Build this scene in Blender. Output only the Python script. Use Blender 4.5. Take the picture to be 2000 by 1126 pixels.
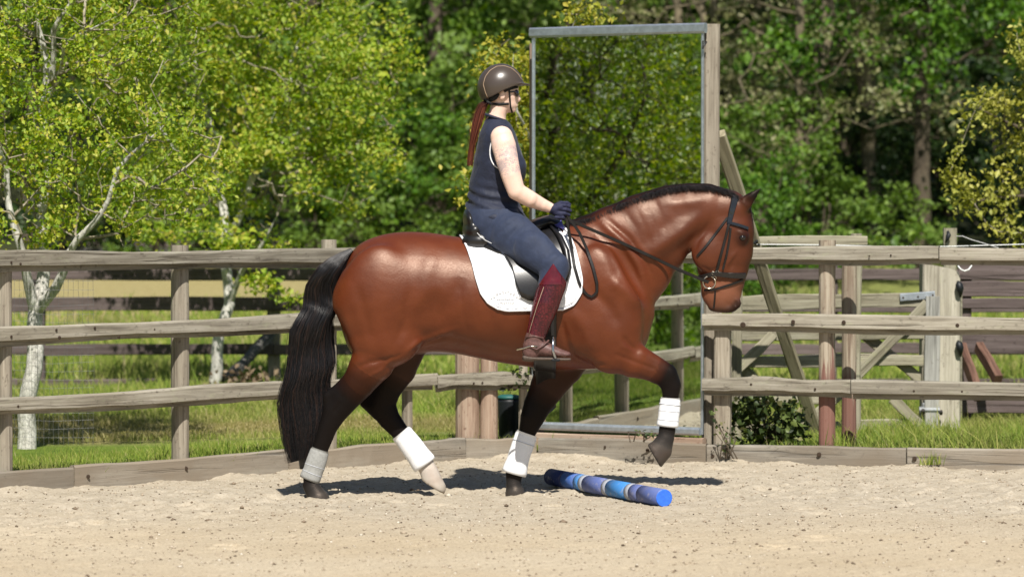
import bpy, math, random
import numpy as np
from mathutils import Vector, Matrix, Quaternion
from mathutils.bvhtree import BVHTree

for _o in list(bpy.data.objects):
    bpy.data.objects.remove(_o)
SC = bpy.context.scene
COL = SC.collection

# ------------------------------------------------------------------ camera
PITCH = math.atan(163.0 / 7000.0)
cam = bpy.data.cameras.new('camera')
cam.lens = 126.0
cam.sensor_width = 36.0
cam.clip_start = 0.1
cam.clip_end = 600.0
cam.dof.use_dof = True
cam.dof.focus_distance = 21.0
cam.dof.aperture_fstop = 2.8
camo = bpy.data.objects.new('camera', cam)
COL.objects.link(camo)
camo.location = (0.0, 0.0, 1.7)
camo.rotation_euler = (math.pi / 2 - PITCH, 0.0, 0.0)
SC.camera = camo

# ------------------------------------------------------------------ sky + sun
SUN_DIR = Vector((-0.07, 0.80, -1.0)).normalized()      # the way the light travels
world = bpy.data.worlds.new('World')
SC.world = world
world.use_nodes = True
wn = world.node_tree
wn.nodes.clear()
sky = wn.nodes.new('ShaderNodeTexSky')
sky.sky_type = 'NISHITA'
sky.sun_disc = False
sky.sun_elevation = math.asin(-SUN_DIR.z)
sky.sun_rotation = math.radians(175.0)
sky.air_density = 1.0
sky.dust_density = 0.6
bg = wn.nodes.new('ShaderNodeBackground')
bg.inputs['Strength'].default_value = 0.06
wo = wn.nodes.new('ShaderNodeOutputWorld')
wn.links.new(sky.outputs[0], bg.inputs[0])
wn.links.new(bg.outputs[0], wo.inputs[0])

sun = bpy.data.lights.new('sun', 'SUN')
sun.energy = 5.0
sun.angle = math.radians(0.55)
sun.color = (1.0, 0.955, 0.88)
suno = bpy.data.objects.new('sun', sun)
COL.objects.link(suno)
suno.location = (3, -10, 20)
suno.rotation_euler = SUN_DIR.to_track_quat('-Z', 'Y').to_euler()

SC.view_settings.view_transform = 'Standard'
SC.view_settings.look = 'None'
SC.view_settings.gamma = 1.0
SC.view_settings.use_curve_mapping = False
SC.view_settings.exposure = 0.45
SC.render.engine = 'CYCLES'
SC.cycles.use_denoising = True
SC.cycles.max_bounces = 8
SC.cycles.transparent_max_bounces = 8
SC.cycles.caustics_reflective = False
SC.cycles.caustics_refractive = False

# ------------------------------------------------------------------ helpers
F_PX = 7000.0
CP, SP = math.cos(PITCH), math.sin(PITCH)


def P(u, v, Y):
    """World point at depth Y that the photograph shows at pixel (u, v)."""
    a = (u - 1000.0) / F_PX
    b = (563.0 - v) / F_PX
    t = Y / (CP + b * SP)
    return Vector((a * t, Y, 1.7 + (b * CP - SP) * t))


def pix_ray(u, v):
    a = (u - 1000.0) / F_PX
    b = (563.0 - v) / F_PX
    return Vector((a, CP + b * SP, b * CP - SP)).normalized()


def new_mesh(name, verts, faces, smooth=False):
    me = bpy.data.meshes.new(name)
    verts = np.asarray(verts, dtype=np.float32)
    if isinstance(faces, np.ndarray):
        n, k = faces.shape
        me.vertices.add(len(verts))
        me.vertices.foreach_set('co', verts.ravel())
        me.loops.add(n * k)
        me.loops.foreach_set('vertex_index', faces.astype(np.int32).ravel())
        me.polygons.add(n)
        me.polygons.foreach_set('loop_start', np.arange(0, n * k, k, dtype=np.int32))
        try:
            me.polygons.foreach_set('loop_total', np.full(n, k, dtype=np.int32))
        except Exception:
            pass
        me.update(calc_edges=True)
    else:
        me.from_pydata([tuple(map(float, v)) for v in verts], [], [tuple(int(i) for i in f) for f in faces])
        me.update()
    if smooth:
        me.polygons.foreach_set('use_smooth', np.ones(len(me.polygons), dtype=bool))
    return me


def obj(name, me, mat=None, parent=None, label=None, cat=None, group=None, kind=None):
    o = bpy.data.objects.new(name, me)
    COL.objects.link(o)
    if mat is not None and me is not None and len(me.materials) == 0:
        me.materials.append(mat)
    if parent is not None:
        put(o, parent)
    tag(o, label, cat, group, kind)
    return o


WORLD_M = {}


def wmat(o):
    m = Matrix.LocRotScale(o.location, o.rotation_euler, o.scale)
    if o.parent is not None:
        return wmat(o.parent) @ o.matrix_parent_inverse @ m
    return m


def put(o, parent):
    """Parent o, keeping it where it stands."""
    o.parent = parent
    o.matrix_parent_inverse = wmat(parent).inverted()


def tag(o, label=None, cat=None, group=None, kind=None):
    if label:
        o['label'] = label
    if cat:
        o['category'] = cat
    if group:
        o['group'] = group
    if kind:
        o['kind'] = kind
    return o


def empty(name, loc, label=None, cat=None, group=None):
    o = bpy.data.objects.new(name, None)
    o.empty_display_size = 0.2
    COL.objects.link(o)
    o.location = loc
    return tag(o, label, cat, group)


class MB:
    """Collects polygons for one mesh."""
    def __init__(self):
        self.v = []
        self.f = []

    def add(self, vs, fs):
        n = len(self.v)
        self.v.extend(tuple(x) for x in vs)
        self.f.extend(tuple(i + n for i in f) for f in fs)

    def tube(self, pts, radii, sides=8, caps=True, flat=None):
        pts = [Vector(p) for p in pts]
        n = len(pts)
        if not hasattr(radii, '__len__'):
            radii = [radii] * n
        up = None
        base = len(self.v)
        for i in range(n):
            t = (pts[min(i + 1, n - 1)] - pts[max(i - 1, 0)])
            if t.length < 1e-9:
                t = Vector((0, 0, 1))
            t.normalize()
            if up is None:
                up = Vector((0, 0, 1)) if abs(t.z) < 0.9 else Vector((0, 1, 0))
            a = up - t * up.dot(t)
            if a.length < 1e-5:
                a = t.orthogonal()
            a.normalize()
            up = a
            b = t.cross(a)
            for k in range(sides):
                an = 2 * math.pi * k / sides
                w = flat if flat else 1.0
                self.v.append(tuple(pts[i] + a * (math.cos(an) * radii[i]) + b * (math.sin(an) * radii[i] * w)))
        for i in range(n - 1):
            for k in range(sides):
                k2 = (k + 1) % sides
                self.f.append((base + i * sides + k, base + i * sides + k2, base + (i + 1) * sides + k2, base + (i + 1) * sides + k))
        if caps:
            self.f.append(tuple(base + k for k in reversed(range(sides))))
            self.f.append(tuple(base + (n - 1) * sides + k for k in range(sides)))

    def box(self, c, sx, sy, sz, rot=None, bev=0.0):
        c = Vector(c)
        hx, hy, hz = sx / 2, sy / 2, sz / 2
        if bev <= 0:
            vs = [Vector((x, y, z)) for z in (-hz, hz) for y in (-hy, hy) for x in (-hx, hx)]
            fs = [(0, 2, 3, 1), (4, 5, 7, 6), (0, 1, 5, 4), (2, 6, 7, 3), (0, 4, 6, 2), (1, 3, 7, 5)]
        else:
            b = min(bev, hx * .9, hy * .9, hz * .9)
            vs = []
            for z, i in ((-hz, b), (-hz + b, 0), (hz - b, 0), (hz, b)):
                for x, y in ((-hx + i, -hy + i + (b if i == 0 else 0)), (-hx + i + (b if i == 0 else 0), -hy + i), (hx - i - (b if i == 0 else 0), -hy + i), (hx - i, -hy + i + (b if i == 0 else 0)),
                             (hx - i, hy - i - (b if i == 0 else 0)), (hx - i - (b if i == 0 else 0), hy - i), (-hx + i + (b if i == 0 else 0), hy - i), (-hx + i, hy - i - (b if i == 0 else 0))):
                    vs.append(Vector((x, y, z)))
            fs = [tuple(reversed(range(8))), tuple(24 + k for k in range(8))]
            for r in range(3):
                for k in range(8):
                    k2 = (k + 1) % 8
                    fs.append((r * 8 + k, r * 8 + k2, (r + 1) * 8 + k2, (r + 1) * 8 + k))
        if rot is not None:
            vs = [rot @ v for v in vs]
        self.add([v + c for v in vs], fs)

    def build(self, name, mat, parent=None, smooth=False, **kw):
        me = new_mesh(name, self.v, self.f, smooth)
        return obj(name, me, mat, parent, **kw)


# ------------------------------------------------------------------ node helper
class NT:
    def __init__(self, name):
        self.m = bpy.data.materials.new(name)
        self.m.use_nodes = True
        self.t = self.m.node_tree
        self.t.nodes.clear()
        self.out = self.n('ShaderNodeOutputMaterial')

    def n(self, typ, **kw):
        nd = self.t.nodes.new(typ)
        for k, v in kw.items():
            setattr(nd, k, v)
        return nd

    def l(self, a, b):
        self.t.links.new(a, b)

    def val(self, sock, v):
        if hasattr(v, 'is_output') or hasattr(v, 'links'):
            self.l(v, sock)
        else:
            sock.default_value = v

    def coord(self, kind='Object', scale=(1, 1, 1), loc=(0, 0, 0)):
        tc = self.n('ShaderNodeTexCoord')
        mp = self.n('ShaderNodeMapping')
        self.l(tc.outputs[kind], mp.inputs[0])
        mp.inputs['Scale'].default_value = scale
        mp.inputs['Location'].default_value = loc
        return mp.outputs[0]

    def noise(self, vec, scale, detail=4.0, rough=0.55, dist=0.0):
        nz = self.n('ShaderNodeTexNoise')
        if vec is not None:
            self.l(vec, nz.inputs['Vector'])
        nz.inputs['Scale'].default_value = scale
        nz.inputs['Detail'].default_value = detail
        nz.inputs['Roughness'].default_value = rough
        nz.inputs['Distortion'].default_value = dist
        return nz.outputs[0]

    def ramp(self, fac, stops, interp='LINEAR'):
        r = self.n('ShaderNodeValToRGB')
        cr = r.color_ramp
        cr.interpolation = interp
        while len(cr.elements) < len(stops):
            cr.elements.new(0.5)
        for e, (p, c) in zip(cr.elements, stops):
            e.position = p
            e.color = (c[0], c[1], c[2], 1.0) if hasattr(c, '__len__') else (c, c, c, 1.0)
        self.l(fac, r.inputs[0])
        return r.outputs[0]

    def mix(self, fac, a, b, mode='MIX'):
        m = self.n('ShaderNodeMix', data_type='RGBA', blend_type=mode)
        self.val(m.inputs[0], fac)
        for s, v in ((m.inputs[6], a), (m.inputs[7], b)):
            if isinstance(v, (tuple, list)):
                s.default_value = (v[0], v[1], v[2], 1.0)
            else:
                self.l(v, s)
        return m.outputs[2]

    def math(self, op, a, b=0.0, clamp=False):
        m = self.n('ShaderNodeMath', operation=op, use_clamp=clamp)
        self.val(m.inputs[0], a)
        self.val(m.inputs[1], b)
        return m.outputs[0]

    def bump(self, h, strength=0.3, dist=0.01, normal=None):
        b = self.n('ShaderNodeBump')
        b.inputs['Strength'].default_value = strength
        b.inputs['Distance'].default_value = dist
        self.l(h, b.inputs['Height'])
        if normal is not None:
            self.l(normal, b.inputs['Normal'])
        return b.outputs[0]

    def bsdf(self, color, rough=0.6, spec=0.4, normal=None, metal=0.0, **kw):
        b = self.n('ShaderNodeBsdfPrincipled')
        if isinstance(color, (tuple, list)):
            b.inputs['Base Color'].default_value = (color[0], color[1], color[2], 1.0)
        else:
            self.l(color, b.inputs['Base Color'])
        self.val(b.inputs['Roughness'], rough)
        b.inputs['Metallic'].default_value = metal
        b.inputs['Specular IOR Level'].default_value = spec
        for k, v in kw.items():
            b.inputs[k.replace('_', ' ')].default_value = v
        if normal is not None:
            self.l(normal, b.inputs['Normal'])
        self.l(b.outputs[0], self.out.inputs[0])
        return b


def wood(name, dark, mid, pale, lichen=(0.3, 0.32, 0.2), lich=0.25, rough=0.85, gscale=1.0, stain=None, stain_below=None):
    """Weathered timber, grain along local X."""
    t = NT(name)
    oi = t.n('ShaderNodeObjectInfo')
    off = t.n('ShaderNodeCombineXYZ')
    r10 = t.math('MULTIPLY', oi.outputs['Random'], 37.0)
    t.l(r10, off.inputs[0]); t.l(r10, off.inputs[1]); t.l(r10, off.inputs[2])
    tc = t.n('ShaderNodeTexCoord')
    addv = t.n('ShaderNodeVectorMath', operation='ADD')
    t.l(tc.outputs['Object'], addv.inputs[0]); t.l(off.outputs[0], addv.inputs[1])

    def mp(sc):
        m = t.n('ShaderNodeMapping')
        t.l(addv.outputs[0], m.inputs[0])
        m.inputs['Scale'].default_value = sc
        return m.outputs[0]
    grain = t.noise(mp((1.6 * gscale, 38 * gscale, 38 * gscale)), 1.0, 6, 0.65, 0.4)
    patch = t.noise(mp((1.4, 5, 5)), 1.6, 4, 0.6)
    spots = t.noise(mp((9, 16, 16)), 2.2, 5, 0.7)
    c = t.ramp(grain, [(0.28, dark), (0.5, mid), (0.72, pale)])
    c = t.mix(t.ramp(patch, [(0.38, 0.0), (0.68, 0.75)]), c, t.mix(0.5, c, pale))
    dk = t.ramp(spots, [(0.30, 0.85), (0.42, 0.0)])
    c = t.mix(dk, c, dark)
    lm = t.ramp(t.noise(mp((3, 9, 9)), 3.0, 5, 0.7), [(0.56, 0.0), (0.7, lich)])
    c = t.mix(lm, c, lichen)
    if stain is not None:
        sm = t.ramp(t.noise(mp((1.1, 3, 3)), 1.2, 3, 0.5), [(0.35, 0.0), (0.6, 0.9)])
        if stain_below is not None:     # old dip stain on the lower end of the stake, ragged at its edge
            sp = t.n('ShaderNodeSeparateXYZ')
            t.l(tc.outputs['Object'], sp.inputs[0])
            e = t.math('MULTIPLY_ADD', t.noise(mp((2, 30, 30)), 1.0, 4, .6), 0.9)
            e.node.inputs[2].default_value = -0.45 - stain_below
            sm = t.ramp(t.math('ADD', sp.outputs[0], e), [(0.0, 0.85), (0.12, 0.0)])
        c = t.mix(sm, c, stain)
    tint = t.math('MULTIPLY_ADD', oi.outputs['Random'], 0.35)
    tint.node.inputs[2].default_value = 0.82
    hs = t.n('ShaderNodeHueSaturation')
    t.l(c, hs.inputs['Color']); t.l(tint, hs.inputs['Value'])
    crack = t.ramp(t.noise(mp((0.9, 26, 26)), 1.0, 3, 0.5, 0.8), [(0.30, 0.0), (0.40, 1.0)])
    hs2 = t.mix(t.math('MULTIPLY', t.math('SUBTRACT', 1.0, crack), 0.65), hs.outputs[0], dark)
    nb = t.bump(grain, 0.5, 0.006)
    nb = t.bump(crack, 0.5, 0.008, nb)
    t.bsdf(hs2, rough, 0.25, nb)
    return t.m


def plain(name, col, rough=0.5, spec=0.4, metal=0.0, nscale=60.0, namp=0.15, bump=0.1, bdist=0.002, **kw):
    """A simple material with a little tonal variation and relief."""
    t = NT(name)
    co = t.coord()
    n1 = t.noise(co, nscale, 4, 0.6)
    lo = tuple(c * (1 - namp) for c in col)
    hi = tuple(min(1, c * (1 + namp)) for c in col)
    c = t.ramp(n1, [(0.3, lo), (0.7, hi)])
    t.bsdf(c, rough, spec, t.bump(n1, bump, bdist), metal, **kw)
    return t.m


def leafmat(name, stops, trans=0.35, rough=0.5, spec=0.35, big=None):
    """Leaves: each leaf (mesh island) its own tone, light passing through."""
    t = NT(name)
    g = t.n('ShaderNodeNewGeometry')
    c = t.ramp(g.outputs['Random Per Island'], stops)
    if big is not None:
        nz = t.noise(t.coord('Object'), big[0], 2, 0.5)
        c = t.mix(t.ramp(nz, [(0.4, 0.0), (0.62, big[2])]), c, big[1])
    b = t.bsdf(c, rough, spec)
    tr = t.n('ShaderNodeBsdfTranslucent')
    hs = t.n('ShaderNodeHueSaturation')
    hs.inputs['Saturation'].default_value = 1.15
    hs.inputs['Value'].default_value = 1.3
    t.l(c, hs.inputs['Color'])
    t.l(hs.outputs[0], tr.inputs[0])
    mx = t.n('ShaderNodeMixShader')
    mx.inputs[0].default_value = trans
    t.l(b.outputs[0], mx.inputs[1]); t.l(tr.outputs[0], mx.inputs[2])
    t.l(mx.outputs[0], t.out.inputs[0])
    return t.m


# ------------------------------------------------------------------ implicit surfaces
BIG = 9.0


class Field:
    def __init__(self, lo, hi, h):
        self.lo = np.array(lo, dtype=np.float64)
        self.h = h
        self.n = np.ceil((np.array(hi) - self.lo) / h).astype(int) + 1
        self.F = np.full(self.n, BIG, dtype=np.float32)

    def sub(self, lo, hi):
        a = np.maximum(np.floor((np.array(lo) - self.lo) / self.h).astype(int), 0)
        b = np.minimum(np.ceil((np.array(hi) - self.lo) / self.h).astype(int) + 1, self.n)
        if np.any(b <= a):
            return None
        ax = [self.lo[i] + self.h * np.arange(a[i], b[i]) for i in range(3)]
        X, Y, Z = np.meshgrid(*ax, indexing='ij', sparse=False)
        return (slice(a[0], b[0]), slice(a[1], b[1]), slice(a[2], b[2])), X.astype(np.float32), Y.astype(np.float32), Z.astype(np.float32)

    def add(self, prim, k=0.03, op='add'):
        pad = 2.5 * k + 3 * self.h
        lo, hi = prim.bounds()
        s = self.sub(np.array(lo) - pad, np.array(hi) + pad)
        if s is None:
            return
        sl, X, Y, Z = s
        d = prim(X, Y, Z)
        f = self.F[sl]
        if op == 'add':
            h = np.clip(0.5 + 0.5 * (f - d) / k, 0, 1)
            self.F[sl] = f * (1 - h) + d * h - k * h * (1 - h)
        else:
            h = np.clip(0.5 - 0.5 * (f + d) / k, 0, 1)
            self.F[sl] = f * (1 - h) + (-d) * h + k * h * (1 - h)

    def mesh(self, smooth=2):
        v, q = surface_nets(self.F, self.lo, self.h)
        return relax(v, q, smooth), q


def surface_nets(F, lo, h):
    ins = F < 0
    n = F.shape
    c = np.zeros((n[0] - 1, n[1] - 1, n[2] - 1), dtype=np.int8)
    for dx in (0, 1):
        for dy in (0, 1):
            for dz in (0, 1):
                c += ins[dx:n[0] - 1 + dx, dy:n[1] - 1 + dy, dz:n[2] - 1 + dz]
    act = (c > 0) & (c < 8)
    I, J, K = np.nonzero(act)
    idx = np.full(act.shape, -1, dtype=np.int64)
    idx[I, J, K] = np.arange(len(I))
    acc = np.zeros((len(I), 3))
    cnt = np.zeros(len(I))
    cor = [(0, 0, 0), (1, 0, 0), (0, 1, 0), (1, 1, 0), (0, 0, 1), (1, 0, 1), (0, 1, 1), (1, 1, 1)]
    for a in range(8):
        for b in range(a + 1, 8):
            A, B = np.array(cor[a]), np.array(cor[b])
            if np.abs(A - B).sum() != 1:
                continue
            fa = F[I + A[0], J + A[1], K + A[2]].astype(np.float64)
            fb = F[I + B[0], J + B[1], K + B[2]].astype(np.float64)
            m = (fa < 0) != (fb < 0)
            t = np.where(m, fa / np.where(m, fa - fb, 1.0), 0.0)
            p = A[None, :] + t[:, None] * (B - A)[None, :]
            acc += p * m[:, None]
            cnt += m
    v = lo[None, :] + h * (np.stack([I, J, K], 1) + acc / cnt[:, None])
    quads = []
    for ax in range(3):
        a1, a2 = [(1, 2), (2, 0), (0, 1)][ax]
        s0 = [slice(None)] * 3
        s1 = [slice(None)] * 3
        s0[ax] = slice(0, n[ax] - 1)
        s1[ax] = slice(1, n[ax])
        A, B = ins[tuple(s0)], ins[tuple(s1)]
        cr = A != B
        ii = np.stack(np.nonzero(cr), 1)
        ok = (ii[:, a1] > 0) & (ii[:, a2] > 0) & (ii[:, a1] < n[a1] - 1) & (ii[:, a2] < n[a2] - 1)
        ii = ii[ok]
        sg = A[ii[:, 0], ii[:, 1], ii[:, 2]]
        e1 = np.zeros(3, int); e1[a1] = 1
        e2 = np.zeros(3, int); e2[a2] = 1

        def g(d):
            q = ii - d
            return idx[q[:, 0], q[:, 1], q[:, 2]]
        Q = np.stack([g(e1 + e2), g(e2), g(0 * e1), g(e1)], 1)
        Q[~sg] = Q[~sg][:, ::-1]
        quads.append(Q)
    Q = np.concatenate(quads)
    Q = Q[(Q >= 0).all(1)]
    return v, Q


def relax(v, q, it=2, lam=0.5):
    if it <= 0:
        return v
    a = np.concatenate([q[:, 0], q[:, 1], q[:, 2], q[:, 3], q[:, 1], q[:, 2], q[:, 3], q[:, 0]])
    b = np.concatenate([q[:, 1], q[:, 2], q[:, 3], q[:, 0], q[:, 0], q[:, 1], q[:, 2], q[:, 3]])
    n = len(v)
    deg = np.bincount(a, minlength=n).astype(float)
    deg[deg == 0] = 1
    for i in range(it):
        for l in (lam, -lam * 0.96):
            s = np.stack([np.bincount(a, weights=v[b, k], minlength=n) for k in range(3)], 1) / deg[:, None]
            v = v + l * (s - v)
    return v


class Tube:
    """Chain of oval sections in the side plane: stations (x, z, half height in the plane, half width, y)."""
    def __init__(self, st, clip=None, power=2.0):
        self.st = [tuple(map(float, s)) for s in st]
        self.clip = clip
        self.power = power

    def bounds(self):
        s = self.st
        return ((min(a[0] - a[2] for a in s), min(a[4] - a[3] for a in s), min(a[1] - a[2] for a in s)),
                (max(a[0] + a[2] for a in s), max(a[4] + a[3] for a in s), max(a[1] + a[2] for a in s)))

    def __call__(self, X, Y, Z, want_t=False):
        best = None
        tt = None
        s = self.st
        for i in range(len(s) - 1):
            x0, z0, h0, w0, y0 = s[i]
            x1, z1, h1, w1, y1 = s[i + 1]
            ex, ez = x1 - x0, z1 - z0
            L = ex * ex + ez * ez + 1e-12
            t = np.clip(((X - x0) * ex + (Z - z0) * ez) / L, 0, 1)
            dx = X - (x0 + t * ex)
            dz = Z - (z0 + t * ez)
            h = h0 + t * (h1 - h0)
            w = w0 + t * (w1 - w0)
            dy = Y - (y0 + t * (y1 - y0))
            r2 = dx * dx + dz * dz
            k0 = np.sqrt(r2 / (h * h) + dy * dy / (w * w))
            k1 = np.sqrt(r2 / (h ** 4) + dy * dy / (w ** 4)) + 1e-9
            d = k0 * (k0 - 1.0) / k1
            d = np.where(k0 < 0.05, -np.minimum(h, w) * 0.95, d)
            if best is None:
                best = d
                tt = i + t
            else:
                if want_t:
                    tt = np.where(d < best, i + t, tt)
                best = np.minimum(best, d)
        for cl in ([] if self.clip is None else (self.clip if isinstance(self.clip, list) else [self.clip])):
            (cx, cz), (nx, nz) = cl
            best = np.maximum(best, (X - cx) * nx + (Z - cz) * nz)
        return (best, tt) if want_t else best


class Loft:
    """Body of oval sections taken square to one axis ('x' or 'z'): rows (along, centre across, half across, half width)."""
    def __init__(self, rows, axis='x', n=60, y0=0.0):
        r = np.array(sorted(rows), float)
        q = np.linspace(r[0, 0], r[-1, 0], n)
        cols = [np.interp(q, r[:, 0], r[:, k]) for k in (1, 2, 3)]
        for _ in range(3):
            for c in cols:
                c[1:-1] = (c[:-2] + 2 * c[1:-1] + c[2:]) / 4
        self.q, self.c, self.h, self.w = q, cols[0], cols[1], cols[2]
        self.s = np.sqrt(1 + np.minimum(np.abs(np.gradient(self.h, q)), 4) ** 2)
        self.axis, self.y0 = axis, y0

    def bounds(self):
        a0, a1 = self.q[0], self.q[-1]
        b0, b1 = (self.c - self.h).min(), (self.c + self.h).max()
        w = self.w.max()
        if self.axis == 'x':
            return (a0, self.y0 - w, b0), (a1, self.y0 + w, b1)
        return (b0, self.y0 - w, a0), (b1, self.y0 + w, a1)

    def __call__(self, X, Y, Z):
        A, B = (X, Z) if self.axis == 'x' else (Z, X)
        c, h, w, s = (np.interp(A, self.q, k) for k in (self.c, self.h, self.w, self.s))
        db, dy = B - c, Y - self.y0
        k0 = np.sqrt((db / h) ** 2 + (dy / w) ** 2)
        k1 = np.sqrt((db / h ** 2) ** 2 + (dy / w ** 2) ** 2) + 1e-9
        d = np.where(k0 < 0.05, -np.minimum(h, w) * 0.95, k0 * (k0 - 1) / k1) / s
        return np.maximum(d, np.maximum(self.q[0] - A, A - self.q[-1]))


class Ball:
    """Ellipsoid, optionally turned in the side plane by ang."""
    def __init__(self, c, r, ang=0.0):
        self.c, self.r, self.a = c, r, ang

    def bounds(self):
        m = max(self.r)
        return tuple(c - m for c in self.c), tuple(c + m for c in self.c)

    def __call__(self, X, Y, Z):
        dx, dy, dz = X - self.c[0], Y - self.c[1], Z - self.c[2]
        if self.a:
            ca, sa = math.cos(self.a), math.sin(self.a)
            dx, dz = dx * ca + dz * sa, -dx * sa + dz * ca
        k0 = np.sqrt((dx / self.r[0]) ** 2 + (dy / self.r[1]) ** 2 + (dz / self.r[2]) ** 2)
        k1 = np.sqrt((dx / self.r[0] ** 2) ** 2 + (dy / self.r[1] ** 2) ** 2 + (dz / self.r[2] ** 2) ** 2) + 1e-9
        return np.where(k0 < 0.05, -min(self.r) * 0.95, k0 * (k0 - 1) / k1)


class Caps:
    """Round cone between two 3-D points."""
    def __init__(self, a, b, ra, rb):
        self.p, self.q, self.ra, self.rb = Vector(a), Vector(b), ra, rb

    def bounds(self):
        r = max(self.ra, self.rb)
        return (tuple(min(self.p[i], self.q[i]) - r for i in range(3)), tuple(max(self.p[i], self.q[i]) + r for i in range(3)))

    def __call__(self, X, Y, Z):
        e = self.q - self.p
        L = e.length_squared + 1e-12
        t = np.clip(((X - self.p.x) * e.x + (Y - self.p.y) * e.y + (Z - self.p.z) * e.z) / L, 0, 1)
        d = np.sqrt((X - self.p.x - t * e.x) ** 2 + (Y - self.p.y - t * e.y) ** 2 + (Z - self.p.z - t * e.z) ** 2)
        return d - (self.ra + t * (self.rb - self.ra))


def fnoise(x, y, z=None, seed=0, octaves=4):
    """Cheap smooth noise from rotated sines, about -1..1."""
    rs = np.random.RandomState(seed)
    z = 0 if z is None else z
    out = 0
    amp, f = 1.0, 1.0
    tot = 0
    for o in range(octaves):
        for k in range(3):
            a = rs.normal(size=3)
            a /= np.linalg.norm(a)
            out = out + amp * np.sin(f * (a[0] * x + a[1] * y + a[2] * z) * 2.2 + rs.uniform(0, 6.28))
        tot += amp * 1.7
        amp *= 0.55
        f *= 1.93
    return out / tot

# ================================================================== SETTING
rng = np.random.RandomState(7)
random.seed(7)

# materials of the place
M_RAIL = wood('rail_wood', (0.085, 0.07, 0.052), (0.235, 0.208, 0.16), (0.39, 0.36, 0.295), (0.33, 0.34, 0.22), 0.35)
M_POST = wood('post_wood', (0.12, 0.095, 0.07), (0.25, 0.215, 0.165), (0.38, 0.335, 0.265), (0.34, 0.34, 0.26), 0.2)
M_REDPOST = wood('red_post_wood', (0.13, 0.085, 0.06), (0.275, 0.225, 0.165), (0.40, 0.35, 0.275), stain=(0.165, 0.07, 0.055), lich=0.1, stain_below=0.0)
M_PINKPOST = wood('split_post_wood', (0.16, 0.09, 0.06), (0.34, 0.24, 0.175), (0.46, 0.37, 0.285), lich=0.15)
M_SLEEPER = wood('sleeper_wood', (0.10, 0.092, 0.08), (0.245, 0.22, 0.182), (0.37, 0.34, 0.285), (0.32, 0.32, 0.25), 0.25, stain=(0.215, 0.175, 0.13))
M_CREO = wood('creosote_board', (0.045, 0.033, 0.03), (0.105, 0.08, 0.074), (0.165, 0.13, 0.125), lich=0.05, gscale=0.8)
M_GATE = wood('gate_wood', (0.12, 0.105, 0.07), (0.25, 0.225, 0.16), (0.38, 0.36, 0.27), (0.36, 0.36, 0.2), 0.5)
M_BLEACH = wood('bleached_wood', (0.17, 0.15, 0.115), (0.33, 0.30, 0.235), (0.45, 0.42, 0.34), (0.38, 0.38, 0.26), 0.3)
M_SILVER = wood('silvered_wood', (0.13, 0.125, 0.11), (0.27, 0.265, 0.24), (0.41, 0.40, 0.37), lich=0.1)
M_GREENBRACE = wood('brace_wood', (0.11, 0.095, 0.06), (0.24, 0.21, 0.135), (0.35, 0.315, 0.215), (0.28, 0.3, 0.16), 0.35)
M_LOG = wood('dark_log', (0.03, 0.03, 0.028), (0.085, 0.08, 0.075), (0.2, 0.19, 0.175), lich=0.3, gscale=0.7)
M_RUST = wood('red_timber', (0.035, 0.017, 0.012), (0.10, 0.05, 0.035), (0.22, 0.13, 0.09), lich=0.05)
M_STEEL = plain('galvanised_steel', (0.46, 0.50, 0.54), 0.42, 0.5, 0.85, 25, 0.18, 0.05)
M_GALV = plain('dull_galvanised', (0.20, 0.21, 0.21), 0.6, 0.4, 0.4, 25, 0.3)
M_DKSTEEL = plain('dark_iron', (0.05, 0.045, 0.042), 0.55, 0.4, 0.6, 80, 0.3)
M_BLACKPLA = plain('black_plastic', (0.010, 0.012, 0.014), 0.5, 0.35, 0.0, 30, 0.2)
M_TEAL = plain('teal_plastic', (0.02, 0.10, 0.09), 0.5, 0.4)
M_WHITEPLA = plain('white_plastic', (0.75, 0.76, 0.74), 0.4, 0.5)
M_CORD = plain('grey_cord', (0.42, 0.42, 0.41), 0.6)
M_WIRE = plain('wire', (0.10, 0.10, 0.10), 0.6, 0.3, 0.3)
M_KNOT = plain('knot', (0.045, 0.03, 0.02), 0.8, 0.2, 0, 150, 0.4)


def sandmat():
    t = NT('sand')
    co = t.coord('Object')
    big = t.noise(co, 0.55, 4, 0.55)
    med = t.noise(co, 9.0, 5, 0.65)
    fine = t.noise(co, 70.0, 5, 0.75)
    grit = t.noise(co, 190.0, 3, 0.7)
    base = t.mix(t.ramp(big, [(0.36, 0.0), (0.64, 1.0)]), (0.425, 0.345, 0.235), (0.47, 0.395, 0.285))
    # the raked, greyer track by the fence
    sep = t.n('ShaderNodeSeparateXYZ')
    t.l(co, sep.inputs[0])
    wob = t.math('MULTIPLY_ADD', t.noise(co, 0.8, 3, 0.5), 2.4)
    wob.node.inputs[2].default_value = -1.2
    yy = t.math('ADD', sep.outputs[1], wob)
    track = t.ramp(t.math('DIVIDE', yy, 30.0), [(0.60, 0.0), (0.68, 1.0)])
    base = t.mix(track, base, t.mix(t.ramp(med, [(0.35, 0), (0.65, 1)]), (0.355, 0.305, 0.228), (0.44, 0.385, 0.30)))
    c = t.mix(t.ramp(fine, [(0.36, 0.55), (0.5, 0.0)]), base, (0.24, 0.18, 0.12))
    c = t.mix(t.ramp(fine, [(0.58, 0.0), (0.74, 0.5)]), c, (0.60, 0.52, 0.42))
    c = t.mix(t.ramp(grit, [(0.27, 0.8), (0.36, 0.0)]), c, (0.12, 0.09, 0.065))
    nb = t.bump(med, 0.35, 0.02)
    nb = t.bump(fine, 0.55, 0.006, nb)
    t.bsdf(c, 0.95, 0.1, nb)
    return t.m


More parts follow.
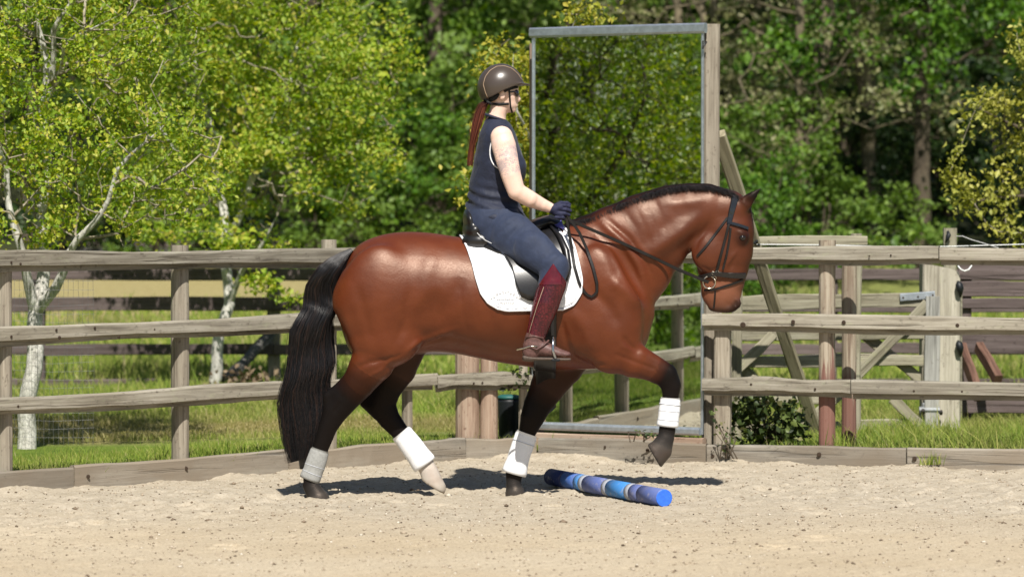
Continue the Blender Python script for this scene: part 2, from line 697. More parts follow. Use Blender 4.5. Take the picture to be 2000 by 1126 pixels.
def groundmat():
    t = NT('grass_ground')
    co = t.coord('Object')
    n1 = t.noise(co, 1.2, 5, 0.6)
    n2 = t.noise(co, 14.0, 5, 0.7)
    n3 = t.noise(co, 90.0, 3, 0.7)
    g = t.mix(t.ramp(n1, [(0.38, 0), (0.62, 1)]), (0.10, 0.155, 0.022), (0.17, 0.23, 0.036))
    g = t.mix(t.ramp(n2, [(0.35, 0.7), (0.55, 0)]), g, (0.05, 0.075, 0.016))
    straw = t.mix(t.ramp(n2, [(0.35, 0), (0.7, 1)]), (0.25, 0.205, 0.085), (0.37, 0.32, 0.15))
    sep = t.n('ShaderNodeSeparateXYZ')
    t.l(co, sep.inputs[0])
    wob = t.math('MULTIPLY_ADD', t.noise(co, 0.9, 3, 0.5), 1.6)
    wob.node.inputs[2].default_value = -0.8
    yy = t.math('ADD', sep.outputs[1], wob)
    # mown hay strip behind the fence, and the bleached stubble field on the rise beyond
    strip = t.ramp(t.math('DIVIDE', yy, 100.0), [(0.252, 0.0), (0.258, 0.85), (0.274, 0.85), (0.282, 0.0)])
    far = t.ramp(t.math('DIVIDE', yy, 100.0), [(0.385, 0.0), (0.40, 1.0)])
    lf = t.ramp(t.math('MULTIPLY_ADD', sep.outputs[0], 0.05), [(0.49, 1.0), (0.53, 0.35)])
    lf.node.inputs[0].links[0].from_node.inputs[2].default_value = 0.5
    c = t.mix(t.math('MULTIPLY', strip, lf), g, straw)
    c = t.mix(t.math('MULTIPLY', far, lf), c, t.mix(0.5, straw, (0.30, 0.25, 0.12)))
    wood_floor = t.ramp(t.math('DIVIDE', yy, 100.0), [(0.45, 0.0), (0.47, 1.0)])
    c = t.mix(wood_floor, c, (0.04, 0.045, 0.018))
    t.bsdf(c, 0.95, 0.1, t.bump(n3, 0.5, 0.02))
    return t.m


M_SAND = sandmat()
M_GROUND = groundmat()

# --- fence line (front face of rails and kickboards) as a polyline on the ground
FL = [(-12.0, 10.506), (-3.0, 21.0), (-0.512, 23.9), (0.172, 24.12), (1.278, 23.55), (3.27, 22.9), (13.0, 19.72)]


def fence_y(x):
    return np.interp(x, [p[0] for p in FL], [p[1] for p in FL])


def terrain(x, y):
    """Ground height beyond the arena."""
    r = np.clip((y - 35.0) / 14.0, 0, 1)
    r = r * r * (3 - 2 * r)
    return 0.03 + 1.15 * r + np.clip((y - 60) / 40.0, 0, 1) ** 1.3 * 9.0 + 0.03 * fnoise(x * 0.7, y * 0.7, None, 3, 3)


# --- ground sheet
xs = np.concatenate([np.linspace(-260, -30, 12), np.linspace(-28, 28, 57), np.linspace(30, 260, 12)])
ys = np.concatenate([np.linspace(-140, -4, 14), np.linspace(-2, 70, 73), np.linspace(75, 300, 16)])
GX, GY = np.meshgrid(xs, ys, indexing='ij')
GZ = terrain(GX, GY)
ARENA = (GY < fence_y(GX) + 0.6) & (GY > -14)
GZ = np.where(ARENA, -0.06, GZ)
n0, n1 = GX.shape
ii = np.arange(n0 * n1).reshape(n0, n1)
Q = np.stack([ii[:-1, :-1].ravel(), ii[1:, :-1].ravel(), ii[1:, 1:].ravel(), ii[:-1, 1:].ravel()], 1)
# fine strip right behind the fence so that the turf starts level with the kickboard
obj('ground', new_mesh('ground', np.stack([GX.ravel(), GY.ravel(), GZ.ravel()], 1), Q, True), M_GROUND, kind='structure')
tx = np.linspace(-11.5, 12.5, 241)
tv = np.concatenate([[0.055, 0.07], np.linspace(0.15, 2.6, 26)])
TX, TV = np.meshgrid(tx, tv, indexing='ij')
TY = fence_y(TX) + TV
TZ = terrain(TX, TY) + 0.025 + 0.02 * fnoise(TX * 5, TY * 5, None, 11, 3) - 0.035 * np.clip((TV - 2.0) / 0.6, 0, 1)
n0, n1 = TX.shape
ii = np.arange(n0 * n1).reshape(n0, n1)
Q = np.stack([ii[:-1, :-1].ravel(), ii[1:, :-1].ravel(), ii[1:, 1:].ravel(), ii[:-1, 1:].ravel()], 1)
obj('grass_verge', new_mesh('grass_verge', np.stack([TX.ravel(), TY.ravel(), TZ.ravel()], 1), Q, True), M_GROUND, kind='structure')

# --- arena sand: one sheet, finely raked where the camera sees it
sx = np.concatenate([np.linspace(-12, -4.2, 40), np.arange(-4.15, 4.15, 0.016), np.linspace(4.2, 12.8, 40)])
st = np.concatenate([np.linspace(-14, 15, 30), np.arange(15.2, 24.6, 0.022)])
SX, SY = np.meshgrid(sx, st, indexing='ij')
FY = fence_y(SX) + 0.02
# squeeze the rows so that the last ones run along the fence
SYc = np.minimum(SY, FY)


_hr = np.random.RandomState(91)
HOOFP = [(-1.14, 20.82, 0.0, 1.1), (.005, 21.07, 0.0, 1.1), (-.47, 21.08, 0.0, .7)]
for _k in range(170):
    _y = 17.0 + 6.5 * _hr.rand() ** .7
    _x = _hr.uniform(-.155, .155) * _y
    _fd = float(fence_y(_x)) - _y
    if _fd > .35 and _hr.rand() < math.exp(-((_fd - 2.0) / 1.5) ** 2) + .12:
        HOOFP.append((_x, _y, _hr.uniform(-.5, .5), _hr.uniform(.5, 1.2)))


def sand_z(x, y):
    fd = fence_y(x) - y
    near = np.exp(-np.clip(fd, 0, 9) / 1.3)
    track = np.exp(-((fd - 1.9) / 1.3) ** 2)
    z = 0.012 * fnoise(x * 1.2, y * 1.2, None, 21, 3)
    z = z + (0.004 + 0.012 * track + 0.005 * near) * fnoise(x * 8.5, y * 6.5, None, 22, 4)
    z = z + (0.0026 + 0.005 * track) * fnoise(x * 31, y * 27, None, 23, 3)
    z = z + 0.012 * near * np.exp(-np.clip(fd, 0, 9) / 0.25) - 0.004 * near
    z = z + 0.036 * np.clip(fnoise(x * 2.6, y * 2.0, None, 25, 3) + .25, 0, 1) * np.exp(-np.clip(fd, 0, 9) / 0.16)
    for hxp, hyp, ha, hd in HOOFP:
        ca, sa = math.cos(ha), math.sin(ha)
        m = (np.abs(x - hxp) < .2) & (np.abs(y - hyp) < .2)
        dx, dy = (x[m] - hxp) * ca + (y[m] - hyp) * sa, -(x[m] - hxp) * sa + (y[m] - hyp) * ca
        q = np.sqrt((dx / .068) ** 2 + (dy / .058) ** 2)
        z[m] += hd * (-.024 * np.exp(-q ** 4) + .011 * np.exp(-((q - 1.35) / .32) ** 2))
    return z - 0.008


SZ = sand_z(SX, SYc) + rng.normal(0, 0.0022, SX.shape)
n0, n1 = SX.shape
ii = np.arange(n0 * n1).reshape(n0, n1)
Q = np.stack([ii[:-1, :-1].ravel(), ii[1:, :-1].ravel(), ii[1:, 1:].ravel(), ii[:-1, 1:].ravel()], 1)
keep = (SY[:-1, :-1] < FY[:-1, :-1]).ravel()
Q = Q[keep]
obj('arena_sand', new_mesh('arena_sand', np.stack([SX.ravel(), SYc.ravel(), SZ.ravel()], 1), Q, True), M_SAND, kind='structure')

# --- loose clods and grit lying on the sand
def clods():
    n = 15000
    y = 16.0 + 8.0 * rng.rand(n) ** 0.8
    x = (rng.rand(n) - 0.5) * 0.31 * y
    ok = y < fence_y(x) - 0.03
    x, y = x[ok], y[ok]
    n = len(x)
    s = np.exp(rng.normal(-5.55, 0.45, n))
    s = np.clip(s, 0.0018, 0.02)
    z = sand_z(x, y) + s * 0.25
    base = np.array([(1, 0, 0), (-1, 0, 0), (0, 1, 0), (0, -1, 0), (0, 0, 1), (0, 0, -1)], float)
    fc = np.array([(0, 2, 4), (2, 1, 4), (1, 3, 4), (3, 0, 4), (2, 0, 5), (1, 2, 5), (3, 1, 5), (0, 3, 5)])
    v = base[None] * (0.6 + 0.8 * rng.rand(n, 6, 1)) * s[:, None, None] * np.array([1.25, 1.0, 0.7])
    a = rng.rand(n) * 6.28
    c, sn = np.cos(a)[:, None], np.sin(a)[:, None]
    v = np.stack([v[..., 0] * c - v[..., 1] * sn, v[..., 0] * sn + v[..., 1] * c, v[..., 2]], -1)
    v += np.stack([x, y, z], 1)[:, None, :]
    f = fc[None] + (np.arange(n) * 6)[:, None, None]
    t = NT('clod')
    g = t.n('ShaderNodeNewGeometry')
    t.bsdf(t.ramp(g.outputs['Random Per Island'], [(0.0, (0.09, 0.065, 0.045)), (0.22, (0.2, 0.15, 0.105)), (0.5, (0.36, 0.29, 0.21)), (0.9, (0.48, 0.41, 0.32)), (1.0, (0.60, 0.55, 0.46))]), 0.9, 0.15)
    obj('sand_grit', new_mesh('sand_grit', v.reshape(-1, 3), f.reshape(-1, 3)), t.m, kind='stuff')


clods()

# ------------------------------------------------------------------ timber pieces
RAIL_PROFILE = [(-0.5, -0.20), (-0.5, 0.40), (-0.36, 0.5), (0.5, 0.5), (0.5, -0.5), (0.40, -0.5), (0.38, -0.25)]   # lower edge stepped back, shaped to hold a dark band of shade


def board(name, p0, p1, h, t, mat, parent=None, profile=None, seg=10, wob=0.004, ends=(0, 0), bev=0.006, up=(0, 0, 1), rs=None, **kw):
    """A length of timber from p0 to p1 (centre line), h tall, t thick; local x runs along it."""
    rs = rs or random
    p0, p1 = Vector(p0), Vector(p1)
    L = (p1 - p0).length
    ex = (p1 - p0).normalized()
    ez = Vector(up) - ex * Vector(up).dot(ex)
    ez.normalize()
    ey = ez.cross(ex)
    if profile is None:
        b = bev
        prof = [(-t / 2, -h / 2 + b), (-t / 2, h / 2 - b), (-t / 2 + b, h / 2), (t / 2 - b, h / 2), (t / 2, h / 2 - b), (t / 2, -h / 2 + b), (t / 2 - b, -h / 2), (-t / 2 + b, -h / 2)]
    else:
        prof = [(a * t, c * h) for a, c in profile]
    k = len(prof)
    vs, fs = [], []
    ph = [rs.uniform(0, 6.28) for _ in range(4)]
    for i in range(seg + 1):
        f = i / seg
        x = -L / 2 + L * f
        oz = wob * (math.sin(ph[0] + f * 5.1) + 0.6 * math.sin(ph[1] + f * 11.7)) * 0.6
        oy = wob * math.sin(ph[2] + f * 6.3) * 0.6
        sc = 1 + 1.2 * wob / max(h, .02) * math.sin(ph[3] + f * 8)
        for q, (a, c) in enumerate(prof):
            j = rs.uniform(-1, 1) * wob * 0.35
            xe = x
            if i == 0:
                xe += ends[0] * c
            if i == seg:
                xe += ends[1] * c
            vs.append((xe, a + oy + j, c * sc + oz + j))
    for i in range(seg):
        for q in range(k):
            q2 = (q + 1) % k
            fs.append((i * k + q, (i + 1) * k + q, (i + 1) * k + q2, i * k + q2))
    fs.append(tuple(range(k)))
    fs.append(tuple(seg * k + q for q in reversed(range(k))))
    me = new_mesh(name, vs, fs)
    o = obj(name, me, mat)
    M = Matrix((ex, ey, ez)).transposed()
    o.location = (p0 + p1) / 2
    o.rotation_euler = M.to_euler()
    if parent is not None:
        put(o, parent)
    tag(o, **kw) if kw else None
    return o


def post(name, x, y, z0, z1, w, d, mat, parent=None, rotz=0.0, top='flat', **kw):
    p0, p1 = Vector((x, y, z0)), Vector((x, y, z1))
    upv = Vector((math.cos(rotz), math.sin(rotz), 0))
    o = board(name, p0, p1, w, d, mat, parent, seg=8, wob=0.004, bev=0.012, up=upv, **kw)
    return o


def round_post(name, x, y, z0, z1, r, mat, parent=None, half=None, **kw):
    """Round or half-round stake; local x runs up it."""
    mb = MB()
    n = 14
    prof = []
    for k in range(n):
        a = 2 * math.pi * k / n
        prof.append((r * math.cos(a), r * math.sin(a)))
    if half is not None:
        prof = [(math.cos(half) * r * 0.12 * 0 + px, py) for px, py in prof]
    L = z1 - z0
    seg = 8
    ph = [random.uniform(0, 6.28) for _ in range(3)]
    for i in range(seg + 1):
        f = i / seg
        s = 1 + 0.03 * math.sin(ph[0] + 7 * f)
        for px, py in prof:
            j = random.uniform(-1, 1) * 0.0015
            mb.v.append((-L / 2 + L * f, (px + j) * s + 0.003 * math.sin(ph[1] + 5 * f), (py + j) * s))
    for i in range(seg):
        for k in range(n):
            k2 = (k + 1) % n
            mb.f.append((i * n + k, (i + 1) * n + k, (i + 1) * n + k2, i * n + k2))
    mb.f.append(tuple(range(n)))
    mb.f.append(tuple(seg * n + k for k in reversed(range(n))))
    o = mb.build(name, mat)
    o.location = (x, y, (z0 + z1) / 2)
    o.rotation_euler = (0, -math.pi / 2, 0)
    if parent is not None:
        put(o, parent)
    tag(o, **kw) if kw else None
    return o


def fpt(x, z, off=0.0):
    """Point on the fence front line, pushed off metres back from the arena."""
    i = max(0, min(len(FL) - 2, int(np.searchsorted([p[0] for p in FL], x) - 1)))
    a, b = FL[i], FL[i + 1]
    d = Vector((b[0] - a[0], b[1] - a[1])).normalized()
    nrm = Vector((-d.y, d.x))
    y = float(fence_y(x))
    return Vector((x + nrm.x * off, y + nrm.y * off, z))


BOLT_ME = None


def bolt(parent, p, nrm, r=0.009, name='bolt', mat=None):
    global BOLT_ME
    if BOLT_ME is None:
        mb = MB()
        mb.tube([(0, 0, 0), (0, 0, 0.003), (0, 0, 0.0045)], [1.0, 1.0, 0.6], 8)
        me = new_mesh('bolt', mb.v, mb.f)
        me.materials.append(M_KNOT)
        BOLT_ME = me
    o = bpy.data.objects.new(name, BOLT_ME)
    COL.objects.link(o)
    o.location = p
    o.scale = (r, r, 1.0)
    o.rotation_euler = Vector(nrm).to_track_quat('Z', 'Y').to_euler()
    put(o, parent)
    return o


# ------------------------------------------------------------------ kickboards (sleepers at the foot of the fence)
kick = empty('kickboard', (0.2, 24.1, 0), 'low weathered sleeper kickboard edging the sand along the foot of the fence', 'kickboard')
kx = [-11.9, -8.0, -4.6, -2.62, -1.42, -0.70, -0.31, 0.172, 1.278, 2.55, 4.6, 7.5, 11.0]
for i in range(len(kx) - 1):
    a, b = fpt(kx[i] + 0.004, 0.03, 0.028), fpt(kx[i + 1] - 0.004, 0.03, 0.028)
    dz = [0.0, 0.0, 0.0, 0.004, -0.004, 0.006, 0.0, 0.003, -0.004, 0.002, 0, 0][i]
    board('sleeper', a + Vector((0, 0, dz)), b + Vector((0, 0, dz)), 0.205, 0.05, M_SLEEPER, kick, seg=14, wob=0.006, bev=0.01)
for x in (-2.55, -2.02, -1.3, -0.62, -0.36, 0.05, 0.62, 0.9, 1.32, 2.0, 2.6):
    bolt(kick, fpt(x, 0.05 + 0.04 * random.random(), -0.002), (0.1, -1, 0), random.uniform(0.008, 0.016), 'knot')

# ------------------------------------------------------------------ left fence
lf = empty('post_and_rail_fence', (-2.0, 22.2, 0), 'three rail weathered timber fence running left from the mirror in front of the pale trunks', 'fence')
RZ = (1.368, 0.937, 0.517)
lx = [-11.9, -8.4, -5.4, -3.02, -0.50, 0.14]
for zi, z in enumerate(RZ):
    for i in range(len(lx) - 1):
        jz = random.uniform(-0.008, 0.008)
        a, b = fpt(lx[i] + 0.003, z, 0.02), fpt(lx[i + 1] - 0.003, z, 0.02)
        h = 0.118 if zi == 0 else 0.112
        board('rail', a + Vector((0, 0, jz)), b + Vector((0, 0, jz + random.uniform(-.006, .006))), h, 0.055, M_RAIL, lf, RAIL_PROFILE, seg=18, wob=0.010)
# posts stand behind the rails
for u, v0, zt, r in ((8, 916, 1.37, 0.05), (352, 895, 1.45, 0.056), (643, 880, 1.475, 0.05), (795, 858, 1.42, 0.036)):
    x = float(P(u, v0, 22.0).x)
    for _ in range(12):
        p = fpt(x, 0, 0.048 + 0.004 + r)
        x += float(P(u, v0, p.y).x) - p.x
    p = fpt(x, 0, 0.048 + 0.004 + r)
    round_post('post', p.x, p.y, -0.3, zt, r, M_POST, lf)
for x in (-5.4, -8.4):
    p = fpt(x, 0, 0.108)
    round_post('post', p.x, p.y, -0.3, 1.45, 0.055, M_POST, lf)
for u, r in ((913, 0.082), (955, 0.060)):
    p = P(u, 855, 24.12)
    round_post('split_post', p.x, p.y, -0.3, 1.42, r, M_PINKPOST, lf, label='pinkish split post with cracks')
p = P(1022, 850, 24.25)
post('post', p.x, p.y, -0.3, 1.2, 0.062, 0.062, M_POST, lf)
for u, v in ((22, 512), (40, 515), (451, 505), (470, 505), (22, 657), (110, 644), (116, 659), (185, 640), (232, 658), (301, 643), (380, 643), (35, 793), (533, 767), (388, 631), (506, 636), (560, 633), (372, 776), (925, 748), (942, 747)):
    # find the rail face along the pixel ray
    d = pix_ray(u, v)
    Y = 22.0
    for _ in range(8):
        q = P(u, v, Y)
        Y = float(fence_y(q.x)) - 0.008
    bolt(lf, P(u, v, Y), (0.7, -0.7, 0), random.uniform(0.006, 0.011), 'nail_head')

# ------------------------------------------------------------------ right fence
rf = empty('rail_fence', (2.4, 23.2, 0), 'weathered timber rail fence right of the mirror with reddish posts, gate behind', 'fence')
for zi, (z, x0) in enumerate(((1.372, 1.10), (0.925, 1.245), (0.507, 1.245))):
    xs_ = [x0, 2.75 if zi == 0 else (6.0 if zi == 1 else 2.2), 7.2, 12.5] if zi != 1 else [x0, 4.4, 8.5, 12.5]
    for i in range(len(xs_) - 1):
        a, b = fpt(xs_[i] + 0.003, z, 0.02), fpt(xs_[i + 1] - 0.003, z, 0.02)
        board('rail', a, b, 0.118, 0.055, M_RAIL, rf, RAIL_PROFILE, seg=18, wob=0.008)
p = P(1411, 860, 23.62)
post('post', p.x, p.y, -0.3, 0.93, 0.107, 0.07, M_POST, rf, rotz=-0.3)
p = P(1615, 868, 23.42)
round_post('post', p.x, p.y, -0.3, 1.47, 0.055, M_REDPOST, rf, label='post bleached above and stained red below')
p = P(1658, 850, 23.62)
round_post('post', p.x, p.y, -0.3, 1.30, 0.049, M_REDPOST, rf)
for x in (4.35, 7.2):
    p = fpt(x, 0, 0.108)
    round_post('post', p.x, p.y, -0.3, 1.47, 0.055, M_POST, rf)
for u, v, r in ((1451, 634, .019), (1549, 628, .014), (1648, 629, .014), (1870, 635, .013), (1467, 750, .008), (1592, 759, .008), (1785, 763, .007), (1879, 764, .007), (1698, 500, .006), (1740, 498, .006)):
    Y = 23.2
    for _ in range(8):
        Y = float(fence_y(P(u, v, Y).x)) - 0.008
    bolt(rf, P(u, v, Y), (-0.3, -1, 0), r, 'knot' if r > .01 else 'nail_head')

# the pale board with a post behind the top rail
hb = empty('short_board_fence', (2.2, 25.0, 0), 'pale lichened board on stakes just above the right top rail beside the horse head', 'fence')
board('board', P(1420, 471, 25.0), P(1694, 470, 25.0), 0.068, 0.03, M_GATE, hb, seg=8)
p = P(1672, 520, 25.06); post('stake', p.x, p.y, -0.2, 1.50, 0.07, 0.06, M_GATE, hb)
p = P(1440, 520, 25.06); post('stake', p.x, p.y, -0.2, 1.44, 0.07, 0.06, M_GATE, hb)

# ------------------------------------------------------------------ electric fence wire
ew = empty('electric_fence_wire', (2.4, 24.2, 1.4), 'thin white electric fence cord running along above the right hand top rail', 'wire')
mb = MB()
mb.tube([P(1478, 477, 24.3), P(1600, 478, 24.3), P(1722, 481, 24.3), P(1850, 481, 24.3), P(1960, 478, 24.3), P(2080, 474, 24.3)], 0.0032, 6)
mb.build('cord', M_WHITEPLA, ew)
mb = MB()
mb.tube([P(1868, 461, 24.3), P(1880, 461, 24.28), P(1898, 468, 24.26), P(1925, 476, 24.28), P(1950, 484, 24.3)], 0.0032, 6)
mb.build('loose_end', M_CORD, ew)
mb = MB()
for u, v in ((1474, 474), (1482, 478), (1478, 471)):
    mb.box(P(u, v, 24.3), 0.02, 0.02, 0.02, bev=0.006)
mb.build('insulator', M_BLACKPLA, ew)

# ------------------------------------------------------------------ field gate
YG = 25.7
gt = empty('field_gate', P(1830, 866, YG), 'old lichened wooden five bar field gate with crossed braces behind the right fence', 'gate')
gb = [(1392, 594, 1808, 584, .105), (1392, 654, 1808, 650, .085), (1392, 708, 1808, 702, .085), (1392, 776, 1600, 778, .08), (1392, 842, 1812, 829, .085)]
for (u0, v0, u1, v1, h) in gb:
    board('gate_bar', P(u0, v0, YG), P(u1, v1, YG), h, 0.035, M_GATE, gt, seg=12, wob=0.007)
board('stile', P(1819, 866, YG - .03), P(1821, 578, YG - .03), 0.105, 0.07, M_SILVER, gt, seg=8, up=(1, 0, 0))
board('stile', P(1398, 860, YG), P(1398, 580, YG), 0.09, 0.06, M_GATE, gt, seg=8, up=(1, 0, 0))
for (u0, v0, u1, v1, dy) in ((1812, 592, 1672, 735, -.045), (1690, 655, 1812, 752, .045), (1742, 778, 1812, 842, -.045), (1512, 652, 1425, 735, -.045), (1420, 688, 1475, 742, .045), (1500, 770, 1420, 700, .045), (1680, 735, 1560, 840, -.045), (1470, 740, 1560, 835, .045)):
    board('brace', P(u0, v0, YG + dy), P(u1, v1, YG + dy), 0.075, 0.028, M_GATE, gt, seg=6)
hg = board('strap_hinge', P(1758, 580, YG - 0.035), P(1826, 575, YG - 0.035), 0.052, 0.008, M_STEEL, gt, seg=4, wob=0.0005)
for u, v in ((1764, 581), (1793, 579), (1822, 576)):
    bolt(hg, P(u, v, YG - 0.041), (0, -1, 0), 0.007, 'bolt')
mb = MB()
mb.tube([P(1795, 800, YG - .05), P(1835, 800, YG - .05)], 0.025, 8)
mb.box(P(1815, 792, YG - .04), 0.11, 0.03, 0.045, bev=0.008)
mb.build('bottom_hinge', M_GALV, gt)
mb = MB()
mb.tube([P(1803, 806, YG - .07), P(1803, 800, YG - .09)], 0.014, 8)
mb.tube([P(1838, 808, YG - .07), P(1838, 802, YG - .09)], 0.012, 8)
mb.build('hinge_pin', M_DKSTEEL, gt)

# big hanging post
gp = empty('gate_post', P(1837, 835, YG + .08), 'thick bleached gate post with chamfered top that carries the field gate', 'post')
mb = MB()
prof = [(-0.135, -0.3), (0.135, -0.3), (0.137, 0.6), (0.137, 1.275), (0.06, 1.268), (-0.06, 1.245), (-0.12, 1.22), (-0.137, 1.17), (-0.137, 0.6)]
pc = P(1836, 700, YG + .08)
for y_, s_ in ((-0.1, .93), (-0.085, 1.0), (0.1, 1.0)):
    for (a, c) in prof:
        mb.v.append((c - 0.5, -(a * s_ + random.uniform(-.003, .003)), -y_ * -1))
k = len(prof)
for r in range(2):
    for q in range(k):
        q2 = (q + 1) % k
        mb.f.append((r * k + q, r * k + q2, (r + 1) * k + q2, (r + 1) * k + q))
mb.f.append(tuple(reversed(range(k))))
mb.f.append(tuple(2 * k + q for q in range(k)))
# local x up the post, local y across it, local z away from the camera
go = mb.build('shaft', M_BLEACH)
go.location = (pc.x, pc.y, 0.5)
go.rotation_euler = Matrix(((0, -1, 0), (0, 0, 1), (1, 0, 0))).to_euler()
put(go, gp)
for v in (560, 676):
    mb = MB()
    mb.tube([P(1871, v - 10, YG - .03), P(1873, v - 5, YG - .06), P(1875, v + 4, YG - .06), P(1876, v + 12, YG - .04), P(1876, v + 20, YG - .03)], [0.01, 0.026, 0.028, 0.016, 0.006], 10)
    mb.build('insulator', M_BLACKPLA, gp, True)
mb = MB()
mb.tube([P(1871, 519, YG - .05), P(1877, 526, YG - .06), P(1884, 529, YG - .06), P(1892, 526, YG - .06), P(1898, 518, YG - .05)], 0.0055, 8)
mb.build('white_loop', M_WHITEPLA, gp, True)

p = P(1854, 835, 26.3)
bk = empty('tall_stake', p, 'square pale stake rising above the top rail behind the gate post', 'post')
post('shaft', p.x, p.y, -0.3, 1.53, 0.095, 0.08, M_GATE, bk)
mb = MB()
mb.tube([P(1851, 452, 26.24), P(1853, 459, 26.22), P(1850, 467, 26.22), P(1846, 474, 26.23)], [0.01, 0.018, 0.013, 0.004], 8)
mb.build('insulator', M_BLACKPLA, bk, True)

# ------------------------------------------------------------------ brown boarded fence at the far right
YB = 27.2
bf = empty('boarded_fence', P(1990, 800, YB), 'brown creosoted fence of broad boards at the right edge beyond the gate post', 'fence')
for (v0, v1) in ((513, 546), (549, 579), (582, 602), (652, 690), (778, 806)):
    for (ua, ub) in ((1872, 2080), (2081, 2420)):
        board('board', P(ua, (v0 + v1) / 2, YB), P(ub, (v0 + v1) / 2 + 1, YB), (v1 - v0) * YB / 7000, 0.03, M_CREO, bf, seg=8, wob=0.003)
p = P(1884, 830, YB + .06); post('post', p.x, p.y, -.2, 1.3, 0.09, 0.08, M_CREO, bf)
p = P(2110, 830, YB + .06); post('post', p.x, p.y, -.2, 1.35, 0.09, 0.08, M_CREO, bf)
p = P(2400, 830, YB + .06); post('post', p.x, p.y, -.2, 1.35, 0.09, 0.08, M_CREO, bf)
p = P(1877, 830, YB - .25)
tk = empty('metal_stake', p, 'thin pale fence stake standing beside the gate post', 'post')
mb = MB(); mb.tube([(p.x, p.y, -.2), (p.x, p.y, 1.08)], 0.008, 8); mb.build('rod', M_GATE, tk)
for (ua, va, ub, vb, lab) in ((1878, 676, 1912, 775, 'dark red timber leaning behind the brown boards, the left of two'), (1912, 676, 1950, 742, 'shorter red timber leaning behind the brown boards, bleached on top')):
    o = board('leaning_timber', P(ua, va, YB - .08), P(ub, vb, YB - .45), 0.09, 0.06, M_RUST, None, seg=6)
    tag(o, lab, 'timber', 'red timbers leaning by the brown boards')

# ------------------------------------------------------------------ dark paddock fence across the meadow
YD = 32.5
df = empty('paddock_fence', (-2.5, YD, 0), 'dark brown four rail paddock fence crossing the meadow behind the pale trunks', 'fence')
xp = [-9.5, -6.9, -4.3, -2.165, 0.35, 2.9, 5.4, 7.9]
for (v, h) in ((537, .105), (595, .125), (681, .10), (749, .10)):
    z = P(1000, v, YD).z
    for i in range(len(xp) - 1):
        a = Vector((xp[i] + .004, YD, z + random.uniform(-.012, .012)))
        b = Vector((xp[i + 1] - .004, YD, z + random.uniform(-.012, .012)))
        board('rail', a, b, h, 0.03, M_CREO, df, seg=8, wob=0.004)
for x in xp:
    post('post', x, YD + .07, -.3, 1.22, 0.115, 0.1, M_POST if abs(x + 2.165) < .1 else M_CREO, df)
o = board('leaning_log', P(440, 742, YD - .9), P(530, 652, YD - .05), 0.10, 0.09, M_LOG, None, seg=8, wob=.01, bev=.03)
tag(o, 'dark mossy log propped against the pale post of the paddock fence', 'log')
ff = empty('distant_fence', (-5.0, 46, 1.0), 'grey brown rail fence far off at the wood edge, above the left top rail', 'fence')
for v in (474, 492):
    for (ua, ub) in ((150, 345), (346, 560), (561, 800)):
        board('rail', P(ua, v, 46), P(ub, v + 1, 46), 0.10, 0.03, M_CREO if v < 480 else M_LOG, ff, seg=6)
for u in (150, 345, 560, 800):
    p = P(u, 480, 46.06); post('post', p.x, p.y, .6, p.z + .12, .1, .09, M_LOG, ff)

# ------------------------------------------------------------------ arena mirror
mir = empty('arena_mirror', P(1210, 850, 24.0), 'tall steel framed dressage mirror on timber posts reflecting trees and fence', 'mirror')
ML0, MR0 = P(1043, 828, 24.32), P(1371, 838, 23.68)
ml = Vector((ML0.x, ML0.y, 0)); mr = Vector((MR0.x, MR0.y, 0))
mdir = (mr - ml).normalized()
mn = Vector((mdir.y, -mdir.x, 0))            # faces the camera, turned left
ZB, ZT = 0.215, 2.86
tm = NT('mirror_glass')
co = tm.coord()
nb = tm.bump(tm.noise(co, 1.1, 2, 0.5), 0.02, 0.02)
tm.bsdf((0.80, 0.84, 0.80), 0.012, 0.5, nb, 1.0)
mb = MB()
for (a, c) in ((ml + mn * 0.0, 0), (ml - mn * 0.006, 0)):
    pass
t_ = 0.006
vs = []
for s in (0, 1):
    off = -mn * t_ * s
    for q, z in ((ml, ZB), (mr, ZB), (mr, ZT), (ml, ZT)):
        vs.append(q + off + Vector((0, 0, z)))
mb.add(vs, [(0, 1, 2, 3), (7, 6, 5, 4), (0, 4, 5, 1), (1, 5, 6, 2), (2, 6, 7, 3), (3, 7, 4, 0)])
mb.build('mirror_glass', tm.m, mir)
z3 = lambda q, z: Vector((q.x, q.y, z))
board('top_channel', z3(ml - mdir * .02, ZT + .005) + mn * .012, z3(mr + mdir * .03, ZT + .005) + mn * .012, 0.068, 0.05, M_STEEL, mir, seg=6, wob=.001, bev=.012)
board('bottom_channel', z3(ml - mdir * .02, ZB - .012) + mn * .015, z3(mr + mdir * .0, ZB - .012) + mn * .015, 0.05, 0.06, M_STEEL, mir, seg=6, wob=.001, bev=.012)
board('side_trim', z3(ml - mdir * .004, ZB + .02) + mn * .008, z3(ml - mdir * .004, ZT - .03) + mn * .008, 0.010, 0.020, M_STEEL, mir, seg=3, wob=0, bev=.002, up=mdir)
board('side_trim', z3(mr + mdir * .006, ZB - .03) + mn * .008, z3(mr + mdir * .006, ZT - .03) + mn * .008, 0.016, 0.022, M_STEEL, mir, seg=3, wob=0, bev=.003, up=mdir)
pr = P(1389, 400, 23.74)
board('post', Vector((pr.x, pr.y + .03, -.3)), Vector((pr.x, pr.y + .03, 2.895)), 0.105, 0.10, M_POST, mir, seg=10, up=(math.cos(.15), math.sin(.15), 0), bev=.012)
pl = P(1034, 400, 24.46)
board('post', Vector((pl.x + .05, pl.y + .06, -.3)), Vector((pl.x + .05, pl.y + .06, 2.80)), 0.08, 0.09, M_PINKPOST, mir, seg=10, up=(math.cos(.5), -math.sin(.5), 0), bev=.012)
board('back_board', z3(ml + mdir * .03, 1.5) - mn * .035, z3(mr - mdir * .03, 1.5) - mn * .035, 2.5, 0.04, M_CREO, mir, seg=4, wob=.001)
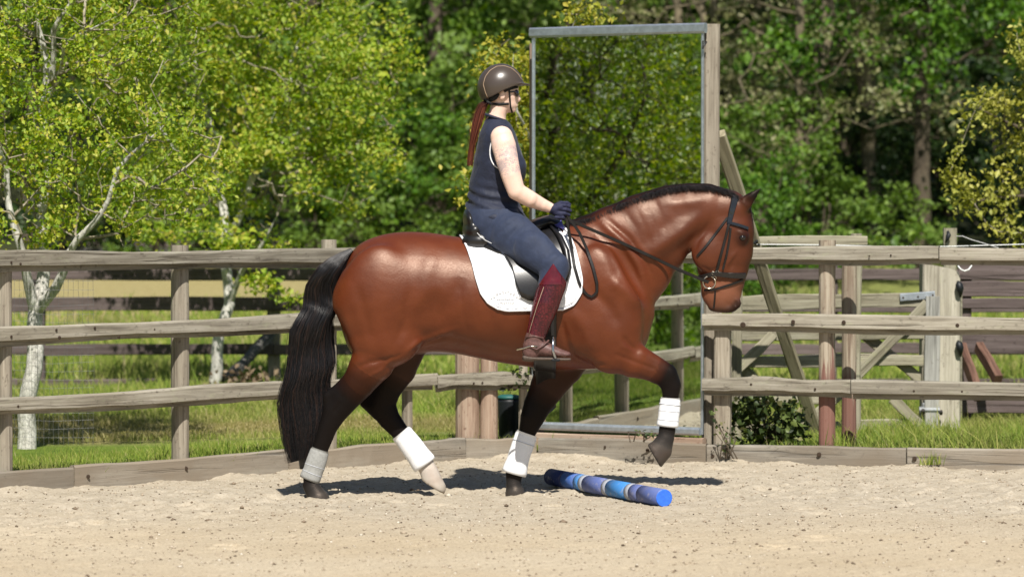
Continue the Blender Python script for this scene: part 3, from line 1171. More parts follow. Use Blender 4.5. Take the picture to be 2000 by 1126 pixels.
board('base_board', z3(ml, .115) + mn * .02, z3(mr + mdir * .03, .115) + mn * .02, 0.09, 0.06, M_PINKPOST, mir, seg=8)
board('stay', P(1404, 262, 23.92), P(1600, 866, 25.25), 0.085, 0.085, M_GREENBRACE, mir, seg=10, wob=.005, up=(1, 0, 0), bev=.008)
mb = MB()
mb.tube([P(1373, 80, 23.63), P(1373, 95, 23.62), P(1380, 82, 23.66)], [.006, .006, .006], 6)
mb.build('bracket', M_DKSTEEL, mir)

# ------------------------------------------------------------------ dark tub behind the rails
mass = empty('dark_form', P(996, 845, 24.75), 'black upright container with a teal rim behind the bottom rail beside the split posts', 'form')
c0 = P(994, 806, 24.75)  # unidentified: just a black round body with a teal cap
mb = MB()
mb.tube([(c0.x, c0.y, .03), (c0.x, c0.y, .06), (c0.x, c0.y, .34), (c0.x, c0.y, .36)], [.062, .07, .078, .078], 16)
mb.build('body', M_BLACKPLA, mass, True)
mb = MB()
mb.tube([(c0.x, c0.y, .362), (c0.x, c0.y, .378), (c0.x, c0.y, .39)], [.082, .082, .06], 16)
mb.build('rim', M_TEAL, mass, True)

# ================================================================== VEGETATION
def leaves_mesh(name, cen, size, rs, up=0.35, aspect=0.62, fold=0.18, outward=None):
    """One small folded leaf at each centre."""
    n = len(cen)
    d = rs.normal(size=(n, 3))
    d /= np.linalg.norm(d, axis=1)[:, None]
    nr = rs.normal(size=(n, 3))
    nr[:, 2] += up * 2.2
    if outward is not None:
        nr += outward * 0.9
    nr -= d * (nr * d).sum(1)[:, None]
    nr /= np.linalg.norm(nr, axis=1)[:, None] + 1e-9
    s = np.cross(nr, d)
    L = (size * np.exp(rs.normal(0, 0.25, n)))[:, None]
    W = L * aspect * 0.5
    a = cen - d * L * 0.5
    b = cen - d * L * 0.05 + s * W + nr * L * fold
    c = cen + d * L * 0.5
    e = cen - d * L * 0.05 - s * W + nr * L * fold
    V = np.stack([a, b, c, e], 1).reshape(-1, 3)
    i = np.arange(n) * 4
    Fq = np.concatenate([np.stack([i, i + 1, i + 2], 1), np.stack([i, i + 2, i + 3], 1)], 0)
    return new_mesh(name, V, Fq)


def smooth_list(a, it):
    a = np.array(a, float)
    for _ in range(it):
        a[1:-1] = (a[:-2] + 2 * a[1:-1] + a[2:]) / 4
    return a


class Skeleton:
    def __init__(self, stems, step=0.15):
        self.p, self.par, self.stem = [], [], []
        for pts in stems:
            prev = -1
            for q in range(len(pts) - 1):
                a, b = np.array(pts[q][:3], float), np.array(pts[q + 1][:3], float)
                m = max(1, int(np.linalg.norm(b - a) / step))
                for k in range(m + (1 if q == len(pts) - 2 else 0)):
                    pos = a + (b - a) * k / m
                    if prev >= 0 and len(pts) > 0:
                        r_ = pts[q][3]
                        w_ = min(.02, .0009 / max(r_, .006) + .006)
                        pos = pos + w_ * np.array([math.sin(9.1 * pos[2] + 5 * pos[0]), math.sin(7.3 * pos[2] + 1), 0.6 * math.sin(11 * pos[0] + 2 * pos[2])])
                    if prev < 0 and len(self.p) > 0:
                        d = np.linalg.norm(np.array(self.p) - pos, axis=1)
                        j = int(np.argmin(d))
                        if d[j] < step * 0.6:
                            prev = j
                            continue
                    self.p.append(pos)
                    self.par.append(prev)
                    self.stem.append(pts[q][3] + (pts[q + 1][3] - pts[q][3]) * k / m)
                    prev = len(self.p) - 1
        self.step = step
        self.n0 = len(self.p)

    def grow(self, att, rs, wig=0.13, droop=0.0, zpen=0.8, rmin=0.0035, power=0.5):
        P0 = np.array([np.mean(self.p, 0)])[0]
        base = np.array(self.p)
        dist = np.array([np.min(np.linalg.norm(base - a, axis=1)) for a in att])
        self.tips = []
        self.twig = []
        cap = len(self.p) + 200 * len(att)
        pos = np.zeros((cap, 3)); pos[:len(self.p)] = base
        n = len(self.p)
        for a in att[np.argsort(dist)]:
            dv = a - pos[:n]
            d = np.linalg.norm(dv, axis=1)
            cost = d + zpen * np.maximum(0, pos[:n, 2] - a[2] + 0.25 * d)
            j = int(np.argmin(cost))
            L = d[j]
            m = max(2, int(L / self.step))
            start = pos[j].copy()
            ctrl = (start + a) / 2 + rs.normal(0, wig * L * 0.35, 3) + np.array([0, 0, -0.12 * L])
            prev = j
            for k in range(1, m + 1):
                t = k / m
                q = (1 - t) ** 2 * start + 2 * t * (1 - t) * ctrl + t * t * a
                if k < m:
                    q = q + rs.normal(0, wig * self.step * 0.35, 3)
                if n >= cap:
                    break
                pos[n] = q
                self.p.append(q); self.par.append(prev); self.stem.append(0.0)
                prev = n
                n += 1
            self.tips.append(prev)
        N = len(self.p)
        cnt = np.zeros(N)
        kids = np.zeros(N, int)
        for i in range(N - 1, -1, -1):
            if kids[i] == 0:
                cnt[i] = 1
            if self.par[i] >= 0:
                cnt[self.par[i]] += cnt[i]
                kids[self.par[i]] += 1
        self.r = np.minimum(np.maximum(rmin * cnt ** power, np.array(self.stem)), np.where(np.array(self.stem) > 0, 9, rmin * 5.5))
        self.cnt = cnt
        self.pos = np.array(self.p)
        return self

    def mesh(self, name, sides=5, thin=0.0, thick=9.0, mat=None):
        V, Fc = [], []
        ang = np.arange(sides) * 2 * np.pi / sides
        n = 0
        for i in range(len(self.p)):
            j = self.par[i]
            if j < 0 or i < self.n0:
                continue
            r1 = self.r[i]
            r0 = min(self.r[j], r1 * 1.35)
            if not (thin <= r1 < thick):
                continue
            a, b = self.pos[j], self.pos[i]
            t = b - a
            L = np.linalg.norm(t)
            if L < 1e-6:
                continue
            t = t / L
            u = np.cross(t, [0, 0, 1.0]) if abs(t[2]) < 0.9 else np.cross(t, [1.0, 0, 0])
            u /= np.linalg.norm(u)
            w = np.cross(t, u)
            s = 3 if r1 < 0.008 else (5 if r1 < 0.03 else 9)
            an = np.arange(s) * 2 * np.pi / s
            ring = np.cos(an)[:, None] * u + np.sin(an)[:, None] * w
            V.append(a - t * r0 * 0.3 + ring * r0)
            V.append(b + t * r1 * 0.3 + ring * r1 * .95)
            for k in range(s):
                k2 = (k + 1) % s
                Fc.append((n + k, n + k2, n + s + k2, n + s + k))
            n += 2 * s
        if thick > 1 and self.n0:          # the stems themselves: one smooth tapering tube each
            chains, kids = [], {}
            for i in range(self.n0):
                if self.par[i] < 0 or (chains and self.par[i] != chains[-1][-1]):
                    chains.append(([self.par[i]] if self.par[i] >= 0 else []) + [i])
                elif chains:
                    chains[-1].append(i)
            for ch in chains:
                if len(ch) < 2:
                    continue
                rr = [max(self.stem[i], .6 * self.r[i] if self.stem[i] > 0 else self.r[i]) for i in ch]
                rr[0] = min(rr[0], rr[1] * 1.2)
                rr = list(smooth_list(rr, 4))
                m_ = max(2, int(len(rr) * .22))
                for k_ in range(m_):
                    rr[-1 - k_] *= (k_ + .25) / m_ if self.stem[ch[-1]] < .013 else 1.0
                mb = MB()
                mb.tube([self.pos[i] for i in ch], rr, 12)
                V.append(np.array(mb.v)); Fc.extend([tuple(k + n for k in f) for f in mb.f if len(f) == 4])
                n += len(mb.v)
        if not V:
            return None
        return new_mesh(name, np.concatenate(V), np.array(Fc), True)

    def leaf_centres(self, rs, per, sig, maxcnt=2.5, frac=1.0):
        sel = np.nonzero(self.cnt <= maxcnt)[0]
        sel = sel[[self.par[i] >= 0 for i in sel]]
        if frac < 1:
            sel = sel[rs.rand(len(sel)) < frac]
        c = np.repeat(self.pos[sel], per, axis=0)
        return c + rs.normal(0, 1, c.shape) * np.array(sig)


def blob_points(rs, lobes, n, shell=0.35):
    """Points inside a set of ellipsoid lobes (centre, radii), more of them towards the outside."""
    vol = np.array([r[0] * r[1] * r[2] for c, r in lobes])
    ks = rs.choice(len(lobes), n, p=vol / vol.sum())
    d = rs.normal(size=(n, 3))
    d /= np.linalg.norm(d, axis=1)[:, None]
    rad = (shell + (1 - shell) * rs.rand(n)) ** 0.6
    C = np.array([l[0] for l in lobes], float)[ks]
    R = np.array([l[1] for l in lobes], float)[ks]
    return C + d * R * rad[:, None]


def barkmat(name, pale, mid, dark, fleck=0.5, scale=14):
    t = NT(name)
    co = t.coord('Object', (1, 1, 0.55))
    n1 = t.noise(co, scale, 5, 0.7, 0.6)
    n2 = t.noise(co, scale * 0.3, 3, 0.6)
    v = t.n('ShaderNodeTexVoronoi', feature='DISTANCE_TO_EDGE')
    t.l(co, v.inputs['Vector'])
    v.inputs['Scale'].default_value = scale * 1.1
    c = t.ramp(n1, [(0.3, dark), (0.44, mid), (0.6, pale)])
    c = t.mix(t.ramp(n2, [(0.4, 0.0), (0.65, 0.6)]), c, mid)
    c = t.mix(t.ramp(v.outputs[0], [(0.0, fleck), (0.09, 0.0)]), c, dark)
    t.bsdf(c, 0.9, 0.2, t.bump(n1, 0.6, 0.015))
    return t.m


M_BARK_PALE = barkmat('pale_bark', (0.68, 0.66, 0.61), (0.48, 0.46, 0.41), (0.09, 0.09, 0.075), 0.4, 22)
M_TWIG = barkmat('grey_twig', (0.42, 0.38, 0.29), (0.25, 0.215, 0.15), (0.08, 0.07, 0.05), 0.2, 20)
M_BARK_DARK = barkmat('brown_bark', (0.13, 0.105, 0.075), (0.08, 0.062, 0.043), (0.035, 0.028, 0.02), 0.4, 5)
M_BARK_OLIVE = barkmat('olive_bark', (0.20, 0.165, 0.105), (0.12, 0.10, 0.065), (0.05, 0.045, 0.03), 0.3, 5)

M_LEAF_SPRING = leafmat('spring_leaf', [(0.0, (0.14, 0.25, 0.022)), (0.3, (0.28, 0.40, 0.036)), (0.62, (0.43, 0.51, 0.058)), (0.86, (0.56, 0.56, 0.085)), (1.0, (0.55, 0.45, 0.10))], 0.48,
                        big=(1.1, (0.19, 0.29, 0.022), 0.5))
M_LEAF_SHADY = leafmat('shade_toned_leaf', [(0.0, (0.09, 0.15, 0.02)), (0.4, (0.18, 0.255, 0.03)), (0.8, (0.32, 0.38, 0.05)), (1.0, (0.46, 0.47, 0.09))], 0.3, big=(1.3, (0.06, 0.10, 0.012), 0.6))  # backlit shade of the mirrored trees put into darker leaf greens
M_LEAF_YELLOW = leafmat('young_yellow_leaf', [(0.0, (0.19, 0.23, 0.02)), (0.5, (0.34, 0.35, 0.035)), (1.0, (0.46, 0.39, 0.06))], 0.35)
M_LEAF_GOLD = leafmat('golden_oak_leaf', [(0.0, (0.22, 0.22, 0.035)), (0.5, (0.40, 0.39, 0.07)), (1.0, (0.52, 0.47, 0.11))], 0.3, big=(1.6, (0.30, 0.33, 0.06), 0.6))
M_LEAF_WOOD = leafmat('woodland_leaf', [(0.0, (0.07, 0.14, 0.02)), (0.5, (0.135, 0.24, 0.03)), (1.0, (0.21, 0.31, 0.045))], 0.32, big=(0.5, (0.17, 0.25, 0.05), 0.7))
M_LEAF_BRIGHT = leafmat('bright_leaf', [(0.0, (0.04, 0.105, 0.010)), (0.5, (0.085, 0.19, 0.014)), (1.0, (0.15, 0.27, 0.025))], 0.32, big=(0.6, (0.07, 0.14, 0.015), 0.6))
M_LEAF_OLIVE = leafmat('olive_leaf', [(0.0, (0.11, 0.125, 0.045)), (0.5, (0.22, 0.225, 0.09)), (1.0, (0.34, 0.31, 0.16))], 0.25, big=(0.5, (0.12, 0.15, 0.04), 0.6))
M_LEAF_DARK = leafmat('dark_leaf', [(0.0, (0.012, 0.03, 0.007)), (0.6, (0.03, 0.065, 0.012)), (1.0, (0.06, 0.105, 0.02))], 0.2)  # darkness of the wood's shaded hollows put into the leaf colour
M_LEAF_BRAMBLE = leafmat('bramble_leaf', [(0.0, (0.02, 0.035, 0.012)), (0.5, (0.06, 0.09, 0.022)), (0.9, (0.13, 0.17, 0.04)), (1.0, (0.3, 0.27, 0.14))], 0.2)


def tree_thing(name, base, skel, leafc, leafsize, leafm, barkm, rs, label, cat, group=None, twigm=None, split=0.012, up=0.35, trunkname='trunk', out_c=None):
    root = empty(name, base, label, cat, group)
    me = skel.mesh('trunk', thin=split)
    if me:
        obj(trunkname, me, barkm, root)
    me = skel.mesh('twigs', thick=split)
    if me:
        obj('twigs', me, twigm or barkm, root, kind='stuff')
    ow = None
    if out_c is not None:
        ow = leafc - np.array(out_c)
        ow /= np.linalg.norm(ow, axis=1)[:, None] + 1e-6
    obj('crown', leaves_mesh('crown', leafc, leafsize, rs, up, outward=ow), leafm, root)
    return root


def W(u, v, Y):
    p = P(u, v, Y)
    return (p.x, p.y, p.z)


# ---- the pale trunked tree at the left, close behind the fence
rs = np.random.RandomState(11)
Y1 = 24.75
st = [
    [W(52, 884, Y1) + (.068,), W(56, 800, Y1) + (.060,), W(66, 680, Y1) + (.056,), W(74, 605, Y1) + (.058,), W(80, 560, Y1 + .02) + (.045,), W(84, 470, Y1 + .1) + (.036,), W(88, 330, Y1 + .2) + (.034,), W(90, 180, Y1 + .25) + (.03,), W(76, 40, Y1 + .2) + (.022,), W(60, -150, Y1 + .2) + (.012,)],
    [W(74, 605, Y1) + (.045,), W(50, 540, Y1 - .1) + (.03,), W(34, 470, Y1 - .2) + (.026,), W(10, 330, Y1 - .3) + (.02,), W(-60, 180, Y1 - .3) + (.014,)],
    [W(74, 605, Y1) + (.045,), W(104, 560, Y1 - .1) + (.034,), W(135, 500, Y1 - .2) + (.026,), W(180, 440, Y1 - .35) + (.02,), W(235, 330, Y1 - .5) + (.014,), W(330, 230, Y1 - .6) + (.008,)],
    [W(90, 180, Y1 + .25) + (.024,), W(110, 60, Y1 + .1) + (.018,), W(150, -20, Y1) + (.014,), W(200, -140, Y1) + (.008,)],
    [W(90, 215, Y1 + .25) + (.014,), W(130, 80, Y1 - .2) + (.009,), W(228, 34, Y1 - .5) + (.004,)],
]
sk = Skeleton(st, 0.11)
lob = [((-3.35, 24.9, 2.55), (1.15, 1.0, 1.05)), ((-2.75, 24.6, 2.1), (.95, .9, .7)), ((-3.6, 24.7, 1.65), (.75, .8, .45)), ((-3.3, 25.0, 3.5), (1.1, 1.0, .9)), ((-2.75, 24.9, 3.0), (.8, .8, .6)), ((-2.55, 24.4, 1.72), (.55, .5, .28)), ((-3.5, 24.5, 2.1), (.8, .5, .6)), ((-3.15, 24.45, 1.62), (.5, .4, .2))]
sk.grow(blob_points(rs, lob, 900), rs)
lc = sk.leaf_centres(rs, 46, (.062, .062, .05), 2.5, .38)
tree_thing('pale_barked_tree', W(52, 884, Y1), sk, lc, 0.036, M_LEAF_SPRING, M_BARK_PALE, rs,
           'tree with flecked white trunk forking behind the left end of the fence, yellow green leaves', 'tree', twigm=M_TWIG, split=.02, out_c=(-3.2, 25.6, 2.2))

# ---- the second pale tree, farther back
rs = np.random.RandomState(12)
Y2 = 31.4
st = [
    [W(412, 790, Y2) + (.06,), W(420, 720, Y2) + (.05,), W(432, 650, Y2) + (.05,), W(444, 590, Y2) + (.05,), W(446, 540, Y2) + (.046,), W(440, 470, Y2) + (.04,), W(430, 380, Y2 + .2) + (.036,), W(410, 260, Y2 + .3) + (.03,), W(380, 120, Y2 + .4) + (.024,), W(360, -100, Y2 + .4) + (.012,)],
    [W(444, 590, Y2) + (.03,), W(478, 530, Y2 - .2) + (.022,), W(512, 470, Y2 - .4) + (.016,), W(545, 420, Y2 - .5) + (.010,)],
    [W(440, 470, Y2) + (.03,), W(480, 400, Y2 - .1) + (.028,), W(500, 320, Y2 - .2) + (.024,), W(560, 180, Y2 - .2) + (.018,), W(600, 0, Y2) + (.012,)],
    [W(500, 330, Y2 - .1) + (.016,), W(560, 280, Y2) + (.012,), W(650, 215, Y2 + .1) + (.008,), W(720, 170, Y2 + .1) + (.004,)],
    [W(430, 390, Y2 + .2) + (.024,), W(370, 330, Y2 - .3) + (.02,), W(300, 230, Y2 - .6) + (.014,), W(240, 150, Y2 - .8) + (.008,)],
]
sk = Skeleton(st, 0.14)
def L2(u, v, du, dv, dy=0.0, ry=None):
    s = Y2 / 7000.0
    c = W(u, v, Y2 + dy)
    return (c, (du * s, (ry or du * s * .8), dv * s))
lob = [L2(430, 330, 190, 110), L2(600, 230, 200, 130), L2(560, 80, 220, 130), L2(330, 120, 200, 130), L2(700, 330, 110, 90, -.3), L2(470, 460, 75, 32, -.5, .35), L2(740, 120, 70, 110), L2(450, -80, 260, 110), L2(640, 160, 120, 110, -.6, .4), L2(560, 320, 150, 70, -.7, .4), L2(340, 420, 110, 50, -.5, .4)]
sk.grow(blob_points(rs, lob, 1150), rs)
lc = sk.leaf_centres(rs, 44, (.078, .078, .062), 2.5, .38)
# a few low sprays by the rails
for (u, v, k) in ((500, 545, 130), (525, 560, 90), (560, 585, 60), (610, 588, 40), (440, 485, 160), (545, 482, 90), (480, 470, 90)):
    c = np.array(W(u, v, Y2 - .7)); lc = np.concatenate([lc, c + rs.normal(0, 1, (k, 3)) * np.array([.075, .06, .045])])
tree_thing('pale_barked_tree', W(412, 790, Y2), sk, lc, 0.046, M_LEAF_SPRING, M_BARK_PALE, rs,
           'tree with lichen grey trunk between the two nearest left posts, broad yellow green crown', 'tree', twigm=M_TWIG, split=.02, out_c=(-2.2, 32.6, 2.2))

# ---- two more of them just out of frame at the left; the mirror shows these
for q, (bx, by, sd, lab) in enumerate(((-6.0, 22.75, 21, 'spring tree out to the left whose leaves fill the mirror'), (-8.6, 20.6, 22, 'farther spring tree reflected low in the mirror'), (-6.5, 20.2, 23, 'spring tree left of the arena reflected in the right half of the mirror'))):
    rs = np.random.RandomState(sd)
    st = [[(bx, by, -.1, .09), (bx + .05, by, .8, .075), (bx, by + .05, 1.8, .06), (bx - .1, by, 3.2, .035), (bx, by, 4.4, .015)],
          [(bx, by + .05, 1.2, .05), (bx + .5, by - .2, 1.9, .03), (bx + 1.0, by - .3, 2.6, .015)],
          [(bx, by, 1.0, .05), (bx - .5, by + .2, 1.7, .03), (bx - 1.0, by + .3, 2.5, .015)]]
    sk = Skeleton(st, 0.13)
    lob = [((bx, by, 2.3), (1.7, 1.7, 1.2)), ((bx + .6, by - .3, 1.75), (1.3, 1.3, .75)), ((bx - .5, by + .5, 1.7), (1.3, 1.3, .7)), ((bx, by, 3.6), (1.5, 1.5, 1.0)), ((bx + 1.1, by + .5, 2.9), (1.0, 1.0, .9))]
    sk.grow(blob_points(rs, lob, 800), rs, wig=.2)
    lc = sk.leaf_centres(rs, 22, (.13, .13, .10), 2.5)
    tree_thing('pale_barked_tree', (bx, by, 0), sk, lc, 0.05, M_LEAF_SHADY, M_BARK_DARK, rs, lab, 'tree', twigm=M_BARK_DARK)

# ---- young yellow tree behind rider and mirror
rs = np.random.RandomState(31)
Y3 = 27.2
st = [[W(1075, 850, Y3) + (.05,), W(1065, 600, Y3) + (.04,), W(1050, 350, Y3) + (.03,), W(1090, 120, Y3) + (.018,), W(1130, 30, Y3) + (.008,)],
      [W(1055, 420, Y3) + (.022,), W(980, 280, Y3 - .2) + (.016,), W(960, 120, Y3 - .2) + (.008,)],
      [W(1060, 520, Y3) + (.022,), W(960, 420, Y3 - .2) + (.014,), W(915, 370, Y3 - .2) + (.007,)],
      [W(1052, 330, Y3) + (.014,), W(1010, 215, Y3 - .6) + (.010,), W(1000, 100, Y3 - .6) + (.004,)]]
sk = Skeleton(st, 0.11)
s3 = Y3 / 7000.0
lob = [(W(1000, 150, Y3), (70 * s3, .35, 80 * s3)), (W(1000, 300, Y3), (75 * s3, .35, 100 * s3)), (W(930, 345, Y3), (28 * s3, .2, 65 * s3)), (W(1130, 30, Y3), (55 * s3, .3, 26 * s3)), (W(1020, 420, Y3), (60 * s3, .3, 50 * s3)), (W(1120, 200, Y3), (120 * s3, .4, 120 * s3))]
sk.grow(blob_points(rs, lob, 220), rs)
lc = sk.leaf_centres(rs, 16, (.07, .07, .055), 2.5)
tree_thing('young_tree', W(1075, 850, Y3), sk, lc, 0.042, M_LEAF_YELLOW, M_BARK_PALE, rs, 'slender yellow leaved young tree between the rider and the mirror frame', 'tree', twigm=M_TWIG)

# ---- golden oak at the right edge
rs = np.random.RandomState(41)
Y4 = 28.4
s4 = Y4 / 7000.0
st = [[W(2190, 840, Y4) + (.16,), W(2180, 500, Y4) + (.13,), W(2170, 250, Y4) + (.10,), W(2180, -100, Y4) + (.05,)],
      [W(2180, 430, Y4) + (.05,), W(2080, 370, Y4 - .2) + (.02,), W(1980, 385, Y4 - .3) + (.012,), W(1900, 392, Y4 - .4) + (.008,), W(1862, 340, Y4 - .4) + (.004,)],
      [W(2175, 330, Y4) + (.05,), W(2060, 270, Y4) + (.025,), W(1960, 235, Y4) + (.012,), W(1900, 210, Y4) + (.005,)],
      [W(2170, 240, Y4) + (.05,), W(2060, 140, Y4) + (.025,), W(1985, 90, Y4) + (.012,)],
      [W(2180, 520, Y4) + (.03,), W(2060, 470, Y4) + (.012,), W(1960, 440, Y4) + (.005,)]]
sk = Skeleton(st, 0.11)
lob = [(W(1990, 235, Y4), (85 * s4, .4, 80 * s4)), (W(2060, 120, Y4), (75 * s4, .5, 95 * s4)), (W(2140, 250, Y4), (150 * s4, .7, 200 * s4)), (W(1975, 330, Y4), (40 * s4, .3, 25 * s4)),
       (W(1900, 385, Y4 - .4), (36 * s4, .12, 12 * s4)), (W(1985, 395, Y4 - .3), (50 * s4, .2, 12 * s4)), (W(1985, 440, Y4), (45 * s4, .25, 35 * s4)), (W(1868, 345, Y4 - .4), (14 * s4, .08, 18 * s4)), (W(2090, 420, Y4), (80 * s4, .4, 60 * s4))]
att = np.concatenate([blob_points(rs, lob, 300), np.array([W(u, v, Y4 - .4) for u, v in ((1858, 330), (1862, 350), (1875, 365), (1886, 372), (1905, 400), (1925, 388), (1940, 378), (1965, 390), (1890, 402), (1960, 352), (1995, 455), (1975, 470), (1950, 452), (1985, 60), (1992, 100), (1900, 225), (1925, 180))])])
sk.grow(att, rs, wig=.16)
lc = sk.leaf_centres(rs, 18, (.06, .06, .05), 2.5)
tree_thing('oak_tree', W(2190, 840, Y4), sk, lc, 0.046, M_LEAF_GOLD, M_BARK_DARK, rs, 'oak with golden young leaves reaching in from the right edge', 'tree', twigm=M_TWIG)


# ---- the wood behind: prototypes, then individual trees and bushes
def wood_tree(seed, height, rad, nat, per, lsz, sig, multi=1, low=0.15, lean=0.0, sparse=False):
    rs = np.random.RandomState(seed)
    st = []
    for m in range(multi):
        a = rs.uniform(0, 6.28)
        sp = 0.10 * height * (m > 0)
        dx, dy = math.cos(a) * sp + lean, math.sin(a) * sp
        r0 = 0.013 * height / (1 + .45 * (multi > 1))
        st.append([(0, 0, -.3, r0 * 1.3), (dx * .15, dy * .15, height * .15, r0), (dx * .6 + rs.normal(0, .1), dy * .6, height * .4, r0 * .75), (dx * 1.2 + rs.normal(0, .2), dy * 1.2, height * .7, r0 * .45), (dx * 1.6, dy * 1.6, height * .95, r0 * .15)])
    sk = Skeleton(st, 0.3 if height > 4 else 0.16)
    lob = []
    nl = 9 if height > 4 else 6
    for k in range(nl):
        z = height * (low + (0.98 - low) * (k + .5) / nl)
        rr = rad * (0.55 + 0.55 * math.sin(math.pi * (0.15 + 0.8 * (k + .5) / nl))) * rs.uniform(.75, 1.1)
        a = rs.uniform(0, 6.28)
        lob.append(((math.cos(a) * rad * .4, math.sin(a) * rad * .4, z), (rr * .8, rr * .8, height * .11)))
    sk.grow(blob_points(rs, lob, nat, 0.3), rs, wig=.2, rmin=0.006 if height > 4 else .003)
    lc = sk.leaf_centres(rs, int(per * 2.0), tuple(k * .72 for k in sig), 2.6, 0.38 if sparse else 0.56)
    ow = lc - np.array([0, 0, height * .45])
    ow /= np.linalg.norm(ow, axis=1)[:, None] + 1e-6
    lm = leaves_mesh('crown', lc, lsz, rs, 0.3, outward=ow)
    return sk.mesh('trunk', thin=.0), lm


PROTO = {
    'tall': [wood_tree(50 + k, 9.5, 2.6, 420, 18, .115, (.24, .24, .15), low=.12) for k in range(2)],
    'high': [wood_tree(80, 9.5, 2.6, 420, 18, .115, (.24, .24, .15), low=.30)],
    'bush': [wood_tree(60 + k, 2.4, 1.25, 170, 18, .07, (.13, .13, .085), multi=3, low=.05) for k in range(2)],
    'olive': [wood_tree(70 + k, 8.0, 2.6, 300, 15, .07, (.17, .17, .10), multi=3, low=.18, sparse=True) for k in range(2)],
}


def copy_tree(kind, k, x, y, s, rz, leafm, barkm, label, name, cat, group, sz=None):
    tm_, lm_ = PROTO[kind][k]
    z = float(terrain(np.array(x), np.array(y)))
    root = empty(name, (x, y, z), label, cat, group)
    root.rotation_euler = (0, 0, rz)
    root.scale = (s, s, sz or s)
    for nm, me, mt in (('trunk', tm_, barkm), ('crown', lm_, leafm)):
        o = bpy.data.objects.new(nm, me)
        COL.objects.link(o)
        o.parent = root
        if len(me.materials) == 0:
            me.materials.append(mt)
        o.material_slots[0].link = 'OBJECT'
        o.material_slots[0].material = mt
    return root


def UX(u, Y):
    return (u - 1000.0) / 7000.0 * Y


GW = 'trees at the edge of the wood'
wood_list = [
    # kind, variant, u, Y, scale, leaf, bark, name, label
    ('tall', 0, 60, 49, .95, M_LEAF_WOOD, M_BARK_DARK, 'woodland_tree', 'dense green woodland tree behind the white trunk at far left'),
    ('tall', 1, 330, 52, 1.0, M_LEAF_WOOD, M_BARK_DARK, 'woodland_tree', 'woodland tree mostly hidden behind the two spring trees'),
    ('tall', 0, 600, 50, .9, M_LEAF_WOOD, M_BARK_DARK, 'woodland_tree', 'green woodland tree showing past the right side of the spring crown'),
    ('tall', 1, 850, 47.5, .95, M_LEAF_WOOD, M_BARK_DARK, 'woodland_tree', 'big mid green tree filling the gap left of the rider'),
    ('tall', 0, 1120, 52, 1.0, M_LEAF_WOOD, M_BARK_DARK, 'woodland_tree', 'green tree whose top shows above the mirror frame'),
    ('olive', 0, 1560, 43.5, 1.0, M_LEAF_OLIVE, M_BARK_OLIVE, 'olive_tree', 'thinly leaved grey olive tree with bare forking limbs right of the mirror'),
    ('olive', 1, 1380, 46, 1.0, M_LEAF_OLIVE, M_BARK_OLIVE, 'olive_tree', 'dull olive tree rising directly above the mirror post'),
    ('olive', 0, 1700, 48, 1.05, M_LEAF_OLIVE, M_BARK_OLIVE, 'olive_tree', 'brownish olive tree with pale trunk left of the bright green tree'),
    ('high', 0, 1800, 44, .85, M_LEAF_BRIGHT, M_BARK_DARK, 'bright_tree', 'bright green tree overhanging the dark hollow at right'),
    ('high', 0, 2010, 50, 1.0, M_LEAF_BRIGHT, M_BARK_DARK, 'bright_tree', 'bright green tree behind the golden oak at the right edge'),
]
for i, (kd, k, u, Y, s, lm, bm, nm, lab) in enumerate(wood_list):
    copy_tree(kd, k, UX(u, Y), Y, s, random.uniform(0, 6.28), lm, bm, lab, nm, 'tree', GW)

# second, darker row that closes the wood; nothing tells its trees apart
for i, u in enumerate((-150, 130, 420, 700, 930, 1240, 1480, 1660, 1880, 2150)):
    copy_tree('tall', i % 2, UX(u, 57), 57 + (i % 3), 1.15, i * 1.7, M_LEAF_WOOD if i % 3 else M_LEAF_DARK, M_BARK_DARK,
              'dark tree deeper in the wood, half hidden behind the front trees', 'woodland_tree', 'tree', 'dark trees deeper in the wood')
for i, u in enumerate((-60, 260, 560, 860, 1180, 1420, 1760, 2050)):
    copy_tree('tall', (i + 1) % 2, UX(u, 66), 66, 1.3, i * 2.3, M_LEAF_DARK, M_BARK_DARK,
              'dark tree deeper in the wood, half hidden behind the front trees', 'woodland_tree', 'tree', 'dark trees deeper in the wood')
GB = 'bushes along the wood edge'
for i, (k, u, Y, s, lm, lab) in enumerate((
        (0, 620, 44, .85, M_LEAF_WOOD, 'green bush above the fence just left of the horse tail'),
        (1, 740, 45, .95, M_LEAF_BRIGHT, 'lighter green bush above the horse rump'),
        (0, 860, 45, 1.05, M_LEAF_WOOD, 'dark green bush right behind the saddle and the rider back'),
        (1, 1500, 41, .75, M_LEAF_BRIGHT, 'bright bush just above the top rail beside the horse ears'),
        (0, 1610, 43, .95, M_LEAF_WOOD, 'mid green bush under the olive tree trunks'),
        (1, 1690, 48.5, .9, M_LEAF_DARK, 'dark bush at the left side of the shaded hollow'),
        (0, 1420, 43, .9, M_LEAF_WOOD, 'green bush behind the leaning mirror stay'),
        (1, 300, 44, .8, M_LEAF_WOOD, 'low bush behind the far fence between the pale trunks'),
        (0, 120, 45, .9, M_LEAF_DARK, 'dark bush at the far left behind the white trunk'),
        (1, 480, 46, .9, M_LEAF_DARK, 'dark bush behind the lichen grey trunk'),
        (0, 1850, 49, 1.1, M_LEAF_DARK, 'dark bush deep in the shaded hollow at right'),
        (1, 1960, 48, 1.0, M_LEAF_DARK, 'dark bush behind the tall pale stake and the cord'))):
    copy_tree('bush', k, UX(u, Y), Y, s, i * 1.3, lm, M_BARK_DARK, lab, 'bush', 'bush', GB)

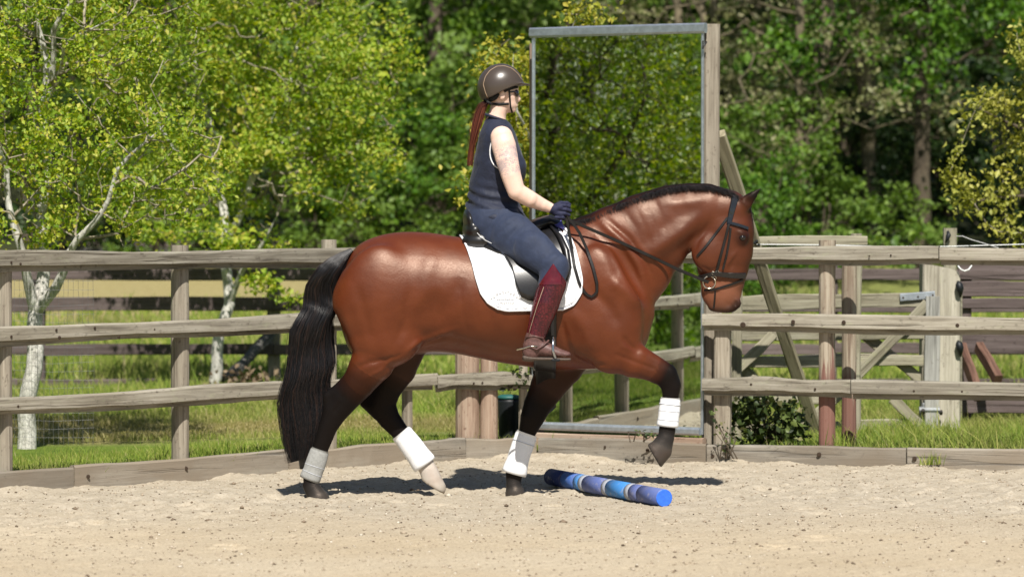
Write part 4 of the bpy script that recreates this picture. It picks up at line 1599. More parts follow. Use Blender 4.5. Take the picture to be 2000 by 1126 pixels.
# trees that close the view to the left, seen only in the mirror, and round the far side of the arena
mk = 0
MT = [(13.5, -3.5), (13.5, -.6), (13.5, 2.4), (18, -5), (18, -2), (18, 1.2), (18, 4.4), (24, -6), (24, -2.8), (24, .4), (24, 3.8), (24, 7)]
for i, (sd_, t_) in enumerate(MT):
    x, y = .6 - .946 * sd_ + .322 * t_, 23.6 - .322 * sd_ - .946 * t_
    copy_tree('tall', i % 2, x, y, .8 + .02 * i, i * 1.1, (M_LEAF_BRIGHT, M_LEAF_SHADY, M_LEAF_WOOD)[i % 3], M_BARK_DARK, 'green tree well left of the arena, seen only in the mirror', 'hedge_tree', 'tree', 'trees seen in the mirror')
for i, (sd_, t_) in enumerate(((11.8, -2.2), (12.2, 0.2), (11.9, 2.2), (14, 4), (14.5, -5))):
    x, y = .6 - .946 * sd_ + .322 * t_, 23.6 - .322 * sd_ - .946 * t_
    copy_tree('bush', i % 2, x, y, .9, i * 1.9, M_LEAF_WOOD, M_BARK_DARK, 'bush left of the arena, seen only in the mirror', 'hedge_bush', 'bush', 'bushes seen in the mirror')


# ---- low plants
def sprig(name, spots, lsz, n, sig, mat, label, cat, base, seed=1, up=.2, stemm=None):
    rs = np.random.RandomState(seed)
    root = empty(name, base, label, cat)
    cs = []
    mb = MB()
    for c in spots:
        c = np.array(c)
        cs.append(c + rs.normal(0, 1, (n, 3)) * np.array(sig))
        b = Vector(base) + Vector((rs.normal(0, .04), rs.normal(0, .03), 0))
        mid = (b + Vector(c)) / 2 + Vector((rs.normal(0, .04), rs.normal(0, .04), .03))
        mb.tube([b, mid, Vector(c)], [.005, .004, .002], 5)
    obj('foliage', leaves_mesh('foliage', np.concatenate(cs), lsz, rs, up, aspect=.7), mat, root)
    mb.build('stems', stemm or M_BARK_DARK, root)
    return root


rs = np.random.RandomState(5)
sp = []
for k in range(46):
    u = rs.uniform(1436, 1560); top = 775 + 55 * abs((u - 1480) / 90.0) ** 1.5
    v = rs.uniform(top, 862)
    sp.append(W(u, v, 24.0 + rs.uniform(-.18, .35)))
sprig('bramble_bush', sp, .05, 24, (.05, .05, .045), M_LEAF_BRAMBLE, 'low dark bramble bush under the rails at the foot of the leaning stay', 'bush', W(1495, 868, 24.15), 3)
sprig('ivy_sprig', [W(u, v, 24.08) for u, v in ((985, 738), (1000, 730), (1015, 735), (1025, 742), (990, 752), (1008, 748), (1018, 728))], .036, 9, (.026, .02, .022), M_LEAF_BRAMBLE,
      'small ivy sprig on the bottom rail beside the split posts', 'plant', W(1000, 762, 24.12), 4)
sprig('weed', [W(u, v, 23.45) for u, v in ((1392, 808), (1400, 822), (1412, 838), (1420, 852), (1425, 868), (1398, 845), (1418, 878))], .03, 7, (.02, .02, .02), M_LEAF_BRAMBLE,
      'straggly weed growing up the mirror post through the kickboard', 'plant', W(1418, 895, 23.45), 6)
sprig('weed', [W(u, v, 23.6) for u, v in ((1243, 848), (1252, 842), (1262, 850), (1270, 846))], .03, 5, (.02, .02, .012), M_LEAF_BRAMBLE,
      'small brownish weed below the mirror beside the raised hoof', 'plant', W(1255, 862, 23.65), 7)
sprig('dead_brush', [W(u, v, 31.0) for u, v in ((470, 740), (490, 730), (510, 745), (450, 750), (430, 755), (480, 750))], .05, 26, (.09, .05, .05), leafmat('dead_leaf', [(0, (.12, .08, .05)), (1, (.32, .24, .15))], .1),
      'dry brown brush heaped at the foot of the propped log', 'brush', W(470, 770, 31.0), 8)
for i, (u, v, lab) in enumerate(((1826, 892, 'tuft of grass sprouting through the sand against the right kickboard'),)):
    pass


# ---- grass: blades on the verge and in the meadow
def grass_blades(name, n, sampler, hfun, rs, mat, wid=0.004):
    x, y = sampler(n, rs)
    n = len(x)
    z = terrain(x, y) + 0.01
    h = hfun(x, y) * np.exp(rs.normal(0, .3, n))
    a = rs.rand(n) * 6.28
    ln = rs.normal(0, .45, n) * h
    dx, dy = np.cos(a), np.sin(a)
    w = wid * (0.7 + .6 * rs.rand(n)) * (y / 25.0)
    p = np.stack([x, y, z], 1)
    sd = np.stack([-dy, dx, 0 * x], 1)
    # face blades mostly to any side
    ld = np.stack([np.cos(a + 1.2) * ln, np.sin(a + 1.2) * ln, 0 * x], 1)
    upv = np.stack([0 * x, 0 * x, h], 1)
    v0 = p - sd * w[:, None]
    v1 = p + sd * w[:, None]
    v2 = p + upv * .55 + ld * .35 + sd * (w * .8)[:, None]
    v3 = p + upv * .55 + ld * .35 - sd * (w * .8)[:, None]
    v4 = p + upv * .97 + ld
    V = np.stack([v0, v1, v2, v3, v4], 1).reshape(-1, 3)
    i = np.arange(n) * 5
    F3 = np.concatenate([np.stack([i, i + 1, i + 2], 1), np.stack([i, i + 2, i + 3], 1), np.stack([i + 3, i + 2, i + 4], 1)])
    return obj(name, new_mesh(name, V, F3), mat, kind='stuff')


def grassmat():
    t = NT('grass_blade')
    g = t.n('ShaderNodeNewGeometry')
    green = t.ramp(g.outputs['Random Per Island'], [(0.0, (0.125, 0.20, 0.028)), (0.4, (0.23, 0.325, 0.045)), (0.75, (0.33, 0.40, 0.07)), (0.93, (0.42, 0.41, 0.11)), (1.0, (0.48, 0.42, 0.21))])
    dry = t.ramp(g.outputs['Random Per Island'], [(0.0, (0.15, 0.15, 0.03)), (0.4, (0.30, 0.26, 0.09)), (1.0, (0.44, 0.37, 0.19))])
    co = t.coord('Object')
    sep = t.n('ShaderNodeSeparateXYZ')
    t.l(co, sep.inputs[0])
    wob = t.math('MULTIPLY_ADD', t.noise(co, 0.9, 3, 0.5), 1.6)
    wob.node.inputs[2].default_value = -0.8
    yy = t.math('ADD', sep.outputs[1], wob)
    strip = t.ramp(t.math('DIVIDE', yy, 100.0), [(0.252, 0.0), (0.258, 0.9), (0.274, 0.9), (0.282, 0.0)])
    lf_ = t.ramp(t.math('MULTIPLY_ADD', sep.outputs[0], 0.05), [(0.49, 1.0), (0.54, 0.3)])
    lf_.node.inputs[0].links[0].from_node.inputs[2].default_value = 0.5
    c = t.mix(t.math('MULTIPLY', strip, lf_), green, dry)
    n2 = t.noise(co, 0.7, 3, 0.6)
    c = t.mix(t.ramp(n2, [(0.46, 0.0), (0.66, 0.5)]), c, dry)
    b = t.bsdf(c, 0.55, 0.3)
    tr = t.n('ShaderNodeBsdfTranslucent')
    t.l(c, tr.inputs[0])
    mx = t.n('ShaderNodeMixShader')
    mx.inputs[0].default_value = 0.3
    t.l(b.outputs[0], mx.inputs[1]); t.l(tr.outputs[0], mx.inputs[2])
    t.l(mx.outputs[0], t.out.inputs[0])
    return t.m


M_BLADE = grassmat()


def samp_near(n, rs):
    x = rs.uniform(-5.6, 4.6, n)
    y = fence_y(x) + 0.06 + 2.2 * rs.rand(n) ** 1.15
    ok = np.abs(x) < 0.155 * y + .3
    return x[ok], y[ok]


def samp_mid(n, rs):
    y = 25.4 + 7.5 * rs.rand(n)
    x = rs.uniform(-.16, .16, n) * y
    ok = y > fence_y(x) + 1.6
    return x[ok], y[ok]


def samp_far(n, rs):
    y = 32.4 + 9 * rs.rand(n)
    x = rs.uniform(-.16, .16, n) * y
    return x, y


def samp_left(n, rs):
    x = rs.uniform(-11, -4.0, n)
    y = fence_y(x) + .06 + 5.5 * rs.rand(n)
    return x, y


def h_near(x, y):
    d = y - fence_y(x)
    rt = np.clip((x - 1.6) / 1.0, 0, 1)
    return (0.03 + 0.018 * (1 + fnoise(x * 2, y * 2, None, 4, 2))) * (1 + 1.1 * rt) + 0.04 * np.exp(-d / .1)


def h_mid(x, y):
    strip = np.exp(-((y - 26.6) / 1.0) ** 2) * np.clip((1.0 - x) / 1.0, 0, 1)
    return (0.05 + 0.024 * fnoise(x * 1.5, y * 1.5, None, 5, 3)) * (1 - .6 * strip) + .08 * np.exp(-((y - 29.3) / 1.0) ** 2)


grs = np.random.RandomState(77)
grass_blades('verge_grass', 90000, samp_near, h_near, grs, M_BLADE, .0034)
grass_blades('meadow_grass', 100000, samp_mid, h_mid, grs, M_BLADE, .0042)
grass_blades('far_grass', 26000, samp_far, lambda x, y: .13 + .06 * fnoise(x, y, None, 6, 2), grs, M_BLADE, .007)
grass_blades('left_grass', 60000, samp_left, h_near, grs, M_BLADE, .005)
# single tuft in the sand
tf = np.random.RandomState(3)
def samp_tuft(n, rs):
    return 2.71 + rs.normal(0, .035, n), fence_y(2.71 + 0 * np.arange(n)) - .03 + rs.normal(0, .012, n)
o = grass_blades('grass_tuft', 60, samp_tuft, lambda x, y: .07 + 0 * x, tf, M_BLADE, .003)
tag(o, 'tuft of grass sprouting from the sand against the right kickboard', 'grass tuft')
o['kind'] = 'thing'

# ---- wire netting round the white trunk
net = empty('wire_netting', W(100, 860, 24.3), 'fine wire netting guard standing round the white trunk at left', 'netting')
mb = MB()
for k in range(17):
    u = 28 + k * 9.6
    mb.tube([W(u, 545, 24.35 + .1 * math.sin(k)), W(u + 3 * math.sin(k * 2.1), 700, 24.35 + .1 * math.sin(k)), W(u, 868, 24.35 + .1 * math.sin(k))], .0011, 3, caps=False)
for k in range(20):
    v = 548 + k * 16
    mb.tube([W(26, v + 2 * math.sin(k), 24.35), W(100, v + 2, 24.33), W(184, v + 2 * math.sin(k * 1.7), 24.37)], .0011, 3, caps=False)
mb.build('wire_mesh', M_WIRE, net)

# ================================================================== HORSE
YH = 20.95


def hx(u, v, dy=0.0):
    p = P(u, v, YH + dy)
    return p.x, p.z


def ST(rows, pal=None):
    """Rows (u, v, half height px, half width m, y offset[, colour]) to tube stations in metres, y relative to the horse's middle."""
    out, cols = [], []
    for r in rows:
        y0 = r[4] if len(r) > 4 else 0.0
        x, z = hx(r[0], r[1], y0)
        s = (YH + y0) / 7000.0
        out.append((x, z, r[2] * s, r[3], y0))
        cols.append(r[5] if len(r) > 5 else 'B')
    return out, cols


def plane(u, v, nu, nv, dy=0.0):
    x, z = hx(u, v, dy)
    l = math.hypot(nu, nv)
    return (x, z), (nu / l, -nv / l)


def resamp(pts, n):
    pts = np.array(pts, float)
    s = np.concatenate([[0], np.cumsum(np.linalg.norm(np.diff(pts, axis=0), axis=1))])
    q = np.linspace(0, s[-1], n)
    return np.stack([np.interp(q, s, pts[:, k]) for k in range(pts.shape[1])], 1)


COAT = {'B': (0.094, 0.0188, 0.0050), 'N': (0.073, 0.0168, 0.0061), 'D': (0.030, 0.009, 0.0045), 'K': (0.0055, 0.0045, 0.0045), 'W': (0.52, 0.48, 0.42),
        'H': (0.05, 0.044, 0.038), 'G': (0.035, 0.032, 0.03), 'L': (0.42, 0.38, 0.32), 'M': (0.165, 0.062, 0.034), 'S': (0.03, 0.012, 0.008)}

TRUNK = [(657, 588, 600, .04), (661, 552, 640, .10), (668, 524, 668, .145), (678, 500, 688, .185), (692, 481, 698, .225), (710, 470, 704, .255), (740, 459, 705, .285), (775, 453, 700, .303), (800, 452, 692, .303), (840, 454, 686, .297), (880, 460, 688, .296),
         (930, 468, 698, .306), (980, 469, 708, .316), (1030, 460, 716, .314), (1075, 446, 719, .295), (1115, 436, 721, .265), (1155, 443, 721, .245), (1198, 470, 716, .232), (1232, 506, 698, .205), (1252, 532, 678, .175), (1266, 560, 658, .13), (1274, 585, 640, .08), (1278, 606, 620, .03)]


def loft_rows(rows):
    out = []
    for u, vt, vb, w in rows:
        x, zt = hx(u, vt)
        zb = hx(u, vb)[1]
        out.append((x, (zt + zb) / 2, (zt - zb) / 2, w))
    return out


neck = ST([(1165, 540, 112, .17, 0, 'B'), (1215, 503, 105, .145, 0, 'B'), (1262, 464, 87, .125, 0, 'N'), (1305, 437, 71, .108, 0, 'N'), (1345, 421, 59, .10, 0, 'N'), (1383, 413, 50, .09, 0, 'N'), (1410, 410, 38, .08, 0, 'N')])
head = ST([(1421, 417, 46, .083, 0, 'N'), (1418, 450, 55, .096, 0, 'N'), (1414, 488, 57, .092, 0, 'N'), (1412, 518, 51, .078, 0, 'N'), (1411, 546, 44, .062, 0, 'M'), (1409, 568, 40, .057, 0, 'M'), (1409, 584, 26, .05, 0, 'M')])
legs = {
    'NH': ST([(742, 590, 92, .125, -.175, 'B'), (750, 650, 70, .115, -.175, 'B'), (728, 705, 43, .088, -.165, 'B'), (702, 745, 33, .066, -.155, 'D'), (674, 777, 29, .05, -.145, 'K'), (655, 803, 25, .042, -.14, 'K'), (641, 832, 19, .033, -.14, 'K'), (627, 872, 16, .028, -.135, 'K'), (612, 918, 16, .028, -.13, 'K'), (604, 938, 17, .031, -.13, 'K'), (609, 955, 15, .029, -.13, 'K')]),
    'FH': ST([(770, 600, 82, .12, .165, 'B'), (785, 655, 58, .105, .155, 'D'), (772, 715, 43, .08, .145, 'S'), (752, 755, 34, .06, .14, 'K'), (744, 787, 29, .046, .135, 'K'), (760, 817, 22, .034, .13, 'K'), (790, 853, 16, .028, .13, 'K'), (818, 890, 17, .028, .13, 'K'), (832, 909, 18, .031, .13, 'W'), (839, 922, 16, .03, .13, 'W')]),
    'FF': ST([(1120, 650, 72, .10, .14, 'B'), (1095, 708, 48, .08, .135, 'D'), (1070, 755, 35, .06, .13, 'S'), (1051, 788, 28, .047, .125, 'K'), (1040, 814, 24, .043, .12, 'K'), (1029, 845, 17, .031, .12, 'K'), (1015, 885, 15, .027, .12, 'K'), (1004, 925, 17, .03, .12, 'K'), (1003, 944, 14, .028, .12, 'K')]),
    'NF': ST([(1165, 630, 82, .10, -.15, 'B'), (1197, 678, 52, .088, -.155, 'B'), (1236, 702, 35, .068, -.15, 'B'), (1272, 717, 27, .051, -.14, 'N'), (1300, 732, 24, .043, -.135, 'K'), (1311, 752, 20, .037, -.13, 'K'), (1309, 782, 15, .028, -.13, 'K'), (1305, 822, 15, .027, -.13, 'K'), (1303, 840, 17, .03, -.13, 'K'), (1300, 856, 15, .028, -.13, 'K')]),
}
hoofs = {
    'NH': (ST([(611, 953, 16, .038, -.13, 'G'), (622, 975, 22, .055, -.13, 'H'), (625, 985, 22, .055, -.13, 'H')]), None),
    'FH': (ST([(838, 920, 18, .038, .13, 'W'), (845, 940, 20, .048, .13, 'L'), (849, 952, 22, .055, .13, 'L')]), plane(841, 948, -.53, .85, .13)),
    'FF': (ST([(1003, 946, 15, .036, .12, 'G'), (1006, 962, 19, .05, .12, 'H'), (1008, 975, 21, .052, .12, 'H')]), None),
    'NF': (ST([(1300, 856, 17, .036, -.13, 'G'), (1290, 878, 23, .046, -.13, 'H'), (1272, 894, 27, .052, -.13, 'H')]), plane(1277, 890, -.86, .5, -.13)),
}
prims = []      # (prim, colours, k)
prims.append((Loft(loft_rows(TRUNK)), ['B'], .03))
prims.append((Tube(neck[0]), neck[1], .055))
prims.append((Tube(head[0]), head[1], .022))
for k, (s, c) in legs.items():
    kk = .05 if k in ('NH', 'FH') else .045
    prims.append((Tube(s), c, kk))
for k, ((s, c), cl) in hoofs.items():
    prims.append((Tube(s, cl), c, .006))


def BL(u, v, y, ru, rv, ry, col, k=.02, ang=0.0):
    x, z = hx(u, v, y)
    s = (YH + y) / 7000
    prims.append((Ball((x, y, z), (ru * s, ry, rv * s), ang), [col], k))


for sg in (-1, 1):
    BL(1386, 492, .058 * sg, 36, 40, .042, 'N', .02)          # cheek
    BL(1448, 464, .066 * sg, 15, 16, .027, 'K', .012)         # eye socket
    BL(1437, 592, .026 * sg, 11, 12, .022, 'K', .012)         # nostril rim
    BL(1400, 600, .012 * sg, 17, 9, .026, 'K', .012)          # lower lip
    BL(1420, 602, .014 * sg, 20, 9, .030, 'K', .010)          # upper lip
    BL(1195, 560, .185 * sg, 46, 85, .07, 'B', .05, .45)      # shoulder blade
    BL(1200, 640, .165 * sg, 50, 50, .08, 'B', .05)           # point of shoulder, upper arm
    BL(740, 565, .205 * sg, 60, 85, .085, 'B', .07)           # haunch
    BL(782, 668, .205 * sg, 36, 34, .055, 'B', .04)           # stifle
    BL(1300, 470, .075 * sg, 80, 22, .05, 'N', .035, .62)     # neck muscle
BL(1236, 645, 0, 30, 45, .13, 'B', .04)
prims.append((Tube(ST([(1120, 438, 10, .03, 0), (1182, 418, 11, .034, 0), (1220, 400, 11, .034, 0), (1260, 385, 11, .034, 0), (1300, 373, 11, .034, 0), (1345, 368, 11, .034, 0), (1385, 369, 11, .03, 0), (1425, 380, 8, .02, 0)])[0]), ['K'] * 8, .006))
prims.append((Tube(ST([(1455, 400, 12, .03, 0), (1462, 440, 10, .035, 0), (1460, 480, 8, .035, 0), (1453, 520, 8, .03, 0), (1446, 560, 6, .025, 0)])[0]), ['D'] * 5, .006))
BL(818, 676, 0, 17, 15, .05, 'K', .02)                        # sheath
xk, zk = hx(640, 774, -.15)
prims.append((Tube(ST([(672, 752, 12, .025, -.15), (640, 774, 11, .022, -.147), (644, 800, 10, .02, -.142)])[0]), ['K', 'K', 'K'], .02))
prims.append((Tube(ST([(728, 756, 12, .025, .14), (713, 785, 12, .022, .14), (735, 806, 10, .02, .135)])[0]), ['K', 'K', 'K'], .02))
# ears
for sg, du, dv in ((-1, 0, 0), (1, -6, 3)):
    prims.append((Tube(ST([(1444 + du, 412 + dv, 13, .022, .045 * sg, 'N'), (1457 + du, 396 + dv, 13, .022, .055 * sg, 'D'), (1470 + du, 382 + dv, 9, .014, .06 * sg, 'K'), (1484 + du, 369 + dv, 2.5, .004, .062 * sg, 'K')])[0]), ['N', 'D', 'K', 'K'], .010))

fld = Field((-1.22, -.42, -.04), (1.56, .42, 1.86), .0105)
for pr, c, k in prims:
    fld.add(pr, k)
# hollows: behind the elbow, in front of the stifle, throat, nostril, ear cups
def CUT(u, v, y, ru, rv, ry, k=.02, ang=0.0):
    x, z = hx(u, v, y)
    s = (YH + y) / 7000
    fld.add(Ball((x, y, z), (ru * s, ry, rv * s), ang), k, 'cut')


for sg in (-1, 1):
    CUT(1438, 592, .052 * sg, 5, 7, .016, .006)
    CUT(1135, 668, .30 * sg, 14, 48, .045, .03, -.2)
    CUT(1236, 530, .185 * sg, 16, 70, .055, .04, .5)          # line in front of the shoulder
    CUT(835, 628, .325 * sg, 26, 60, .05, .04, -.35)          # flank hollow
    CUT(1462, 394, .085 * sg, 7, 13, .018, .008, .75)
    CUT(1400, 585, .064 * sg, 22, 4, .008, .008, -.2)         # corner of the mouth
HV, HQ = fld.mesh(3)


def vnormals(V, Q):
    n = np.cross(V[Q[:, 2]] - V[Q[:, 0]], V[Q[:, 3]] - V[Q[:, 1]])
    N = np.zeros_like(V)
    for k in range(4):
        for a in range(3):
            N[:, a] += np.bincount(Q[:, k], weights=n[:, a], minlength=len(V))
    return N / (np.linalg.norm(N, axis=1)[:, None] + 1e-12)


HN = vnormals(HV, HQ)
DISP = np.zeros(len(HV))


def stroke(pix, wid, amp, ends=True):
    """Raise (or sink) the flesh along a line seen from the side, on both flanks."""
    global DISP
    pts = np.array([hx(u, v, -.2) for u, v in resamp(pix, 24)])
    d = np.full(len(HV), 9.0)
    w = np.ones(len(HV))
    for i in range(len(pts)):
        q = np.hypot(HV[:, 0] - pts[i, 0], HV[:, 1] * 0 + HV[:, 2] - pts[i, 1])
        f = min(i, len(pts) - 1 - i) / 6.0
        e = min(1.0, .25 + f) if ends else 1.0
        m = q < d
        d = np.where(m, q, d)
        w = np.where(m, e, w)
    DISP = DISP + amp * w * np.exp(-(d / wid) ** 2) * np.clip(np.abs(HN[:, 1]) * 1.6, 0, 1)


# neck and shoulder
stroke([(1172, 432), (1215, 470), (1248, 520), (1266, 572)], .022, .010)
stroke([(1186, 428), (1232, 468), (1266, 520), (1276, 552)], .018, -.011)
stroke([(1158, 445), (1190, 490), (1212, 550)], .030, -.007)
for k in range(5):
    stroke([(1205 + 19 * k, 425 - 10 * k), (1228 + 17 * k, 455 - 6 * k), (1240 + 15 * k, 490 - 7 * k)], .012, -.0022 * (1 if k % 2 else .7))
stroke([(1300, 400), (1340, 395), (1385, 390)], .03, .006)
stroke([(1262, 500), (1310, 470), (1350, 440)], .035, .008)
stroke([(1352, 500), (1366, 470), (1392, 430)], .014, -.008)
stroke([(1190, 545), (1225, 570), (1250, 600)], .04, .014)
stroke([(1150, 560), (1190, 600), (1210, 640)], .035, -.010)
stroke([(1110, 600), (1140, 640), (1160, 690)], .04, .012)
stroke([(1095, 620), (1108, 670), (1128, 712)], .016, -.012)
stroke([(1120, 700), (1150, 712), (1185, 712)], .014, -.008)
stroke([(1215, 655), (1232, 676), (1250, 690)], .014, -.008)
stroke([(1200, 690), (1245, 708), (1285, 722)], .010, -.006)
stroke([(1210, 674), (1250, 688), (1290, 708)], .014, .004)
# barrel and flank
stroke([(840, 655), (900, 662), (970, 682), (1030, 692)], .018, -.004)
stroke([(905, 540), (880, 590), (850, 635)], .04, -.008)
stroke([(850, 490), (832, 540), (828, 610)], .045, .006)
stroke([(890, 640), (850, 655), (815, 668), (790, 690)], .016, .010)
stroke([(880, 655), (840, 668), (808, 682)], .010, -.008)
for k in range(6):
    stroke([(900 + 26 * k, 560), (905 + 26 * k, 610), (915 + 27 * k, 655)], .010, -.0018)
# haunch, thigh, gaskin
stroke([(700, 560), (712, 610), (730, 670)], .028, -.005)
stroke([(800, 560), (795, 620), (770, 680)], .025, -.007)
stroke([(690, 720), (725, 706), (760, 700), (785, 690)], .012, -.008)
stroke([(775, 690), (745, 722), (710, 740)], .010, .005)
stroke([(668, 600), (690, 660), (700, 700)], .03, .006)
stroke([(672, 765), (662, 790), (650, 808)], .010, -.005)
# head
stroke([(1442, 490), (1425, 512), (1408, 535)], .010, .006)
stroke([(1440, 500), (1428, 525), (1420, 548)], .012, -.005)
stroke([(1370, 520), (1390, 530), (1404, 522)], .012, -.005)
stroke([(1442, 452), (1456, 456)], .007, .006)
stroke([(1385, 575), (1400, 560), (1415, 572)], .012, .004)
DISP += .0006 * fnoise(HV[:, 0] * 16, HV[:, 1] * 16, HV[:, 2] * 16, 31, 3)
HV = HV + HN * DISP[:, None]


def coat_colours(V):
    X, Y_, Z = V[:, 0], V[:, 1], V[:, 2]
    acc = np.zeros((len(V), 3)); wsum = np.zeros(len(V))
    for pr, cols, k in prims:
        if isinstance(pr, Tube):
            d, t = pr(X, Y_, Z, True)
            cc = np.array([COAT[c] for c in cols])
            i = np.clip(t.astype(int), 0, len(cc) - 2)
            f = (t - i)[:, None]
            col = cc[i] * (1 - f) + cc[i + 1] * f
        else:
            d = pr(X, Y_, Z)
            col = np.repeat(np.array([COAT[cols[0]]]), len(V), 0)
        w = np.exp(-np.maximum(d, -.01) / .012)
        if k == .006 and len(set(cols)) == 1:      # painted-in markings: dark crest and face
            w = w * (9.0 if cols[0] == 'K' else 4.0)
        acc += col * w[:, None]
        wsum += w
    return acc / wsum[:, None]


hcol = coat_colours(HV)
# darker dorsal stripe, dark crest, smoky mealy tones in the coat
n1 = fnoise(HV[:, 0] * 5, HV[:, 1] * 5, HV[:, 2] * 5, 5, 3)[:, None]
hcol = hcol * (1 + .16 * n1)
HVw = HV + np.array([0, YH, 0])
hme = new_mesh('horse', HVw, HQ, True)
ca = hme.color_attributes.new('coat', 'FLOAT_COLOR', 'POINT')
ca.data.foreach_set('color', np.concatenate([np.clip(hcol, 0, 1), np.ones((len(HV), 1))], 1).astype(np.float32).ravel())


def coatmat():
    t = NT('bay_coat')
    a = t.n('ShaderNodeAttribute', attribute_name='coat')
    co = t.coord('Object')
    hair = t.noise(t.coord('Object', (30, 60, 120)), 3.0, 3, 0.6)
    dap = t.noise(co, 9.0, 3, 0.5)
    vein = t.noise(co, 13.0, 3, 0.55, 1.5)
    c = t.mix(t.ramp(dap, [(0.38, 0.0), (0.66, 0.30)]), a.outputs['Color'], (0.15, 0.036, 0.011), 'MIX')
    lum = t.n('ShaderNodeSeparateColor')
    t.l(a.outputs['Color'], lum.inputs[0])
    isb = t.ramp(lum.outputs[0], [(0.04, 0.0), (0.09, 1.0)])
    c = t.mix(isb, a.outputs['Color'], c)
    nb = t.bump(vein, 0.05, 0.02)
    nb = t.bump(hair, 0.28, 0.003, nb)
    rg = t.ramp(hair, [(0.3, 0.33), (0.7, 0.50)])
    
    b = t.bsdf(c, rg, 0.30, nb)
    t.l(t.ramp(lum.outputs[0], [(0.015, 0.14), (0.08, 0.55)]), b.inputs['Specular IOR Level'])
    b.inputs['Specular Tint'].default_value = (1.0, .80, .66, 1)
    return t.m


horse = obj('horse', hme, coatmat(), None, 'glossy bay horse stepping high in passage with black tail, mane and lower legs', 'horse')
HB = BVHTree.FromPolygons(HVw.tolist(), HQ.tolist())
CAM = Vector((0, 0, 1.7))


def hit(u, v):
    h = HB.ray_cast(CAM, pix_ray(u, v))
    return (h[0], h[1]) if h[0] is not None else (None, None)


# ---- eyes
M_EYE = plain('horse_eye', (0.012, 0.008, 0.006), 0.08, 0.6, 0, 30, .1, 0)
for sg in (-1, 1):
    x, z = hx(1450, 464, .085 * sg)
    mb = MB()
    for i in range(7):
        for j in range(12):
            a, b = math.pi * i / 6, 2 * math.pi * j / 12
            mb.v.append((x + .021 * math.sin(a) * math.cos(b), YH + .086 * sg + .015 * math.cos(a), z + .017 * math.sin(a) * math.sin(b)))
    for i in range(6):
        for j in range(12):
            j2 = (j + 1) % 12
            mb.f.append((i * 12 + j, i * 12 + j2, (i + 1) * 12 + j2, (i + 1) * 12 + j))
    mb.build('eye', M_EYE, horse, True)


# ---- hair: strands along guide curves
def hairmat(name, stops, rough=.38, spec=.45):
    t = NT(name)
    g = t.n('ShaderNodeNewGeometry')
    t.bsdf(t.ramp(g.outputs['Random Per Island'], stops), rough, spec)
    return t.m


def strands(name, curves, mat, parent, r0=.0022, r1=.0006):
    V, Fc = [], []
    n = 0
    ang = np.array([0, 2.094, 4.189])
    for c in curves:
        c = np.asarray(c)
        m = len(c)
        tg = np.gradient(c, axis=0)
        tg /= np.linalg.norm(tg, axis=1)[:, None] + 1e-9
        u = np.cross(tg, np.array([0.3, 1.0, 0.1]))
        u /= np.linalg.norm(u, axis=1)[:, None] + 1e-9
        w = np.cross(tg, u)
        r = (r0 + (r1 - r0) * np.linspace(0, 1, m) ** 2)[:, None]
        rings = np.stack([c + (u * math.cos(a) + w * math.sin(a)) * r for a in ang], 1).reshape(-1, 3)
        V.append(rings)
        i = n + np.arange(m - 1)[:, None] * 3
        for k in range(3):
            k2 = (k + 1) % 3
            Fc.append(np.concatenate([i + k, i + k2, i + 3 + k2, i + 3 + k], 1))
        n += 3 * m
    return obj(name, new_mesh(name, np.concatenate(V), np.concatenate(Fc), True), mat, parent)


hr = np.random.RandomState(8)
M_TAIL = hairmat('tail_hair', [(0.0, (.004, .004, .005)), (0.7, (.011, .010, .011)), (0.86, (.018, .013, .012)), (1.0, (.050, .025, .018))])
# tail: left and right edges of the fall, read down its length
TL = [(684, 485), (655, 491), (626, 508), (606, 545), (586, 610), (570, 665), (560, 715), (554, 770), (554, 830), (561, 880), (570, 926)]
TR = [(690, 492), (684, 500), (672, 530), (664, 575), (655, 625), (645, 680), (640, 730), (640, 780), (638, 830), (632, 880), (622, 905)]


def smooth1(a, it=3):
    for _ in range(it):
        b = a.copy()
        b[1:-1] = (a[:-2] + 2 * a[1:-1] + a[2:]) / 4
        a = b
    return a


NS = 22
tl, tr = smooth1(resamp(TL, NS), 2), smooth1(resamp(TR, NS), 2)
curves = []
for i in range(4800):
    q = hr.beta(1.15, 1.15)
    dep = hr.uniform(-1, 1) * math.sqrt(max(0, 1 - (2 * q - 1) ** 2))
    L = hr.uniform(.93, 1.0) if hr.rand() > .4 else hr.uniform(.74, .97)
    phase = hr.uniform(0, 6.28)
    c = []
    m = max(10, int(NS * L))
    qd = hr.normal(0, .05)
    for k in range(m):
        f = k / (NS - 1)
        qq = q + qd * f * 1.4 + .05 * math.sin(5 * f + phase) * f + .035 * math.sin(14 * f + 7 * q + dep)
        uu = tl[k, 0] + (tr[k, 0] - tl[k, 0]) * qq
        vv = tl[k, 1] + (tr[k, 1] - tl[k, 1]) * qq
        th = .035 + .055 * math.sin(math.pi * min(1, .15 + f * .95)) + .012 * math.sin(9 * f)
        # waves in the upper, thicker part of the tail
        yy = dep * th - .03 * f + .018 * math.sin(17 * f + 2.0 + 1.2 * q) * math.exp(-((f - .32) / .25) ** 2)
        uu += (5.5 * math.sin(f * 24 + 2.5 * q + .8 * dep) + 2.5 * math.sin(f * 41 + 5 * q)) * math.exp(-((f - .36) / .3) ** 2) + 3 * math.sin(f * 15 + phase) * f
        yy += .022 * math.sin(f * 26 + 3 * q) * math.exp(-((f - .36) / .3) ** 2)
        p = P(uu, vv, YH + yy)
        c.append((p.x, p.y, p.z))
    curves.append(c)
strands('tail', curves, M_TAIL, horse, .0017, .0005)
core = MB()
cp, cr = [], []
